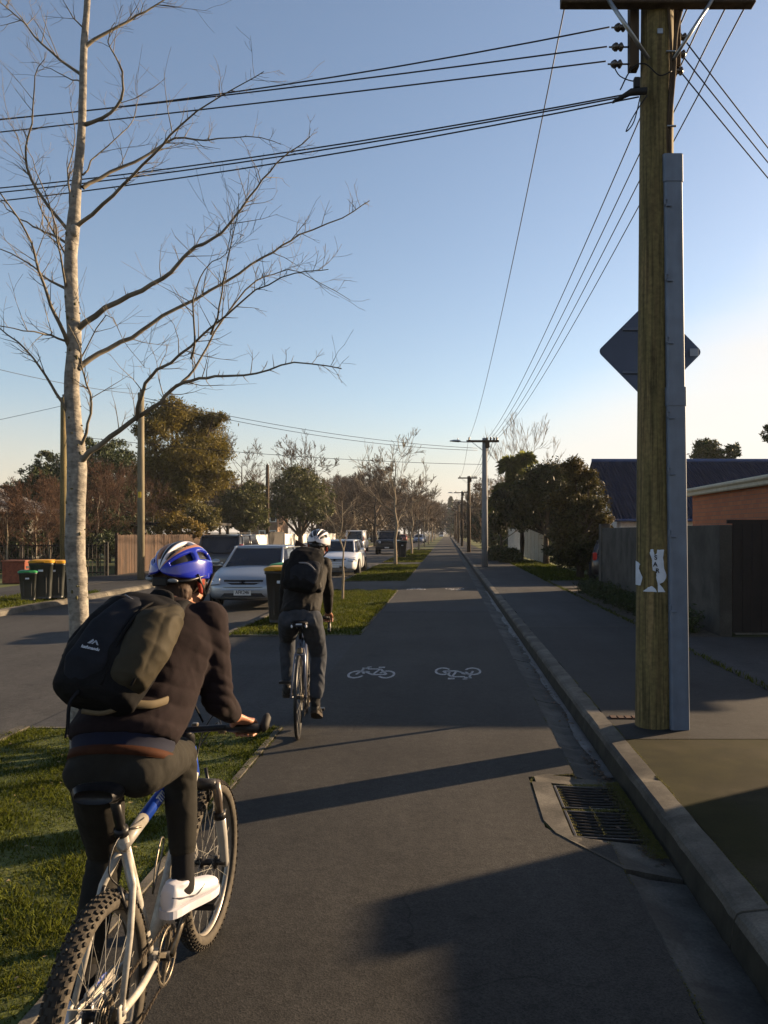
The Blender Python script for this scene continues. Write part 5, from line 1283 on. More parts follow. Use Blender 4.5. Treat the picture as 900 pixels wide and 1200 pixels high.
    if shape == 'boxy' or shape == 'suv':
        bm = bmesh.new()
        for s in (-1,1): tube(bm, [(s*tw*.82,roof[0]+.1,zr+.05),(s*tw*.82,roof[1]-.1,zr+.05)], .018, 6)
        for q in (roof[0]+.3,(roof[0]+roof[1])/2,roof[1]-.2): tube(bm, [(-tw*.82,q,zr+.05),(tw*.82,q,zr+.05)], .014, 6)
        if shape == 'boxy':
            for q in np.linspace(roof[0]+.1,roof[1]-.1,7): tube(bm, [(-tw*.8,q,zr+.10),(tw*.8,q,zr+.10)], .016, 5)
            for s in (-1,1): tube(bm, [(s*tw*.8,roof[0]+.1,zr+.13),(s*tw*.8,roof[1]-.1,zr+.13)], .018, 5); tube(bm, [(s*tw*.8,roof[1]-.1,zr+.13),(s*tw*.8,roof[1]-.1,zr)], .015, 5)
        obj('roof_rack', bm, M_trim, e)
    # wheels
    for sy in (1,-1):
        for s in (-1,1):
            y = sy*wb/2+(.02 if sy>0 else 0)
            bm = bmesh.new(); lathe(bm, [(.02,-.06),(wr+.055,-.055),(wr+.055,.006),(wr+.03,.012),(.02,.010)], 28, (s*(w-.012),y,wr+.02), 'x')
            if s < 0:
                for v in bm.verts: v.co.x = -w*1+.012-(v.co.x+(w-.012)) if False else v.co.x
            a = obj('wheel_arch', bm, M_trim, e)
            wh = obj('wheel', (lambda b: (lathe(b, [(wr*.62,-.09),(wr-.03,-.10),(wr,-.075),(wr,.075),(wr-.03,.10),(wr*.62,.09)], 28, (0,0,0), 'x', close=True), b)[1])(bmesh.new()), M_rub, e); wh.location = (s*(w-.085),y,wr)
            bm = bmesh.new(); lathe(bm, [(.02,.055),(.06,.06),(.07,.045),(wr*.55,.06),(wr*.62,.088),(wr*.64,.05)], 24, (0,0,0), 'x')
            for k in range(5): a_ = k*2*math.pi/5; box(bm, (.06,math.cos(a_)*wr*.33,math.sin(a_)*wr*.33), (.03,wr*.56,.07), rot=Matrix.Rotation(a_,3,'X'))
            r_ = obj('rim', bm, M_alloy, wh); r_.scale = (s,1,1)
    # mirrors
    for s in (-1,1):
        bm = bmesh.new(); ell(bm, (s*(w+.10),ws-.38,belt+.06), (.11,.055,.075), seg=12, ringn=8); tube(bm, [(s*(w-.06),ws-.42,belt),(s*(w+.05),ws-.40,belt+.04)], .022, 6); obj('mirror', bm, body, e)
    # lights
    hz = nose-.10 if shape != 'boxy' else hood-.2
    for s in (-1,1):
        bm = bmesh.new()
        if shape == 'boxy': lathe(bm, [(.02,-.02),(.10,-.02),(.095,.015),(.02,.03)], 16, (s*w*.62,yF+.005,hz), 'y')
        else:
            a0 = [V((s*w*.60,yF-.115,nose+.01)),V((s*w*.90,yF-.33,nose+.045)),V((s*w*.96,yF-.27,nose-.10)),V((s*w*.83,yF-.06,nose-.135)),V((s*w*.58,yF-.015,nose-.10))]
            cen = sum(a0, V())/5; f_ = [bm.verts.new(p+V((s*.015,.035,.012))) for p in a0]; g_ = [bm.verts.new(p-V((0,.06,.02))) for p in a0]
            cc = bm.verts.new(cen+V((s*.03,.065,.02)))
            for k in range(5): bm.faces.new((f_[k],f_[(k+1)%5],cc)); bm.faces.new((f_[k],f_[(k+1)%5],g_[(k+1)%5],g_[k]))
            bmesh.ops.recalc_face_normals(bm, faces=bm.faces)
        hl = obj('headlight', bm, M_lamp, e)
        if front_detail and shape != 'boxy':
            bm = bmesh.new(); ell(bm, cen+V((s*.00,.06,0)), (.045,.03,.045), seg=10, ringn=6); ell(bm, cen+V((s*.09,.02,.02)), (.03,.03,.03), seg=10, ringn=6); obj('bulb', bm, M_chrome, hl)
        bm = bmesh.new()
        if shape in ('hatch',): box(bm, (s*w*.84,yR+.10,tail_h-.10), (.14,.14,.26), bevel=.03)
        elif shape == 'boxy': box(bm, (s*w*.86,yR+.0,belt-.25), (.12,.06,.2), bevel=.01)
        else: box(bm, (s*w*.88,yR+.10,belt+.05), (.12,.12,.42), bevel=.02)
        obj('tail_light', bm, M_tail, e)
    # bumper bands, grille, plate
    bm = bmesh.new()
    if shape == 'boxy':
        box(bm, (0,yF+.08,.52), (W*.98,.14,.17), bevel=.02); obj('bumper', bm, M_trim, e)
        bm = bmesh.new(); box(bm, (0,yF+.005,hz), (w*1.0,.03,.17), bevel=.01); obj('grille', bm, M_trim, e)
        bm = bmesh.new(); box(bm, (0,yF+.158,.53), (.34,.01,.10)); obj('number_plate', bm, M_plate, e)
    else:
        gz = nose-.055
        def front_strip(zc, h_, x0, x1, dy, m, nm, par=e):
            b = bmesh.new(); n = 12; P=[];Q=[];P2=[];Q2=[]
            for i in range(n+1):
                x = x0+(x1-x0)*i/n; t = abs(x)/w; y = yF+.012-.42*max(0,t-.2)**2.0*1.2+dy; 
                P.append(b.verts.new((x,y,zc-h_/2))); Q.append(b.verts.new((x,y-.012,zc+h_/2))); P2.append(b.verts.new((x,y-.06,zc-h_/2))); Q2.append(b.verts.new((x,y-.07,zc+h_/2)))
            for i in range(n):
                b.faces.new((P[i],P[i+1],Q[i+1],Q[i])); b.faces.new((P[i],P2[i],P2[i+1],P[i+1])); b.faces.new((Q[i],Q[i+1],Q2[i+1],Q2[i]))
            b.faces.new((P[0],Q[0],Q2[0],P2[0])); b.faces.new((P[-1],P2[-1],Q2[-1],Q[-1]))
            bmesh.ops.recalc_face_normals(b, faces=b.faces); return obj(nm, b, m, par)
        if front_detail:
            front_strip(nose-.065,.105,-w*.50,w*.50,-.030,M_trim,'grille'); front_strip(nose-.065,.016,-w*.48,w*.48,-.016,body,'grille_bar')
            front_strip(.345,.085,-w*.62,w*.62,.035,M_trim,'lower_intake')
            for s in (-1,1): front_strip(.35,.07,s*w*.70,s*w*.88,.045,M_trim,'fog_lamp_recess')
            front_strip(.47,.03,-w*.92,w*.92,.052,body,'bumper_strip'); front_strip(.52,.010,-w*.90,w*.90,.030,M_trim,'panel_gap')
            bm = bmesh.new()
            for dz in (0,.042):     # two chevrons
                for s in (-1,1):
                    a = V((0,0,dz+.03)); b = V((s*.062,0,dz-.012)); d = (b-a).normalized(); nn = V((-d.z,0,d.x))*.011
                    vs = [bm.verts.new(q) for q in (a-nn,b-nn,b+nn,a+nn)]; bm.faces.new(vs)
            bmesh.ops.solidify(bm, geom=bm.faces[:], thickness=.012); o = obj('emblem', bm, M_chrome, e); o.location = (0,yF+.020,nose-.088)
        else:
            front_strip(nose-.09,.10,-w*.45,w*.45,-.03,M_trim,'grille'); front_strip(.34,.10,-w*.6,w*.6,.03,M_trim,'lower_intake')
        bm = bmesh.new(); box(bm, (0,0,0), (.38,.014,.13), bevel=.003); o = obj('number_plate', bm, M_plate, e); o.location = (0,yF+.035,.405)
        if plate:
            t = textmesh('plate_lettering', plate, .115, M_black, o, (0,.009,0), (R(90),0,math.pi), .0008, bold=.0012); t.scale = (.80,1,1)
    # rear: window, plate, bumper line
    bm = bmesh.new(); box(bm, (0,yR-.008,(.62 if shape!='hatch' else .50)), (.36,.012,.12)); obj('rear_plate', bm, M_plate, e)
    if shape in ('suv','van'):
        bm = bmesh.new(); box(bm, (0,yR+.055,.42), (W*.96,.14,.20), bevel=.04); obj('rear_bumper', bm, M_trim if shape=='suv' else body, e)
    # seats seen through nothing: a dark cabin floor keeps light out
    return e
# silver hatchback facing the camera
car('hatchback_car', (-4.52,20.02,-.03), math.pi+R(0), 'silver hatchback facing the camera, parked beside the yellow lidded bin', M_silver, L=4.2, W=1.74, Hh=1.42, hood=.93, belt=.97, nose=.69, front_detail=1, plate='AFK246', group='parked cars facing the camera')
car('hatchback_car', (-4.45,34.2,-.03), math.pi, 'white car facing the camera, half hidden behind the far cyclist', M_cwhite, L=4.3, W=1.74, Hh=1.44, hood=.93, belt=.97, nose=.70, front_detail=1, group='parked cars facing the camera')
car('suv_car', (-8.15,31.1,-.03), 0, 'nearly black sport utility car seen from behind, left of the silver hatchback', M_cdark, L=4.5, W=1.78, Hh=1.66, hood=1.05, belt=1.05, nose=.8, wr=.34, shape='suv', clear=.25, group='cars parked on the far side')
car('van', (-8.2,74,-.03), 0, 'white van seen from behind, far side of the road', M_cwhite, L=4.6, W=1.72, Hh=1.92, hood=1.05, belt=1.1, nose=.8, shape='van', cat='van', clear=.24, group='cars parked on the far side')
car('off_roader', (-4.75,66,-.03), math.pi, 'black boxy off-roader with a roof rack facing the camera', M_cblack, L=3.9, W=1.86, Hh=1.84, hood=1.16, belt=1.18, nose=.9, wr=.38, shape='boxy', group='parked cars facing the camera', cat='off-roader')
car('distant_car', (-4.6,132,-.03), math.pi, 'small pale blue car far up the street, nearest of the distant ones', M_cblue, group='distant cars')
car('distant_car', (-4.6,142,-.03), math.pi, 'small white car far up the street behind the pale blue one', M_cwhite, group='distant cars')
car('distant_car', (-8.2,150,-.03), 0, 'small dark red car far up the left side of the street', M_cred, group='distant cars')
car('distant_car', (-2.0,290,-.03), math.pi, 'tiny pale car at the very end of the street', M_cwhite, Hh=1.9, belt=1.1, shape='van', group='distant cars')
car('parked_car', (5.75,27.6,.06), -R(10), 'dark car tail showing past the end of the grey wall', M_cdark, group=None)
# ================================================================== BICYCLES AND RIDERS
M_bwhite = mat('frame_white', (.22,.205,.175), .18, 12, .4, coat=.2, col2=(.38,.36,.32), stain=.3, speck=(60,.12))
M_bblue = mat('frame_blue', (.012,.045,.28), .1, 8, .3, coat=.5)
M_bblack = mat('bike_black', (.010,.010,.011), .1, 8, .4)
M_tyre = mat('mtb_tyre', (.016,.014,.012), .4, 30, .9, .4, 60, col2=(.040,.034,.026))
M_wall = mat('tyre_wall', (.045,.038,.028), .3, 20, .8, speck=(60,.3))
M_rim = mat('rim_grey', (.22,.20,.17), .2, 20, .4, metal=.5)
M_rimb = mat('rim_black', (.012,.012,.012), .1, 20, .4)
M_spoke = mat('spoke_steel', (.16,.155,.14), .1, 20, .6, metal=.2)
M_gear = mat('greasy_steel', (.16,.14,.11), .4, 30, .4, metal=.8)
M_chain = mat('chain', (.05,.04,.03), .4, 60, .5, metal=.6)
M_fork = mat('fork_white', (.27,.26,.24), .1, 10, .35, coat=.3)
M_stan = mat('stanchion', (.12,.10,.085), .2, 10, .3, metal=.5)
M_skin = mat('skin', (.26,.12,.07), .12, 14, .5, .15, 120, sss=.15, spec=.4)
M_hair = mat('brown_hair', (.018,.008,.004), .35, 60, .7, .9, 160, stretch=(1,1,.3), col2=(.045,.021,.009))
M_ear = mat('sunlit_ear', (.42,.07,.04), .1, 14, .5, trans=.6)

def wheel(parent, c, Rr, tyre_r, knobs, tyre_m, rim_m, rz=0, white_patch=False, spokes=28, side_m=None, rimw=.013):
    e = obj('wheel', (lambda b: (lathe(b, [(.012,-.035),(.026,-.033),(.028,-.026),(.014,-.020),(.014,.020),(.028,.026),(.026,.033),(.012,.035)], 14, (0,0,0), 'x'), b)[1])(bmesh.new()), M_bblack, parent)
    e.location = c; e.rotation_euler = (0,0,rz)
    Rm = Rr-tyre_r; bm = bmesh.new(); n = 72
    prof = [(Rm+tyre_r*math.cos(a)*1.0, tyre_r*.98*math.sin(a)) for a in np.linspace(-2.45,2.45,13)]
    lathe(bm, prof+[(Rm-tyre_r*.6,.012),(Rm-tyre_r*.6,-.012)], n, (0,0,0), 'x', close=True)
    for f in bm.faces:
        c_ = f.calc_center_median(); rad = math.hypot(c_.y,c_.z); 
        if abs(c_.x) > tyre_r*.70 or rad < Rm+tyre_r*.45: f.material_index = 1
    if knobs:
        K = 66
        for k in range(K):
            a = 2*math.pi*k/K
            for j,(x,off,w_,l_) in enumerate([(-.008,0,.010,.013),(.008,0,.010,.013),(-.021,.5,.010,.014),(.021,.5,.010,.014),(-.0275,0,.008,.010),(.0275,0,.008,.010)]):
                aa = a+off*2*math.pi/K; th = math.asin(max(-.95,min(.95,x/tyre_r))); rr_ = Rm+tyre_r*math.cos(th)+.0012; 
                q = Matrix.Rotation(-aa,3,'X') @ Matrix.Rotation(th,3,'Y')
                box(bm, (x*1.03, math.sin(aa)*rr_, math.cos(aa)*rr_), (w_,l_,.0075), rot=q)
    obj('tyre', bm, [tyre_m, side_m or tyre_m], e, smooth=False)
    bm = bmesh.new(); ri = Rm-tyre_r*.55
    lathe(bm, [(ri+.004,-rimw),(ri+.012,-rimw),(ri+.012,rimw),(ri+.004,rimw),(ri-.010,rimw*.75),(ri-.014,0),(ri-.010,-rimw*.75)], n, (0,0,0), 'x', close=True)
    obj('rim', bm, rim_m, e, smooth=True)
    bm = bmesh.new()
    for k in range(spokes):
        a = 2*math.pi*k/spokes; s = 1 if k%2 else -1; h = a+(.9 if (k//2)%2 else -.9)
        tube(bm, [(s*.027,math.sin(h)*.022,math.cos(h)*.022),(s*.003,math.sin(a)*(ri-.006),math.cos(a)*(ri-.006))], .0012, 4, cap=False)
    obj('spokes', bm, M_spoke, e)
    return e

def crankset(parent, bb, ang, q_in, chain_r, M_c, L=.172, px=.105, pedal=(.095,.065,.022)):
    out = {}
    cs = obj('crankset', (lambda b: (tube(b, [(-.07,0,0),(.07,0,0)], .018, 10), b)[1])(bmesh.new()), M_bblack, parent); cs.location = bb
    for s,a in ((1,ang),(-1,ang+math.pi)):
        tip = V((s*.085, math.cos(a)*L, math.sin(a)*L)); bm = bmesh.new(); tube(bm, [V((s*.07,0,0)), tip.lerp(V((s*.072,0,0)),.4), tip], [.016,.012,.013], 8, sx=.7)
        obj('crank_arm', bm, M_c, cs)
        bm = bmesh.new(); box(bm, (s*(.085+.055),tip.y,tip.z), (pedal[0],pedal[1],pedal[2]), bevel=.004); tube(bm, [tip,(s*.10,tip.y,tip.z)], .006, 6); obj('pedal', bm, M_bblack, cs)
        out[s] = V(bb)+V((s*.14,tip.y,tip.z))
    for rr_,x in ((chain_r,.058),(chain_r*.78,.050)):
        bm = bmesh.new(); lathe(bm, [(rr_-.010,x-.0015),(rr_-.002,x-.0015),(rr_-.002,x+.0015),(rr_-.010,x+.0015)], 44, (0,0,0), 'x', close=True)
        for k in range(44): a = 2*math.pi*k/44; box(bm, (x,math.sin(a)*rr_,math.cos(a)*rr_), (.0025,.004,.005), rot=Matrix.Rotation(-a,3,'X'))
        for k in range(4): a = ang+k*math.pi/2+.4; box(bm, (x,math.cos(a)*rr_*.5,math.sin(a)*rr_*.5), (.005,rr_*.95,.016), rot=Matrix.Rotation(a,3,'X'))
        obj('chainring', bm, M_gear, cs)
    return out

def chain_loop(parent, bb, rh, r1, r2, x, jockey):
    bm = bmesh.new(); P = []
    d = V(bb)-V(rh)
    top1 = V((x,rh[1],rh[2]+r2)); top2 = V((x,bb[1],bb[2]+r1))
    for a in np.linspace(90,-80,8): P.append(V((x,bb[1]+math.cos(R(a))*r1,bb[2]+math.sin(R(a))*r1)))
    P += [V((x,jockey[1]+.02,jockey[2]-.012)),V((x,jockey[1]-.01,jockey[2]-.02)),V((x,jockey[1]-.015,jockey[2]+.02)),V((x,rh[1]+.02,rh[2]-r2*.9))]
    for a in np.linspace(-80,-270,7): P.append(V((x,rh[1]+math.cos(R(a))*r2,rh[2]+math.sin(R(a))*r2)))
    pts = []
    for a,b in zip(P, P[1:]+P[:1]):
        n = max(1,int((b-a).length/.0127))
        for i in range(n): pts.append((a.lerp(b,i/n),(b-a).normalized()))
    for i,(p,t) in enumerate(pts):
        an = math.atan2(t.z,t.y); box(bm, p, (.0075 if i%2 else .0045,.0115,.008), rot=Matrix.Rotation(an,3,'X'))
    return obj('chain', bm, M_chain, parent)

def mk_tube(name, pts, rad, m, parent, n=12, smooth_=0, sx=1.0):
    bm = bmesh.new(); p = smoothpts(pts,smooth_) if smooth_ else pts; r = rad
    if smooth_ and isinstance(rad,(list,tuple)): r = smoothrad(list(rad),smooth_)
    tube(bm, p, r, n, sx=sx); return obj(name, bm, m, parent, smooth=True)
def saddle(parent, c, m, mr):
    bm = bmesh.new(); secs = []
    for y,w_,z,h_ in ((-.125,.055,.0,.020),(-.10,.072,.006,.026),(-.06,.070,.008,.026),(-.01,.045,.004,.024),(.05,.026,.002,.020),(.11,.020,-.001,.018),(.14,.012,-.008,.012)):
        secs.append(((c[0],c[1]+y,c[2]+z),(w_,0,0),(0,0,h_)))
    loft(bm, secs, 18, power=2.6); s = obj('saddle', bm, m, parent, smooth=True)
    bm = bmesh.new()
    for k in (-1,1): tube(bm, smoothpts([(c[0]+k*.022,c[1]-.10,c[2]-.012),(c[0]+k*.022,c[1]-.04,c[2]-.042),(c[0]+k*.020,c[1]+.04,c[2]-.042),(c[0]+k*.008,c[1]+.12,c[2]-.012)],3), .0035, 6)
    obj('rails', bm, mr, s); return s

# ---------------- near mountain bike (rear hub over the root)
B1 = V((-.985,2.28,.012))
mb = empty('mountain_bike', B1, 0, 'white and blue mountain bike ridden by the near cyclist', 'bicycle')
RH = V((0,0,.326)); FH = V((0,1.07,.326)); BB = V((0,.405,.288)); ST = V((0,.180,.765)); HT = V((0,.83,.86)); HB = V((0,.875,.745)); CR = V((0,.905,.70))
wheel(mb, RH, .326, .030, True, M_tyre, M_rim, 0, side_m=M_wall, spokes=32, rimw=.014)
fork = mk_tube('fork', [CR+V((-.075,0,0)),CR,CR+V((.075,0,0))], [.020,.024,.020], M_bblack, mb)
wf = wheel(mb, FH, .326, .030, True, M_tyre, M_rim, R(-2), side_m=M_wall, spokes=32, rimw=.014)
for s in (-1,1):
    a = CR+V((s*.075,.004,.006)); b = FH+V((s*.062,.02,0)); m_ = a.lerp(b,.40)
    mk_tube('stanchion', [a,m_], .0165, M_stan, fork); mk_tube('fork_boot', [m_+V((0,-.002,.012)),m_+V((0,0,-.016))], .025, M_bblack, fork)
    mk_tube('fork_leg', [m_,m_.lerp(b,.5),b+V((0,-.01,.0)),b+V((0,-.008,-.02))], [.0225,.021,.018,.012], M_fork, fork)
bm = bmesh.new(); tube(bm, smoothpts([CR.lerp(FH,.42)+V((-.07,.0,0)),CR.lerp(FH,.15)+V((-.05,.10,0)),CR.lerp(FH,.10)+V((0,.12,0)),CR.lerp(FH,.15)+V((.05,.10,0)),CR.lerp(FH,.42)+V((.07,0,0))],4), .012, 8); obj('fork_brace', bm, M_fork, fork, smooth=True)
mk_tube('axle', [FH+V((-.07,0,0)),FH+V((.07,0,0))], .012, M_bblack, fork)
# frame
bm = bmesh.new()
tube(bm, [ST+V((0,-.008,.018)),ST.lerp(BB,.5),BB], .017, 12)                       # seat tube
tube(bm, [HB+V((0,-.01,.01)),HB.lerp(BB,.5),BB], [.021,.024,.022], 12)                    # down tube
tube(bm, [BB+V((-.036,0,0)),BB+V((.036,0,0))], .023, 12)
for s in (-1,1):
    tube(bm, [ST+V((s*.012,0,-.05)),V((s*.045,.145,.635)),V((s*.058,.09,.51)),V((s*.068,.0,.345))], [.012,.0115,.010,.009], 10)   # seat stays
    tube(bm, smoothpts([BB+V((s*.026,-.01,0)),V((s*.045,.33,.305)),V((s*.062,.16,.315)),V((s*.068,.0,.335))],4), .0115, 8)
    box(bm, (s*.068,.005,.332), (.008,.05,.06), bevel=.006)
tube(bm, [V((-.050,.135,.60)),V((0,.140,.605)),V((.050,.135,.60))], .011, 8)    # stay bridge
frame = obj('frame', bm, M_bwhite, mb, smooth=True)
tt0 = ST+V((0,.0,-.03)); tt1 = HT+V((0,-.01,-.025))
mk_tube('top_tube', [tt0,tt0.lerp(tt1,.26)], [.019,.020], M_bwhite, frame); mk_tube('top_tube', [tt0.lerp(tt1,.26),tt1], [.0205,.021], M_bblue, frame)
mk_tube('head_tube', [HB,HT], .022, M_bblue, frame)
# lettering on the top tube and the down tube decal
d_ = (tt1-tt0).normalized(); q_ = Matrix((d_, V((0,0,1)).cross(d_)*-1, V((0,0,1))))
def along(a,b,t,side,off):   # matrix whose x runs along the tube and z points to the side
    x = (b-a).normalized(); z = (V(side)-x*x.dot(V(side))).normalized(); y = z.cross(x); p = a.lerp(b,t)+z*off
    m_ = Matrix((x,y,z)).transposed().to_4x4(); m_.translation = p; return m_
textmesh('frame_lettering', 'TITL', .034, M_white, frame, mtx=along(tt0,tt1,.46,(.9,-.25,.6),.0208), ext=.0004, bold=.0012)
textmesh('frame_lettering', 'com', .016, M_black, frame, mtx=along(BB,ST,.62,(.6,-.7,.1),.0176), ext=.0003)
textmesh('frame_lettering', 'mongoose', .02, M_bblue, frame, mtx=along(V((-.075,.03,.36)),V((-.06,.33,.33)),.5,(.2,-.3,1),.014), ext=.0003) if False else None
# chain guard plate on the left stay with printed strokes
bm = bmesh.new(); tube(bm, [V((-.052,.05,.352)),V((-.050,.23,.335))], .013, 8, sx=.6); gd = obj('stay_guard', bm, M_bwhite, mb, smooth=True)
bm = bmesh.new()
for i,(a,b) in enumerate([((0,0),(.02,.012)),((.012,0),(.04,.01)),((.03,-.003),(.06,.008)),((.05,0),(.075,.008)),((.02,.012),(.07,.012))]): tube(bm, [V((-.044,.09+a[0],.356+a[1])),V((-.043,.09+b[0],.352+b[1]))], .0014, 4)
obj('guard_print', bm, M_bblue, gd)
mk_tube('seat_clamp', [ST+V((0,-.006,.008)),ST+V((0,-.013,.032))], .0215, M_bblack, mb); 
SD = V((0,.095,.945))
sp_ = mk_tube('seat_post', [ST,SD+V((0,.02,-.035))], .0145, M_bblack, mb)
saddle(mb, (0,.100,.950), M_bblack, M_gear)
for s in (-1,1): 
    bm = bmesh.new(); tube(bm, [ST.lerp(BB,.0)+V((s*.02,.0,.022)),ST+V((s*.045,.03,.02))], .004, 5); 
    if s > 0: obj('clamp_lever', bm, M_gear, mb)
    else: bm.free()
ped = crankset(mb, BB, R(40), 0, .092, M_gear, .172)
# cassette, derailleur, chain
bm = bmesh.new()
for i,r in enumerate((.062,.055,.048,.041,.034,.028,.024)): 
    lathe(bm, [(.012,.018+i*.0045),(r,.018+i*.0045),(r,.0195+i*.0045),(.012,.0195+i*.0045)], 28, RH, 'x')
    for k in range(int(r*400)): a = 2*math.pi*k/int(r*400); box(bm, (RH.x+.0188+i*.0045,RH.y+math.sin(a)*r,RH.z+math.cos(a)*r), (.0015,.004,.004), rot=Matrix.Rotation(-a,3,'X'))
obj('cassette', bm, M_gear, mb)
J = V((.04,.04,.18))
bm = bmesh.new(); tube(bm, [V((.058,.0,.315)),V((.066,-.01,.27)),V((.052,.02,.235))], .010, 6); box(bm, (.046,.03,.205), (.006,.022,.10), rot=Matrix.Rotation(R(-18),3,'X'), bevel=.002)
for dz in (.238,.175): lathe(bm, [(.004,-.004),(.020,-.004),(.020,.004),(.004,.004)], 11, (.042,.035-(.238-dz)*-.25,dz), 'x')
obj('derailleur', bm, M_gear, mb)
chain_loop(mb, BB, RH, .090, .050, .044, J)
# v-brake, bottle cage with spare pump
bm = bmesh.new()
for s in (-1,1): tube(bm, [V((s*.040,.12,.56)),V((s*.036,.10,.60)),V((s*.022,.10,.65))], .006, 6); box(bm, (s*.022,.10,.63), (.010,.05,.012), bevel=.002)
tube(bm, smoothpts([V((.02,.10,.65)),V((0,.08,.70)),V((.0,.14,.77)),V((.02,.3,.78))],4), .0025, 5); obj('rear_brake', bm, M_bblack, mb)
bm = bmesh.new()
for s in (-1,1): tube(bm, [CR+V((s*.036,.03,-.08)),CR+V((s*.036,.04,-.01)),CR+V((s*.02,.05,.05))], .007, 6)
obj('front_brake', bm, M_bblack, mb)
bm = bmesh.new(); dt = (HB-BB).normalized(); nn = V((0,-dt.z,dt.y)); bc = BB.lerp(HB,.42)+nn*.055
for s in (-1,1): tube(bm, smoothpts([bc+dt*-.09+V((s*.030,0,0))-nn*.02,bc+dt*.08+V((s*.034,0,0))-nn*.015,bc+dt*.085+V((s*.034,0,0))+nn*.025,bc-dt*.02+V((s*.026,0,0))+nn*.03,bc-dt*.09+V((s*.030,0,0))-nn*.02],4), .0032, 5)
obj('bottle_cage', bm, M_gear, mb, smooth=True)
bm = bmesh.new(); tube(bm, [BB.lerp(HB,.30)+nn*.035+V((.030,0,0)),BB.lerp(HB,.62)+nn*.035+V((.030,0,0))], .017, 8, sx=.7)
for k in range(6): ell(bm, BB.lerp(HB,.34+k*.05)+nn*.037+V((.041,0,0)), (.004,.006,.006), seg=6, ringn=4)
obj('tool_strap', bm, M_gear, mb, smooth=True)
# stem, bars, grips, levers, bar ends
BC = V((0,.735,.955))
mk_tube('stem', [HT,HT+V((0,-.005,.045)),BC], [.018,.019,.017], M_bblack, mb)
hb_pts = [V((-.30,.690,.970)),V((-.18,.715,.968)),V((-.07,.735,.957)),V((0,.737,.955)),V((.07,.735,.957)),V((.18,.715,.968)),V((.30,.690,.970))]
hbo = mk_tube('handlebar', hb_pts, .0125, M_bblack, mb, smooth_=3)
for s in (-1,1):
    g0 = V((s*.175,.716,.968)); g1 = V((s*.298,.690,.970))
    mk_tube('grip', [g0,g1], .0175, M_bblack, hbo, n=14)
    mk_tube('bar_end', [V((s*.304,.690,.965)),V((s*.312,.70,.975)),V((s*.314,.735,1.000)),V((s*.312,.745,1.010))], [.014,.018,.0165,.010], mat('bar_end_rubber', (.016,.014,.012), .2, 20, .7), hbo)
    bm = bmesh.new(); tube(bm, smoothpts([V((s*.15,.74,.955)),V((s*.17,.775,.94)),V((s*.26,.765,.935))],4), .0055, 6); box(bm, (s*.15,.735,.955), (.03,.03,.025), bevel=.005); obj('brake_lever', bm, M_gear, hbo)
bm = bmesh.new()
for s,o_ in ((-1,.0),(1,.01)):
    tube(bm, smoothpts([V((s*.14,.76,.95)),V((s*.09,.86,.98+o_)),V((s*.03,.88,.90)),V((s*.02,.82,.80)),V((s*.02,.70,.79))],5), .0026, 5)
    tube(bm, smoothpts([V((s*.13,.75,.95)),V((s*.08,.90,.93+o_)),V((0,.90,.82)),V((s*.02,.87,.74))],5), .0024, 5)
obj('brake_cables', bm, M_bblack, mb)
bm = bmesh.new(); 
for k in range(3): box(bm, (-.05+.05*k,.728,.975), (.022,.022,.014), bevel=.003)
obj('bar_clamp', bm, M_gear, mb)

# ---------------- people
def ik(a, c, l1, l2, pole):
    a=V(a); c=V(c); d=(c-a); L_=min(d.length,(l1+l2)*.999); x=(l1*l1-l2*l2+L_*L_)/(2*L_); h=math.sqrt(max(0,l1*l1-x*x)); n=d.normalized(); p=V(pole); p=(p-n*n.dot(p)).normalized()
    return a+n*x+p*h
def hand(bm, wrist, grip, bdir, elbow, s=1.0):
    """a right/left hand closed round a bar. grip: centre of the grip, bdir: outward along the bar"""
    wrist=V(wrist); g=V(grip); b=V(bdir).normalized(); f=(g-wrist); f=(f-b*f.dot(b)).normalized(); up=V((0,0,1)); up=(up-b*up.dot(b)).normalized(); fw=V((0,1,0)); fw=(fw-b*fw.dot(b)).normalized()
    kn = [g+b*(.033-.021*i)+up*.026+fw*(.016-.003*abs(i-1)) for i in range(4)]
    # palm
    loft(bm, [(wrist,b*.026,up*.019),(wrist.lerp(g+up*.024,.45),b*.036,up*.017),(g+up*.025-fw*.008,b*.043,up*.015),(g+up*.026+fw*.012,b*.040,up*.012)], 16)
    for i,k in enumerate(kn):
        l = [.92,1.0,1.05,.95][i] if True else 1
        r = [.0082,.0090,.0092,.0088][i]
        p1 = g+b*(.035-.022*i)+fw*.036*l+up*.006; p2 = g+b*(.035-.022*i)+fw*.026*l-up*.024; p3 = g+b*(.034-.021*i)-fw*.004-up*.029
        chain(bm, [(k,r*1.12),(p1,r),(p2,r*.93),(p3,r*.82)], 10)
    t0 = wrist.lerp(g,.45)-b*.022; chain(bm, [(t0,.014),(g-b*.046+up*.006+fw*.0,.0115),(g-b*.048-up*.020+fw*.018,.0095),(g-b*.028-up*.030+fw*.026,.008)], 10)

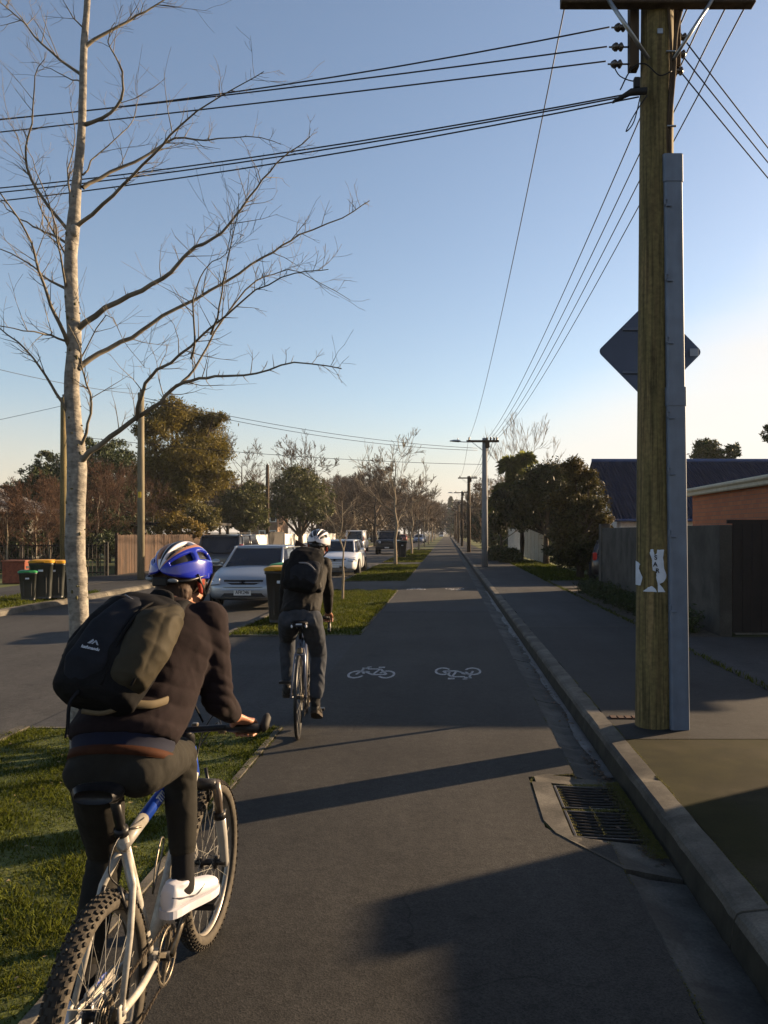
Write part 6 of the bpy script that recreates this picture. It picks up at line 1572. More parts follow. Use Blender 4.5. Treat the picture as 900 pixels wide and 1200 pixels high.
def shoe(name, ankle, heel, toe, m, sole_m, parent, hi=0.0):
    heel=V(heel); toe=V(toe); ank=V(ankle); f=(toe-heel).normalized(); s_=f.cross(V((0,0,1))).normalized(); u=s_.cross(f).normalized(); L_=(toe-heel).length
    bm = bmesh.new(); secs=[]
    for t,w_,h_ in ((-.01,.010,.030),(.015,.024,.062),(.07,.033,.080),(.20,.036,.086),(.33,.037,.074),(.46,.041,.058),(.62,.046,.048),(.78,.046,.040),(.90,.039,.034),(.97,.026,.026),(1.0,.010,.014)):
        secs.append((heel+f*(L_*t)+u*(h_*.5+.016), s_*w_, u*(h_*.5+.004)))
    loft(bm, secs, 22, power=2.2)
    loft(bm, [(heel+f*.075+u*.06, f*.052, s_*.036),(heel+f*.062+u*.098+V((0,0,0)), f*.050, s_*.038)], 16)
    o = remesh(name, bm, .0055, m, parent, 3)
    bm = bmesh.new(); A=[]; 
    outl = []
    for t,w_ in ((-.02,.008),(-.008,.020),(.02,.029),(.07,.035),(.15,.038),(.3,.037),(.42,.040),(.55,.045),(.68,.049),(.80,.047),(.90,.041),(.96,.032),(1.0,.020),(1.015,.007)): outl.append((t,w_))
    pts = [heel+f*(L_*t)+s_*w_ for t,w_ in outl]+[heel+f*(L_*t)-s_*w_ for t,w_ in outl[::-1]]
    lo = [bm.verts.new(p-u*.006) for p in pts]; mi_=[bm.verts.new(heel+(p-heel)*1.01+u*.010) for p in pts]; hi_=[bm.verts.new(p+u*.020) for p in pts]; n=len(pts)
    bm.faces.new(lo[::-1]); bm.faces.new(hi_)
    for A_,B_ in ((lo,mi_),(mi_,hi_)):
        for i in range(n): bm.faces.new((A_[i],A_[(i+1)%n],B_[(i+1)%n],B_[i]))
    bmesh.ops.recalc_face_normals(bm, faces=bm.faces); obj('sole', bm, sole_m, o, smooth=False)
    bm = bmesh.new()
    for k in range(5):
        t=.40+.055*k; c=heel+f*(L_*t)+u*(.084-.085*(t-.3)); tube(bm, [c-s_*.022-u*.006,c+u*.003,c+s_*.022-u*.006], .0028, 5)
    obj('laces', bm, sole_m, o)
    bm = bmesh.new()
    for sg in (-1,1):
        tube(bm, smoothpts([heel+f*(L_*t)+s_*(sg*w_)+u*z_ for t,w_,z_ in ((.02,.023,.062),(.14,.0392,.054),(.30,.0405,.046),(.42,.0437,.040),(.52,.042,.050),(.60,.037,.056))],3), .0021, 4)
    obj('seam', bm, mat('shoe_seam', (.09,.09,.10), .1, 9, .7) if sole_m is M_wsole else sole_m, o)
    return o

def helmet(parent, c, yaw, pitch, roll, m_lo, m_mid, m_top, sc=1.0):
    """vented cycling helmet shell, front is +y"""
    bm = bmesh.new(); NU,NV = 36,30; rx,ry,rz = .104*sc,.146*sc,.108*sc; G_=[]
    for i in range(NU+1):
        u = math.pi*i/NU; row=[]
        for j in range(NV+1):
            v = -math.pi/2+math.pi*j/NV      # fore-aft
            x = -math.cos(u)*math.cos(v); z = math.sin(u)*math.cos(v); y = math.sin(v)
            taper = 1-.10*max(0,y); ww = rx*taper
            zz = z*rz; p = V((x*ww, y*ry*(1.0 if y>0 else 1.02), zz))
            # lower edge: sweep down over the back and the temples
            low = max(0,1-min(i,NU-i)/4.0); row.append(bm.verts.new(p+V((0,0,-.012*max(0,-y)-.004-.030*low*max(0,math.cos(v))**.5))))
        G_.append(row)
    bands = [(0,.13,0),(.13,.26,1),(.26,.31,0),(.31,.36,2),(.36,.44,3),(.44,.47,4),(.47,.53,5),(.53,.56,4),(.56,.64,3),(.64,.69,2),(.69,.74,0),(.74,.87,1),(.87,1.01,0)]
    for i in range(NU):
        for j in range(NV):
            a=(i+.5)/NU; t=(j+.5)/NV; k=[b for lo_,hi_,b in bands if lo_<=a<hi_][0]
            hole = False
            if k==1: hole = (.12<t<.36) or (.42<t<.64) or (.70<t<.88)
            elif k==3: hole = (.12<t<.46) or (.54<t<.88)
            if hole: continue
            f = bm.faces.new((G_[i][j],G_[i+1][j],G_[i+1][j+1],G_[i][j+1]))
            f.material_index = 0 if k in (0,1) else (1 if k in (2,) else (3 if k == 5 else 2))
            f.smooth = True
    bmesh.ops.remove_doubles(bm, verts=bm.verts, dist=.0004)
    bmesh.ops.recalc_face_normals(bm, faces=bm.faces)
    bmesh.ops.solidify(bm, geom=bm.faces[:], thickness=.016)
    for v in bm.verts: pass
    rot = (Matrix.Rotation(yaw,3,'Z') @ Matrix.Rotation(pitch,3,'X') @ Matrix.Rotation(roll,3,'Y'))
    for v in bm.verts: v.co = V(c)+rot@v.co
    o = obj('helmet', bm, [m_lo,m_mid,m_top,M_bblack], parent, smooth=True)
    sb = o.modifiers.new('s','SUBSURF'); sb.levels = sb.render_levels = 1
    bm = bmesh.new(); ell(bm, (0,0,-.012), (.092*sc,.132*sc,.096*sc), seg=24, ringn=14)
    for v in list(bm.verts):
        if v.co.z < -.03: bm.verts.remove(v)
    for v in bm.verts: v.co = V(c)+rot@v.co
    obj('helmet_liner', bm, M_bblack, o, smooth=True)
    # retention cradle and straps
    bm = bmesh.new()
    tube(bm, smoothpts([rot@V((-.092,.0,-.02)),rot@V((-.078,-.09,-.045)),rot@V((0,-.125,-.055)),rot@V((.078,-.09,-.045)),rot@V((.092,0,-.02))],5), .005, 6)
    box(bm, rot@V((0,-.128,-.055)), (.05,.014,.03), bevel=.004)
    for s in (-1,1):
        tube(bm, [rot@V((s*.094,.05,-.01)),rot@V((s*.086,.02,-.09)),rot@V((s*.03,.06,-.155))], .004, 4, sx=2); tube(bm, [rot@V((s*.090,-.05,-.02)),rot@V((s*.086,.02,-.09))], .004, 4, sx=2)
    for v in bm.verts: v.co += V(c)
    obj('helmet_strap', bm, M_bblack, o)
    for s in (-1,1):
        bm = bmesh.new(); ell(bm, V(c)+rot@V((s*.045,-.122,-.048)), (.018,.006,.007), rot=rot@Matrix.Rotation(s*.35,3,'Z'), seg=10, ringn=6); obj('buckle', bm, mat('grey_buckle', (.16,.17,.18), .1, 9, .4), o)
    return o

def person(root, J, C, lean=0):
    """J: joints in the root's frame. C: clothes"""
    g = lambda k: V(J[k])
    hipc = (g('hipL')+g('hipR'))/2; shc = (g('shL')+g('shR'))/2; neck = g('neck'); head = g('head')
    side = (g('shR')-g('shL')).normalized(); hside = (g('hipR')-g('hipL')).normalized()
    for s in ('L','R'):
        J['knee'+s] = ik(g('hip'+s), g('ankle'+s), .43, .43, J.get('kpole'+s,(0,1,.5)))
        J['elbow'+s] = ik(g('sh'+s), g('wrist'+s), J.get('ua',.29), J.get('fa',.26), J['epole'+s])
    up = (shc-hipc).normalized(); fwd = side.cross(up).normalized()*-1
    if fwd.y < 0: fwd = -fwd
    hup = V((0,-.1,1)); hf = V((0,1,.1))
    hr = C['headrot']; 
    # ---- body: one continuous surface
    bm = bmesh.new()
    loft(bm, [(hipc-V((0,0,.02)),hside*.13,hf*.09),(hipc+up*.10,hside*.145,fwd*.095),(hipc.lerp(shc,.55),side*.15,fwd*.10),(hipc.lerp(shc,.85),side*.165,fwd*.10),(shc+up*.01,side*.13,fwd*.07),(shc+up*.05,side*.06,fwd*.05)], 22)
    for s in ('L','R'):
        kk = V(J['knee'+s]); aa = g('ankle'+s)
        chain(bm, [(g('hip'+s),.062),(kk,.045),(kk.lerp(aa,.3),.040),(aa,.026)]); chain(bm, [(aa,.026),(g('foot'+s),.022)])
        chain(bm, [(g('sh'+s),.052),(V(J['elbow'+s]),.038),(g('wrist'+s),.025)])
        hand(bm, g('wrist'+s), g('grip'+s), J['bdir'+s], J['elbow'+s])
    chain(bm, [(shc+up*.02,.06),(neck,.054),(head+hr@V((0,-.02,-.05)),.056)])
    def E(p, r): ell(bm, head+hr@V(p), r, rot=hr, seg=20, ringn=14)
    E((0,-.005,.035),(.076,.098,.088)); E((0,.022,-.04),(.060,.072,.070)); E((0,.045,-.085),(.036,.040,.028))   # skull, face, chin
    E((0,.098,-.018),(.011,.016,.026)); E((0,.108,-.036),(.015,.014,.010)); E((0,.084,.012),(.052,.014,.010))    # nose, brow
    E((-.030,.082,-.028),(.020,.016,.016)); E((.030,.082,-.028),(.020,.016,.016)); E((0,.084,-.066),(.022,.012,.007)); E((0,.083,-.076),(.019,.011,.007))
    for s in (-1,1):
        for (y,z,r) in ((-.012,.012,.012),(-.018,-.004,.012),(-.010,-.020,.010),(-.006,-.030,.008),(.0,.018,.011),(.004,.0,.008)): E((s*.083,y-.004,z+.004),(.008,r*1.1,r*1.05))
    body = remesh('body', bm, .0056, [C['skin'], M_ear, C.get('eye',M_bblack)], root, 3)
    me = body.data; inv = hr.transposed()
    mi_ = np.zeros(len(me.polygons), dtype=np.int32)
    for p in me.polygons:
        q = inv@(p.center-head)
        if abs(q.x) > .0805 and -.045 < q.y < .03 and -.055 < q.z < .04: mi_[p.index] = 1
        if q.y > .083 and abs(abs(q.x)-.030) < .013 and abs(q.z+.004) < .0055: mi_[p.index] = 2
    me.polygons.foreach_set('material_index', mi_)
    # ---- hair
    bm = bmesh.new(); ell(bm, head+hr@V((0,-.013,.035)), (.0815,.100,.090), rot=hr, seg=28, ringn=20); ell(bm, head+hr@V((0,-.045,-.025)), (.068,.056,.062), rot=hr, seg=20, ringn=14)
    for s in (-1,1): ell(bm, head+hr@V((s*.070,.018,.0)), (.012,.020,.035), rot=hr, seg=10, ringn=8)
    for k in range(70):
        a = random.uniform(-1.2,1.2); z = random.uniform(-.085,-.02); q = V((math.sin(a)*.068,-.045-math.cos(a)*.052,z)); capsule(bm, head+hr@q, head+hr@(q+V((0,-.004,-.020))), .006,.002, 5)
    hair = remesh('hair', bm, .004, C['hair'], root, 1)
    return body

PU = V((-.03,.46,.89)).normalized(); PF = V((0,.89,-.46)).normalized()
def garment_top(root, J, m, C, vox=.008, wr=(.0045,9,(1,1,.6)), loose=0.0, hem=.06, sleeve=.9, name='sweater', hood=False):
    g = lambda k: V(J[k]); hipc=(g('hipL')+g('hipR'))/2; shc=(g('shL')+g('shR'))/2; side=(g('shR')-g('shL')).normalized(); up=(shc-hipc).normalized(); fwd=side.cross(up).normalized(); fwd = fwd if fwd.y>0 else -fwd
    hs=(g('hipR')-g('hipL')).normalized(); bm=bmesh.new(); L=loose
    loft(bm, [(hipc+PU*hem-V((0,.005,0)),hs*(.150+L),PF*(.118+L)),(hipc+PU*(hem+.03),hs*(.163+L),PF*(.126+L)),(hipc+up*(hem+.09),hs*(.163+L),fwd*(.120+L)),(hipc.lerp(shc,.5),side*(.168+L),fwd*(.120+L)),(hipc.lerp(shc,.78),side*(.182+L),fwd*(.122+L)),(shc-up*.03,side*.185,fwd*(.108+L*.5)),(shc+up*.035,side*.135,fwd*.078),(shc+up*.072,side*.072,fwd*.062)], 26)
    for s in ('L','R'):
        e=V(J['elbow'+s]); w_=g('wrist'+s); cuff=e.lerp(w_,sleeve); chain(bm, [(g('sh'+s),.070+L*.5),(g('sh'+s).lerp(e,.5),.058+L*.5),(e,.050+L*.4),(e.lerp(w_,.5),.044+L*.3),(cuff,.036)], 14)
    if hood: ell(bm, shc+up*.05-fwd*.07, (.11,.07,.065), seg=18, ringn=12); 
    return remesh(name, bm, vox, m, root, 5, wr)
def trousers(root, J, m, C, vox=.008, wr=(.004,10,(1,1,.7)), r=(.102,.066,.050), end=.86, waist=.10, name='trousers'):
    g = lambda k: V(J[k]); hipc=(g('hipL')+g('hipR'))/2; shc=(g('shL')+g('shR'))/2; up=(shc-hipc).normalized(); hs=(g('hipR')-g('hipL')).normalized(); fwd=hs.cross(up).normalized(); fwd = fwd if fwd.y>0 else -fwd
    bm=bmesh.new(); loft(bm, [(hipc-V((0,0,.045)),hs*.09,V((0,.09,0))),(hipc-V((0,0,.02)),hs*.145,V((0,.112,.0))),(hipc+PU*.02,hs*.150,PF*.122),(hipc+PU*waist,hs*.140,PF*.110)], 24)
    for s,sg_ in (('L',-1),('R',1)):
        k=V(J['knee'+s]); a=g('ankle'+s); ell(bm, g('hip'+s)-V((sg_*.012,.042,.010)), (.076,.074,.066), seg=16, ringn=12)
        chain(bm, [(g('hip'+s),r[0]),(g('hip'+s).lerp(k,.5),(r[0]+r[1])*.5+.004),(k,r[1]),(k.lerp(a,.4),r[1]*.93),(k.lerp(a,end),r[2])], 16)
    return remesh(name, bm, vox, m, root, 5, wr)

# ---------------- near rider (joints relative to the bike root)
M_sweater = mat('charcoal_plum_sweater', (.0095,.0056,.0064), .2, 60, .95, .4, 260, spec=.15)
M_jeans = mat('dark_grey_jeans', (.014,.013,.0105), .25, 12, .9, .4, 220, spec=.15)
M_shirt = mat('navy_shirt', (.003,.0045,.015), .15, 30, .9)
M_leather = mat('brown_leather', (.035,.012,.005), .25, 15, .8, .2, 80, spec=.1)
M_wshoe = mat('white_shoe', (.46,.46,.50), .05, 14, .45); M_wsole = mat('white_sole', (.42,.42,.46), .05, 14, .6)
M_sock = mat('black_sock', (.006,.006,.007), .2, 60, .95)
hr1 = Matrix.Rotation(R(-14),3,'Z') @ Matrix.Rotation(R(-8),3,'X')
J1 = dict(hipL=(-.064,.125,.995), hipR=(.096,.125,.995), shL=(-.115,.47,1.385), shR=(.168,.475,1.385), neck=(.04,.50,1.435), head=(.050,.578,1.505),
          ankleR=(.105,.425,.505), ankleL=(-.124,.150,.270), footR=(.125,.48,.445), footL=(-.136,.22,.215),
          wristR=(.225,.618,1.030), wristL=(-.215,.612,1.030), gripR=(.238,.703,.970), gripL=(-.238,.703,.970),
          bdirR=(.98,-.2,.02), bdirL=(-.98,-.2,.02), ua=.265, fa=.235, epoleR=(.16,-1,-.30), epoleL=(-.15,-1,-.25), kpoleR=(-.17,1,.6), kpoleL=(-.12,1,.3))
C1 = dict(headrot=hr1, skin=M_skin, hair=M_hair)
r1 = empty('person', B1, 0, 'cyclist in a dark sweater, grey jeans and blue helmet, riding the near mountain bike', 'person')
person(r1, J1, C1)
garment_top(r1, J1, M_sweater, C1, vox=.0065, sleeve=.80, hem=.074, loose=.004, wr=(.0032,9,(1,1,.6),[(V(J1['elbowR']),.11,(.1,.5,.85),95,.0045),(V(J1['shR'])+V((0,-.06,-.10)),.14,(.6,.2,.8),70,.0045),((.10,.20,1.15),.14,(.2,.3,1),60,.005)]))
garment_top_shirt = None
K_ = V(J1['kneeR']); KL_ = V(J1['kneeL']); HR_ = V(J1['hipR'])
trousers(r1, J1, M_jeans, C1, vox=.006, waist=.045, r=(.078,.057,.045), end=.70, wr=(.0028,11,(1,1,.6),[(K_-V((0,.06,0)),.12,(0,.5,.85),85,.004),(KL_,.12,(0,.2,1),80,.004),(HR_-V((0,-.08,.02)),.16,(.5,-.6,.9),60,.0045),(V(J1['ankleR'])+V((0,0,.07)),.08,(0,.2,1),110,.003)]))
hipc = (V(J1['hipL'])+V(J1['hipR']))/2; shc = (V(J1['shL'])+V(J1['shR']))/2; up1 = (shc-hipc).normalized(); sd1 = V((1,0,0)); fw1 = V((0,up1.z,-up1.y))
bm = bmesh.new(); loft(bm, [(hipc+PU*.028,sd1*.143,PF*.115),(hipc+PU*.065,sd1*.150,PF*.121),(hipc+PU*.10,sd1*.151,PF*.120)], 40, cap=True); obj('shirt_tail', bm, M_shirt, r1, smooth=True)
bm = bmesh.new(); loft(bm, [(hipc+PU*.010,sd1*.147,PF*.120),(hipc+PU*.012,sd1*.1545,PF*.1275),(hipc+PU*.036,sd1*.1515,PF*.124),(hipc+PU*.038,sd1*.145,PF*.117)], 40, cap=True); belt = obj('belt', bm, M_leather, r1, smooth=True)
helmet(r1, V(J1['head'])+hr1@V((0,-.004,.058)), R(-14), R(-6), R(3), mat('helmet_blue', (.008,.017,.26), .08, 9, .25, coat=.7), mat('helmet_tan', (.30,.14,.07), .1, 9, .35, coat=.4), mat('helmet_white', (.50,.48,.50), .1, 9, .3, coat=.5), .93)
for s,(an,hl,toe) in {'R':(J1['ankleR'],(.070,.345,.442),(.158,.590,.430)),'L':(J1['ankleL'],(-.128,.085,.200),(-.145,.345,.178))}.items():
    shoe('shoe', an, hl, toe, M_wshoe, M_wsole, r1)
    k = V(J1['knee'+s]); a = V(an); bm = bmesh.new(); chain(bm, [(k.lerp(a,.70),.038),(a,.037),(V(hl)+(V(toe)-V(hl)).normalized()*.055+V((0,0,.070)),.035),(V(hl)+(V(toe)-V(hl)).normalized()*.11+V((0,0,.045)),.030)], 14); remesh('sock', bm, .006, M_sock, r1, 2)

# ---------------- backpack of the near rider
M_pblk = mat('pack_black', (.0075,.0075,.008), .3, 20, .85, .12, 260, spec=.08); M_pgrey = mat('pack_slate', (.012,.0135,.0175), .25, 14, .8, .12, 260, spec=.08); M_polv = mat('pack_olive', (.030,.0255,.0165), .25, 10, .75, .15, 240, spec=.1)
bo = hipc.lerp(shc,.62)-fw1*.118+V((-.014,0,0))
pk = empty('backpack', B1+bo-up1*.02, 0, 'black and olive backpack worn by the near cyclist', 'backpack')
rollm = Matrix.Rotation(R(-12),3,'Y')
Fm = Matrix((sd1, up1, -fw1)).transposed()      # local x side, y up the spine, z outwards
Fm = Fm @ Matrix.Rotation(R(-13),3,'Z')
PS = .865; FO = [((0,0,.1),.5,(.35,.9,.2),46,.0035)]
def pq(x,y,z): return Fm @ (V((x,y,z))*PS)
def packmesh(name, secs, m, parent, vox=.007, wr=(.006,9,(1,1,.7)), extra=None, power=2.6):
    bm = bmesh.new(); loft(bm, [(pq(*c), Fm@V((a*PS,0,0)), Fm@V((0,0,b*PS))) for c,a,b in secs], 26, power=power)
    if extra: extra(bm)
    return remesh(name, bm, vox, m, parent, 4, wr)
pb_ = packmesh('pack_body', [((0,-.245,.075),.10,.06),((0,-.22,.085),.145,.085),((0,-.10,.10),.160,.105),((0,.04,.095),.158,.10),((0,.14,.08),.140,.085),((0,.20,.06),.110,.060),((0,.225,.045),.07,.03)], M_pblk, pk, vox=.006, wr=(.003,9,(1,1,.7),[((0,.15,.1),.22,(.5,.8,.3),60,.006)]))
packmesh('front_panel', [((-.03,-.225,.135),.055,.025),((-.03,-.15,.185),.075,.03),((-.03,.0,.190),.062,.026),((-.02,.11,.165),.05,.022),((-.01,.17,.12),.04,.02)], M_pgrey, pk, wr=(.0015,12,(1,1,1),[((0,.05,.1),.22,(.8,.5,.2),50,.003)]))
packmesh('side_pocket', [((.070,-.215,.105),.040,.035),((.110,-.16,.135),.062,.060),((.112,-.04,.145),.078,.076),((.100,.08,.13),.074,.072),((.088,.165,.090),.050,.046),((.075,.205,.05),.02,.02)], M_polv, pk, vox=.005, wr=(.004,10,(1,.6,1),[((.06,-.1,.02),.30,(.75,.45,-.5),34,.0045)]))
packmesh('side_pocket', [((-.105,-.19,.09),.035,.04),((-.13,-.06,.10),.048,.06),((-.12,.06,.09),.042,.055),((-.09,.15,.06),.03,.03)], M_pblk, pk, wr=(.006,10,(1,1,1)))
bm = bmesh.new()
tube(bm, smoothpts([pq(.055,-.21,.172),pq(.045,-.05,.205),pq(.05,.09,.19),pq(.06,.17,.13),pq(.075,.215,.07)],5), .0045, 5)
tube(bm, smoothpts([pq(.15,-.19,.17),pq(.165,-.02,.185),pq(.14,.11,.16),pq(.10,.19,.10)],5), .004, 5)
tube(bm, smoothpts([pq(-.10,-.20,.15),pq(-.105,0,.175),pq(-.09,.12,.15),pq(-.04,.20,.09)],5), .004, 5)
obj('zip', bm, M_pblk, pk)
bm = bmesh.new()    # bungee lacing
zz = [(-.055,.145),(-.005,.125),(-.055,.10),(-.005,.08),(-.06,.055),(-.012,.035)]
for a,b in zip(zz,zz[1:]): tube(bm, [pq(a[0],a[1],.152+.35*(.14-a[1])*.5+.018),pq(b[0],b[1],.152+.35*(.14-b[1])*.5+.018)], .0022, 4)
obj('lacing', bm, mat('grey_cord', (.16,.16,.17), .1, 20, .7), pk)
lg = Matrix((Fm@V((1,0,0)), Fm@V((0,.985,.17)), Fm@V((0,-.17,.985)))).transposed().to_4x4(); lg.translation = pq(-.020,-.115,.2220)
textmesh('logo_lettering', 'kathmandu', .0130, M_white, pk, mtx=lg, ext=.0005, bold=.0002)
bm = bmesh.new()
for tri in (((-.018,0),(-.006,.016),(-.002,.010),(-.009,.0)),((-.006,.0),(.003,.014),(.007,.012),(.018,0),(.012,0),(.004,.008),(-.001,0))):
    f = bm.faces.new([bm.verts.new((x,y,0)) for x,y in tri])
bmesh.ops.solidify(bm, geom=bm.faces[:], thickness=.0006)
lo = obj('logo_emblem', bm, M_white, pk); m4 = lg.copy(); m4.translation = pq(-.020,-.100,.2225); lo.matrix_basis = m4
bm = bmesh.new(); tube(bm, smoothpts([pq(-.03,.21,.03),pq(-.03,.25,.05),pq(.03,.25,.05),pq(.03,.21,.03)],4), .009, 6, sx=1.6); obj('haul_loop', bm, M_pblk, pk)
bm = bmesh.new()
for s in (-1,1):
    off = bo-up1*.02
    pts = [pq(s*.07,.19,.02), V(J1['shR' if s>0 else 'shL'])*1-off+V((-s*.075,-.03,.065)), V(J1['shR' if s>0 else 'shL'])-off+V((-s*.075,.085,.02)), V(J1['shR' if s>0 else 'shL'])-off+V((-s*.05,.06,-.14)), pq(s*.15,-.16,-.03)]
    tube(bm, smoothpts(pts,6), .012, 6, sx=2.2)
o = obj('shoulder_strap', bm, M_pblk, pk, smooth=True)
o.name = 'shoulder_straps'
bm = bmesh.new(); tube(bm, smoothpts([pq(.13,-.20,.06),pq(.17,-.17,.02),pq(.185,-.12,-.03),pq(.16,-.09,-.08)],5), [.013]*15+[.008], 8, sx=.35); tube(bm, smoothpts([pq(.13,-.20,.07),pq(.07,-.265,.09),pq(.0,-.28,.10)],5), .008, 6, sx=.4); obj('hip_flap', bm, mat('pale_olive_strap', (.075,.058,.032), .2, 12, .8), pk, smooth=True)
bm = bmesh.new(); tube(bm, smoothpts([pq(-.015,-.235,.15),pq(-.018,-.28,.165)+V((0,0,-.01)),pq(-.018,-.28,.165)+V((-.003,-.005,-.07)),pq(-.018,-.28,.165)+V((-.010,.0,-.105))],4), .007, 4, sx=.3); obj('loose_strap', bm, M_pgrey, pk)
pkl = V(pk.location)
bm = bmesh.new(); tube(bm, smoothpts([at(211,790,2.72)-pkl,at(216,806,2.76)-pkl,at(228,826,2.80)-pkl,at(238,846,2.82)-pkl],4), .007, 4, sx=.3); obj('loose_strap', bm, M_pblk, pk)
bm = bmesh.new(); tube(bm, smoothpts([at(210,798,2.70)-pkl,at(208,820,2.72)-pkl,at(204,842,2.70)-pkl],4), .006, 4, sx=.3); obj('loose_strap', bm, M_pblk, pk)

# ---------------- far road bike and rider
B2 = V((-1.215,6.62,.012)); A2 = R(5.9)
rb = empty('road_bike', B2, A2, 'slim dark road bike ridden by the far cyclist', 'bicycle')
RH2=V((0,0,.34)); FH2=V((0,.99,.34)); BB2=V((0,.42,.27)); ST2=V((0,.235,.79)); HT2=V((0,.80,.83)); HB2=V((0,.84,.70))
M_bframe = mat('road_frame', (.030,.035,.055), .1, 9, .3, coat=.4); M_stay = mat('stay_silver', (.12,.135,.18), .1, 9, .3, metal=.3)
wheel(rb, RH2, .34, .0135, False, M_bblack, M_rimb, 0, spokes=24, rimw=.010); 
wheel(rb, FH2, .34, .0135, False, M_bblack, M_rimb, R(3), spokes=24, rimw=.010)
bm = bmesh.new(); tube(bm,[ST2,BB2],.016,12); tube(bm,[HB2,BB2],.019,12); tube(bm,[ST2+V((0,0,-.03)),HT2+V((0,0,-.02))],.015,12); tube(bm,[HB2,HT2],.019,12); tube(bm,[BB2+V((-.035,0,0)),BB2+V((.035,0,0))],.021,12)
for s in (-1,1): tube(bm, [BB2+V((s*.025,0,0)),V((s*.045,.25,.30)),V((s*.062,0,.34))], .009, 8)
fr2 = obj('frame', bm, M_bframe, rb, smooth=True)
bm = bmesh.new()
for s in (-1,1): tube(bm, [ST2+V((s*.012,0,-.03)),V((s*.040,.16,.66)),V((s*.062,0,.34))], [.009,.0085,.0075], 8)
tube(bm, [V((-.038,.165,.665)),V((.038,.165,.665))], .008, 8); obj('seat_stays', bm, M_stay, rb, smooth=True)
bm = bmesh.new()
for s in (-1,1): tube(bm, [HB2+V((s*.01,0,0)),V((s*.035,.86,.64)),V((s*.05,.93,.5)),FH2+V((s*.05,0,0))], [.013,.013,.010,.008], 8)
obj('fork', bm, M_bframe, rb, smooth=True)
mk_tube('seat_post', [ST2,V((0,.19,.905))], .0135, M_bblack, rb); sd2 = saddle(rb, (0,.175,.93), M_bblack, M_spoke)
bm = bmesh.new(); box(bm, (0,.05,.932), (.05,.006,.012), bevel=.003)
for s in (-1,1): ell(bm, (s*.058,.055,.915), (.009,.008,.014), seg=8, ringn=6)
obj('saddle_trim', bm, M_white, sd2)
crankset(rb, BB2, R(125+180), 0, .098, M_bblack, .17)
chain_loop(rb, BB2, RH2, .096, .04, .044, V((.04,.04,.20)))
bm = bmesh.new()
for i,r in enumerate((.048,.042,.036,.030)): lathe(bm, [(.012,.020+i*.006),(r,.020+i*.006),(r,.022+i*.006),(.012,.022+i*.006)], 20, RH2, 'x')
obj('cassette', bm, M_gear, rb)
bm = bmesh.new(); tube(bm, [V((.058,.0,.33)),V((.062,-.01,.28)),V((.05,.02,.25))], .009, 6); box(bm, (.045,.03,.22), (.006,.02,.09), bevel=.002); obj('derailleur', bm, M_bblack, rb)
bm = bmesh.new(); box(bm, (0,.15,.70), (.05,.03,.05), bevel=.01); obj('rear_brake', bm, M_gear, rb)
mk_tube('stem', [HT2,HT2+V((0,0,.04)),V((0,.86,.90))], .016, M_bblack, rb)
for_drop = []
hb2 = mk_tube('handlebar', [V((-.20,.86,.90)),V((-.1,.86,.905)),V((.1,.86,.905)),V((.20,.86,.90))], .013, M_bblack, rb, smooth_=2)
for s in (-1,1):
    mk_tube('drop', [V((s*.20,.86,.90)),V((s*.205,.93,.895)),V((s*.21,.955,.84)),V((s*.212,.91,.785)),V((s*.215,.83,.78))], .0145, M_bblack, hb2, smooth_=4)
    mk_tube('brake_hood', [V((s*.205,.91,.90)),V((s*.205,.96,.925)),V((s*.205,.985,.96))], [.017,.017,.012], M_bblack, hb2)
    mk_tube('brake_lever', [V((s*.205,.98,.93)),V((s*.215,.98,.85)),V((s*.225,.93,.79))], [.006,.006,.005], M_spoke if s<0 else M_bblack, hb2, smooth_=3)
hr2 = Matrix.Rotation(R(-10),3,'Z') @ Matrix.Rotation(R(-6),3,'X') @ Matrix.Rotation(R(8),3,'Y')
J2 = dict(hipL=(-.085,.20,.955), hipR=(.085,.20,.955), shL=(-.112,.545,1.39), shR=(.180,.54,1.40), neck=(.08,.60,1.475), head=(.125,.67,1.56),
          ankleR=(.125,.265,.245), ankleL=(-.125,.46,.345), footR=(.126,.27,.165), footL=(-.13,.48,.30),
          wristR=(.205,.845,.955), wristL=(-.205,.845,.945), gripR=(.207,.925,.885), gripL=(-.207,.925,.885),
          bdirR=(.35,-.9,.05), bdirL=(-.35,-.9,.05), epoleR=(.35,-1,-.2), epoleL=(-.3,-1,-.2), kpoleR=(.15,1,.3), kpoleL=(-.15,1,.4), ua=.28, fa=.27)
J2['bdirR'] = (1,.1,0); J2['bdirL'] = (-1,.1,0)
r2 = empty('person', B2, A2, 'cyclist in a black jacket, grey jeans and white striped helmet, riding ahead', 'person')
C2 = dict(headrot=hr2, skin=M_skin, hair=mat('dark_hair', (.02,.012,.008), .3, 40, .7, .9, 120))
person(r2, J2, C2)
M_jacket = mat('black_jacket', (.006,.005,.0045), .25, 12, .8, .3, 90, spec=.2)
garment_top(r2, J2, M_jacket, C2, loose=.0, hem=.045, name='jacket', wr=(.006,8,(1,1,.5)), hood=True)
trousers(r2, J2, mat('blue_grey_jeans', (.030,.034,.042), .25, 12, .9, .3, 200, spec=.1), C2, waist=.07, r=(.098,.070,.056), end=.84, wr=(.006,9,(1,1,.5)))
helmet(r2, V(J2['head'])+hr2@V((0,-.004,.058)), R(-10), R(-6), R(8), mat('helmet_white', (.50,.48,.50)), M_bblack, mat('helmet_white', (.50,.48,.50)))
M_boot = mat('dark_shoe', (.007,.006,.005), .3, 14, .6); M_bsole = mat('tan_sole', (.022,.014,.008), .3, 14, .7)
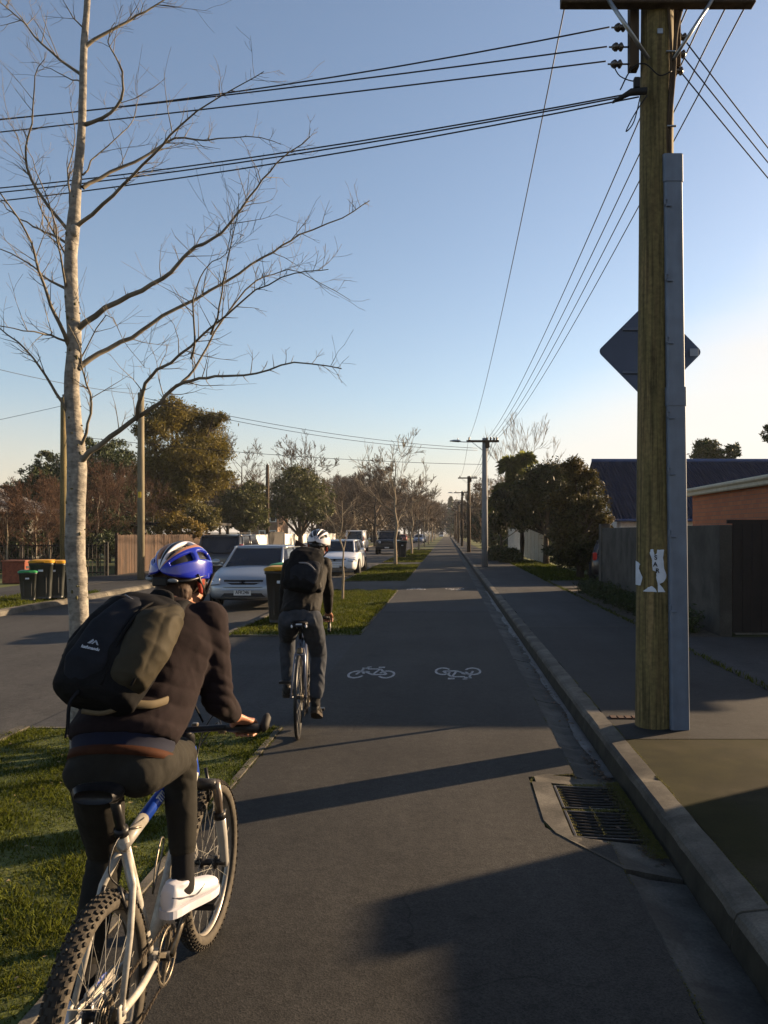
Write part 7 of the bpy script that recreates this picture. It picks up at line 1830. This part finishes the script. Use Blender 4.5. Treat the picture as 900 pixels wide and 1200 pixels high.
for s,(an,hl,toe) in {'R':(J2['ankleR'],(.120,.175,.175),(.135,.41,.075)),'L':(J2['ankleL'],(-.125,.345,.275),(-.14,.62,.275))}.items():
    shoe('shoe', an, hl, toe, M_boot, M_bsole, r2)
    k = V(J2['knee'+s]); a = V(an); bm = bmesh.new(); chain(bm, [(k.lerp(a,.75),.040),(a,.038),(V(hl)+(V(toe)-V(hl)).normalized()*.055+V((0,0,.070)),.036),(V(hl)+(V(toe)-V(hl)).normalized()*.11+V((0,0,.045)),.030)], 14); remesh('sock', bm, .007, M_sock, r2, 2)
hipc = (V(J2['hipL'])+V(J2['hipR']))/2; shc = (V(J2['shL'])+V(J2['shR']))/2; up1 = (shc-hipc).normalized(); sd1 = (V(J2['shR'])-V(J2['shL'])).normalized(); fw1 = up1.cross(sd1).normalized(); up1 = sd1.cross(fw1); fw1 = fw1 if fw1.y > 0 else -fw1
sd1 = V((1,0,0)); up1 = V((0,up1.y,up1.z)).normalized(); fw1 = V((0,up1.z,-up1.y))
pk2o = hipc.lerp(shc,.68)-fw1*.14
PS = .96
Fm = Matrix((sd1, up1, -fw1)).transposed() @ Matrix.Rotation(R(-9),3,'Z')
rot2 = Matrix.Rotation(A2,3,'Z')
pk2 = empty('backpack', B2+rot2@(pk2o+V((.015,0,.015))), A2, 'black backpack with a pointed flap worn by the far cyclist', 'backpack')
packmesh('pack_body', [((0,-.25,.06),.10,.05),((0,-.21,.075),.150,.07),((0,-.05,.085),.165,.09),((0,.10,.08),.155,.08),((0,.18,.06),.125,.055),((0,.215,.045),.08,.03)], M_pblk, pk2, vox=.009, wr=(.007,8,(1,1,.7)))
packmesh('front_pocket', [((.02,-.21,.115),.11,.03),((.02,-.12,.140),.13,.040),((.02,.0,.140),.12,.036),((.02,.05,.125),.09,.02)], M_pgrey, pk2, vox=.009, wr=(.004,10,(1,1,1)))
bm = bmesh.new(); a_=[pq(-.15,.30,.05),pq(-.14,.20,.08),pq(-.03,.205,.10),pq(.0,.245,.02)]; f=bm.faces.new([bm.verts.new(p) for p in a_]); bmesh.ops.solidify(bm, geom=[f], thickness=.02); obj('flap', bm, mat('flap_brown', (.05,.024,.014), .2, 10, .8), pk2)
bm = bmesh.new(); tube(bm, smoothpts([pq(-.05,-.04,.17),pq(.04,-.045,.185),pq(.12,-.10,.16)],4), .008, 5); obj('zip', bm, mat('grey_cord', (.16,.16,.17)), pk2)
bm = bmesh.new()
for s in (-1,1): 
    S_ = V(J2['shR' if s>0 else 'shL'])-pk2o; tube(bm, smoothpts([pq(s*.08,.18,.02),S_+V((-s*.08,-.02,.075)),S_+V((-s*.085,.09,.03)),S_+V((-s*.05,.07,-.14)),pq(s*.15,-.18,-.03)],6), .012, 6, sx=2.2)
obj('shoulder_straps', bm, M_pblk, pk2, smooth=True)
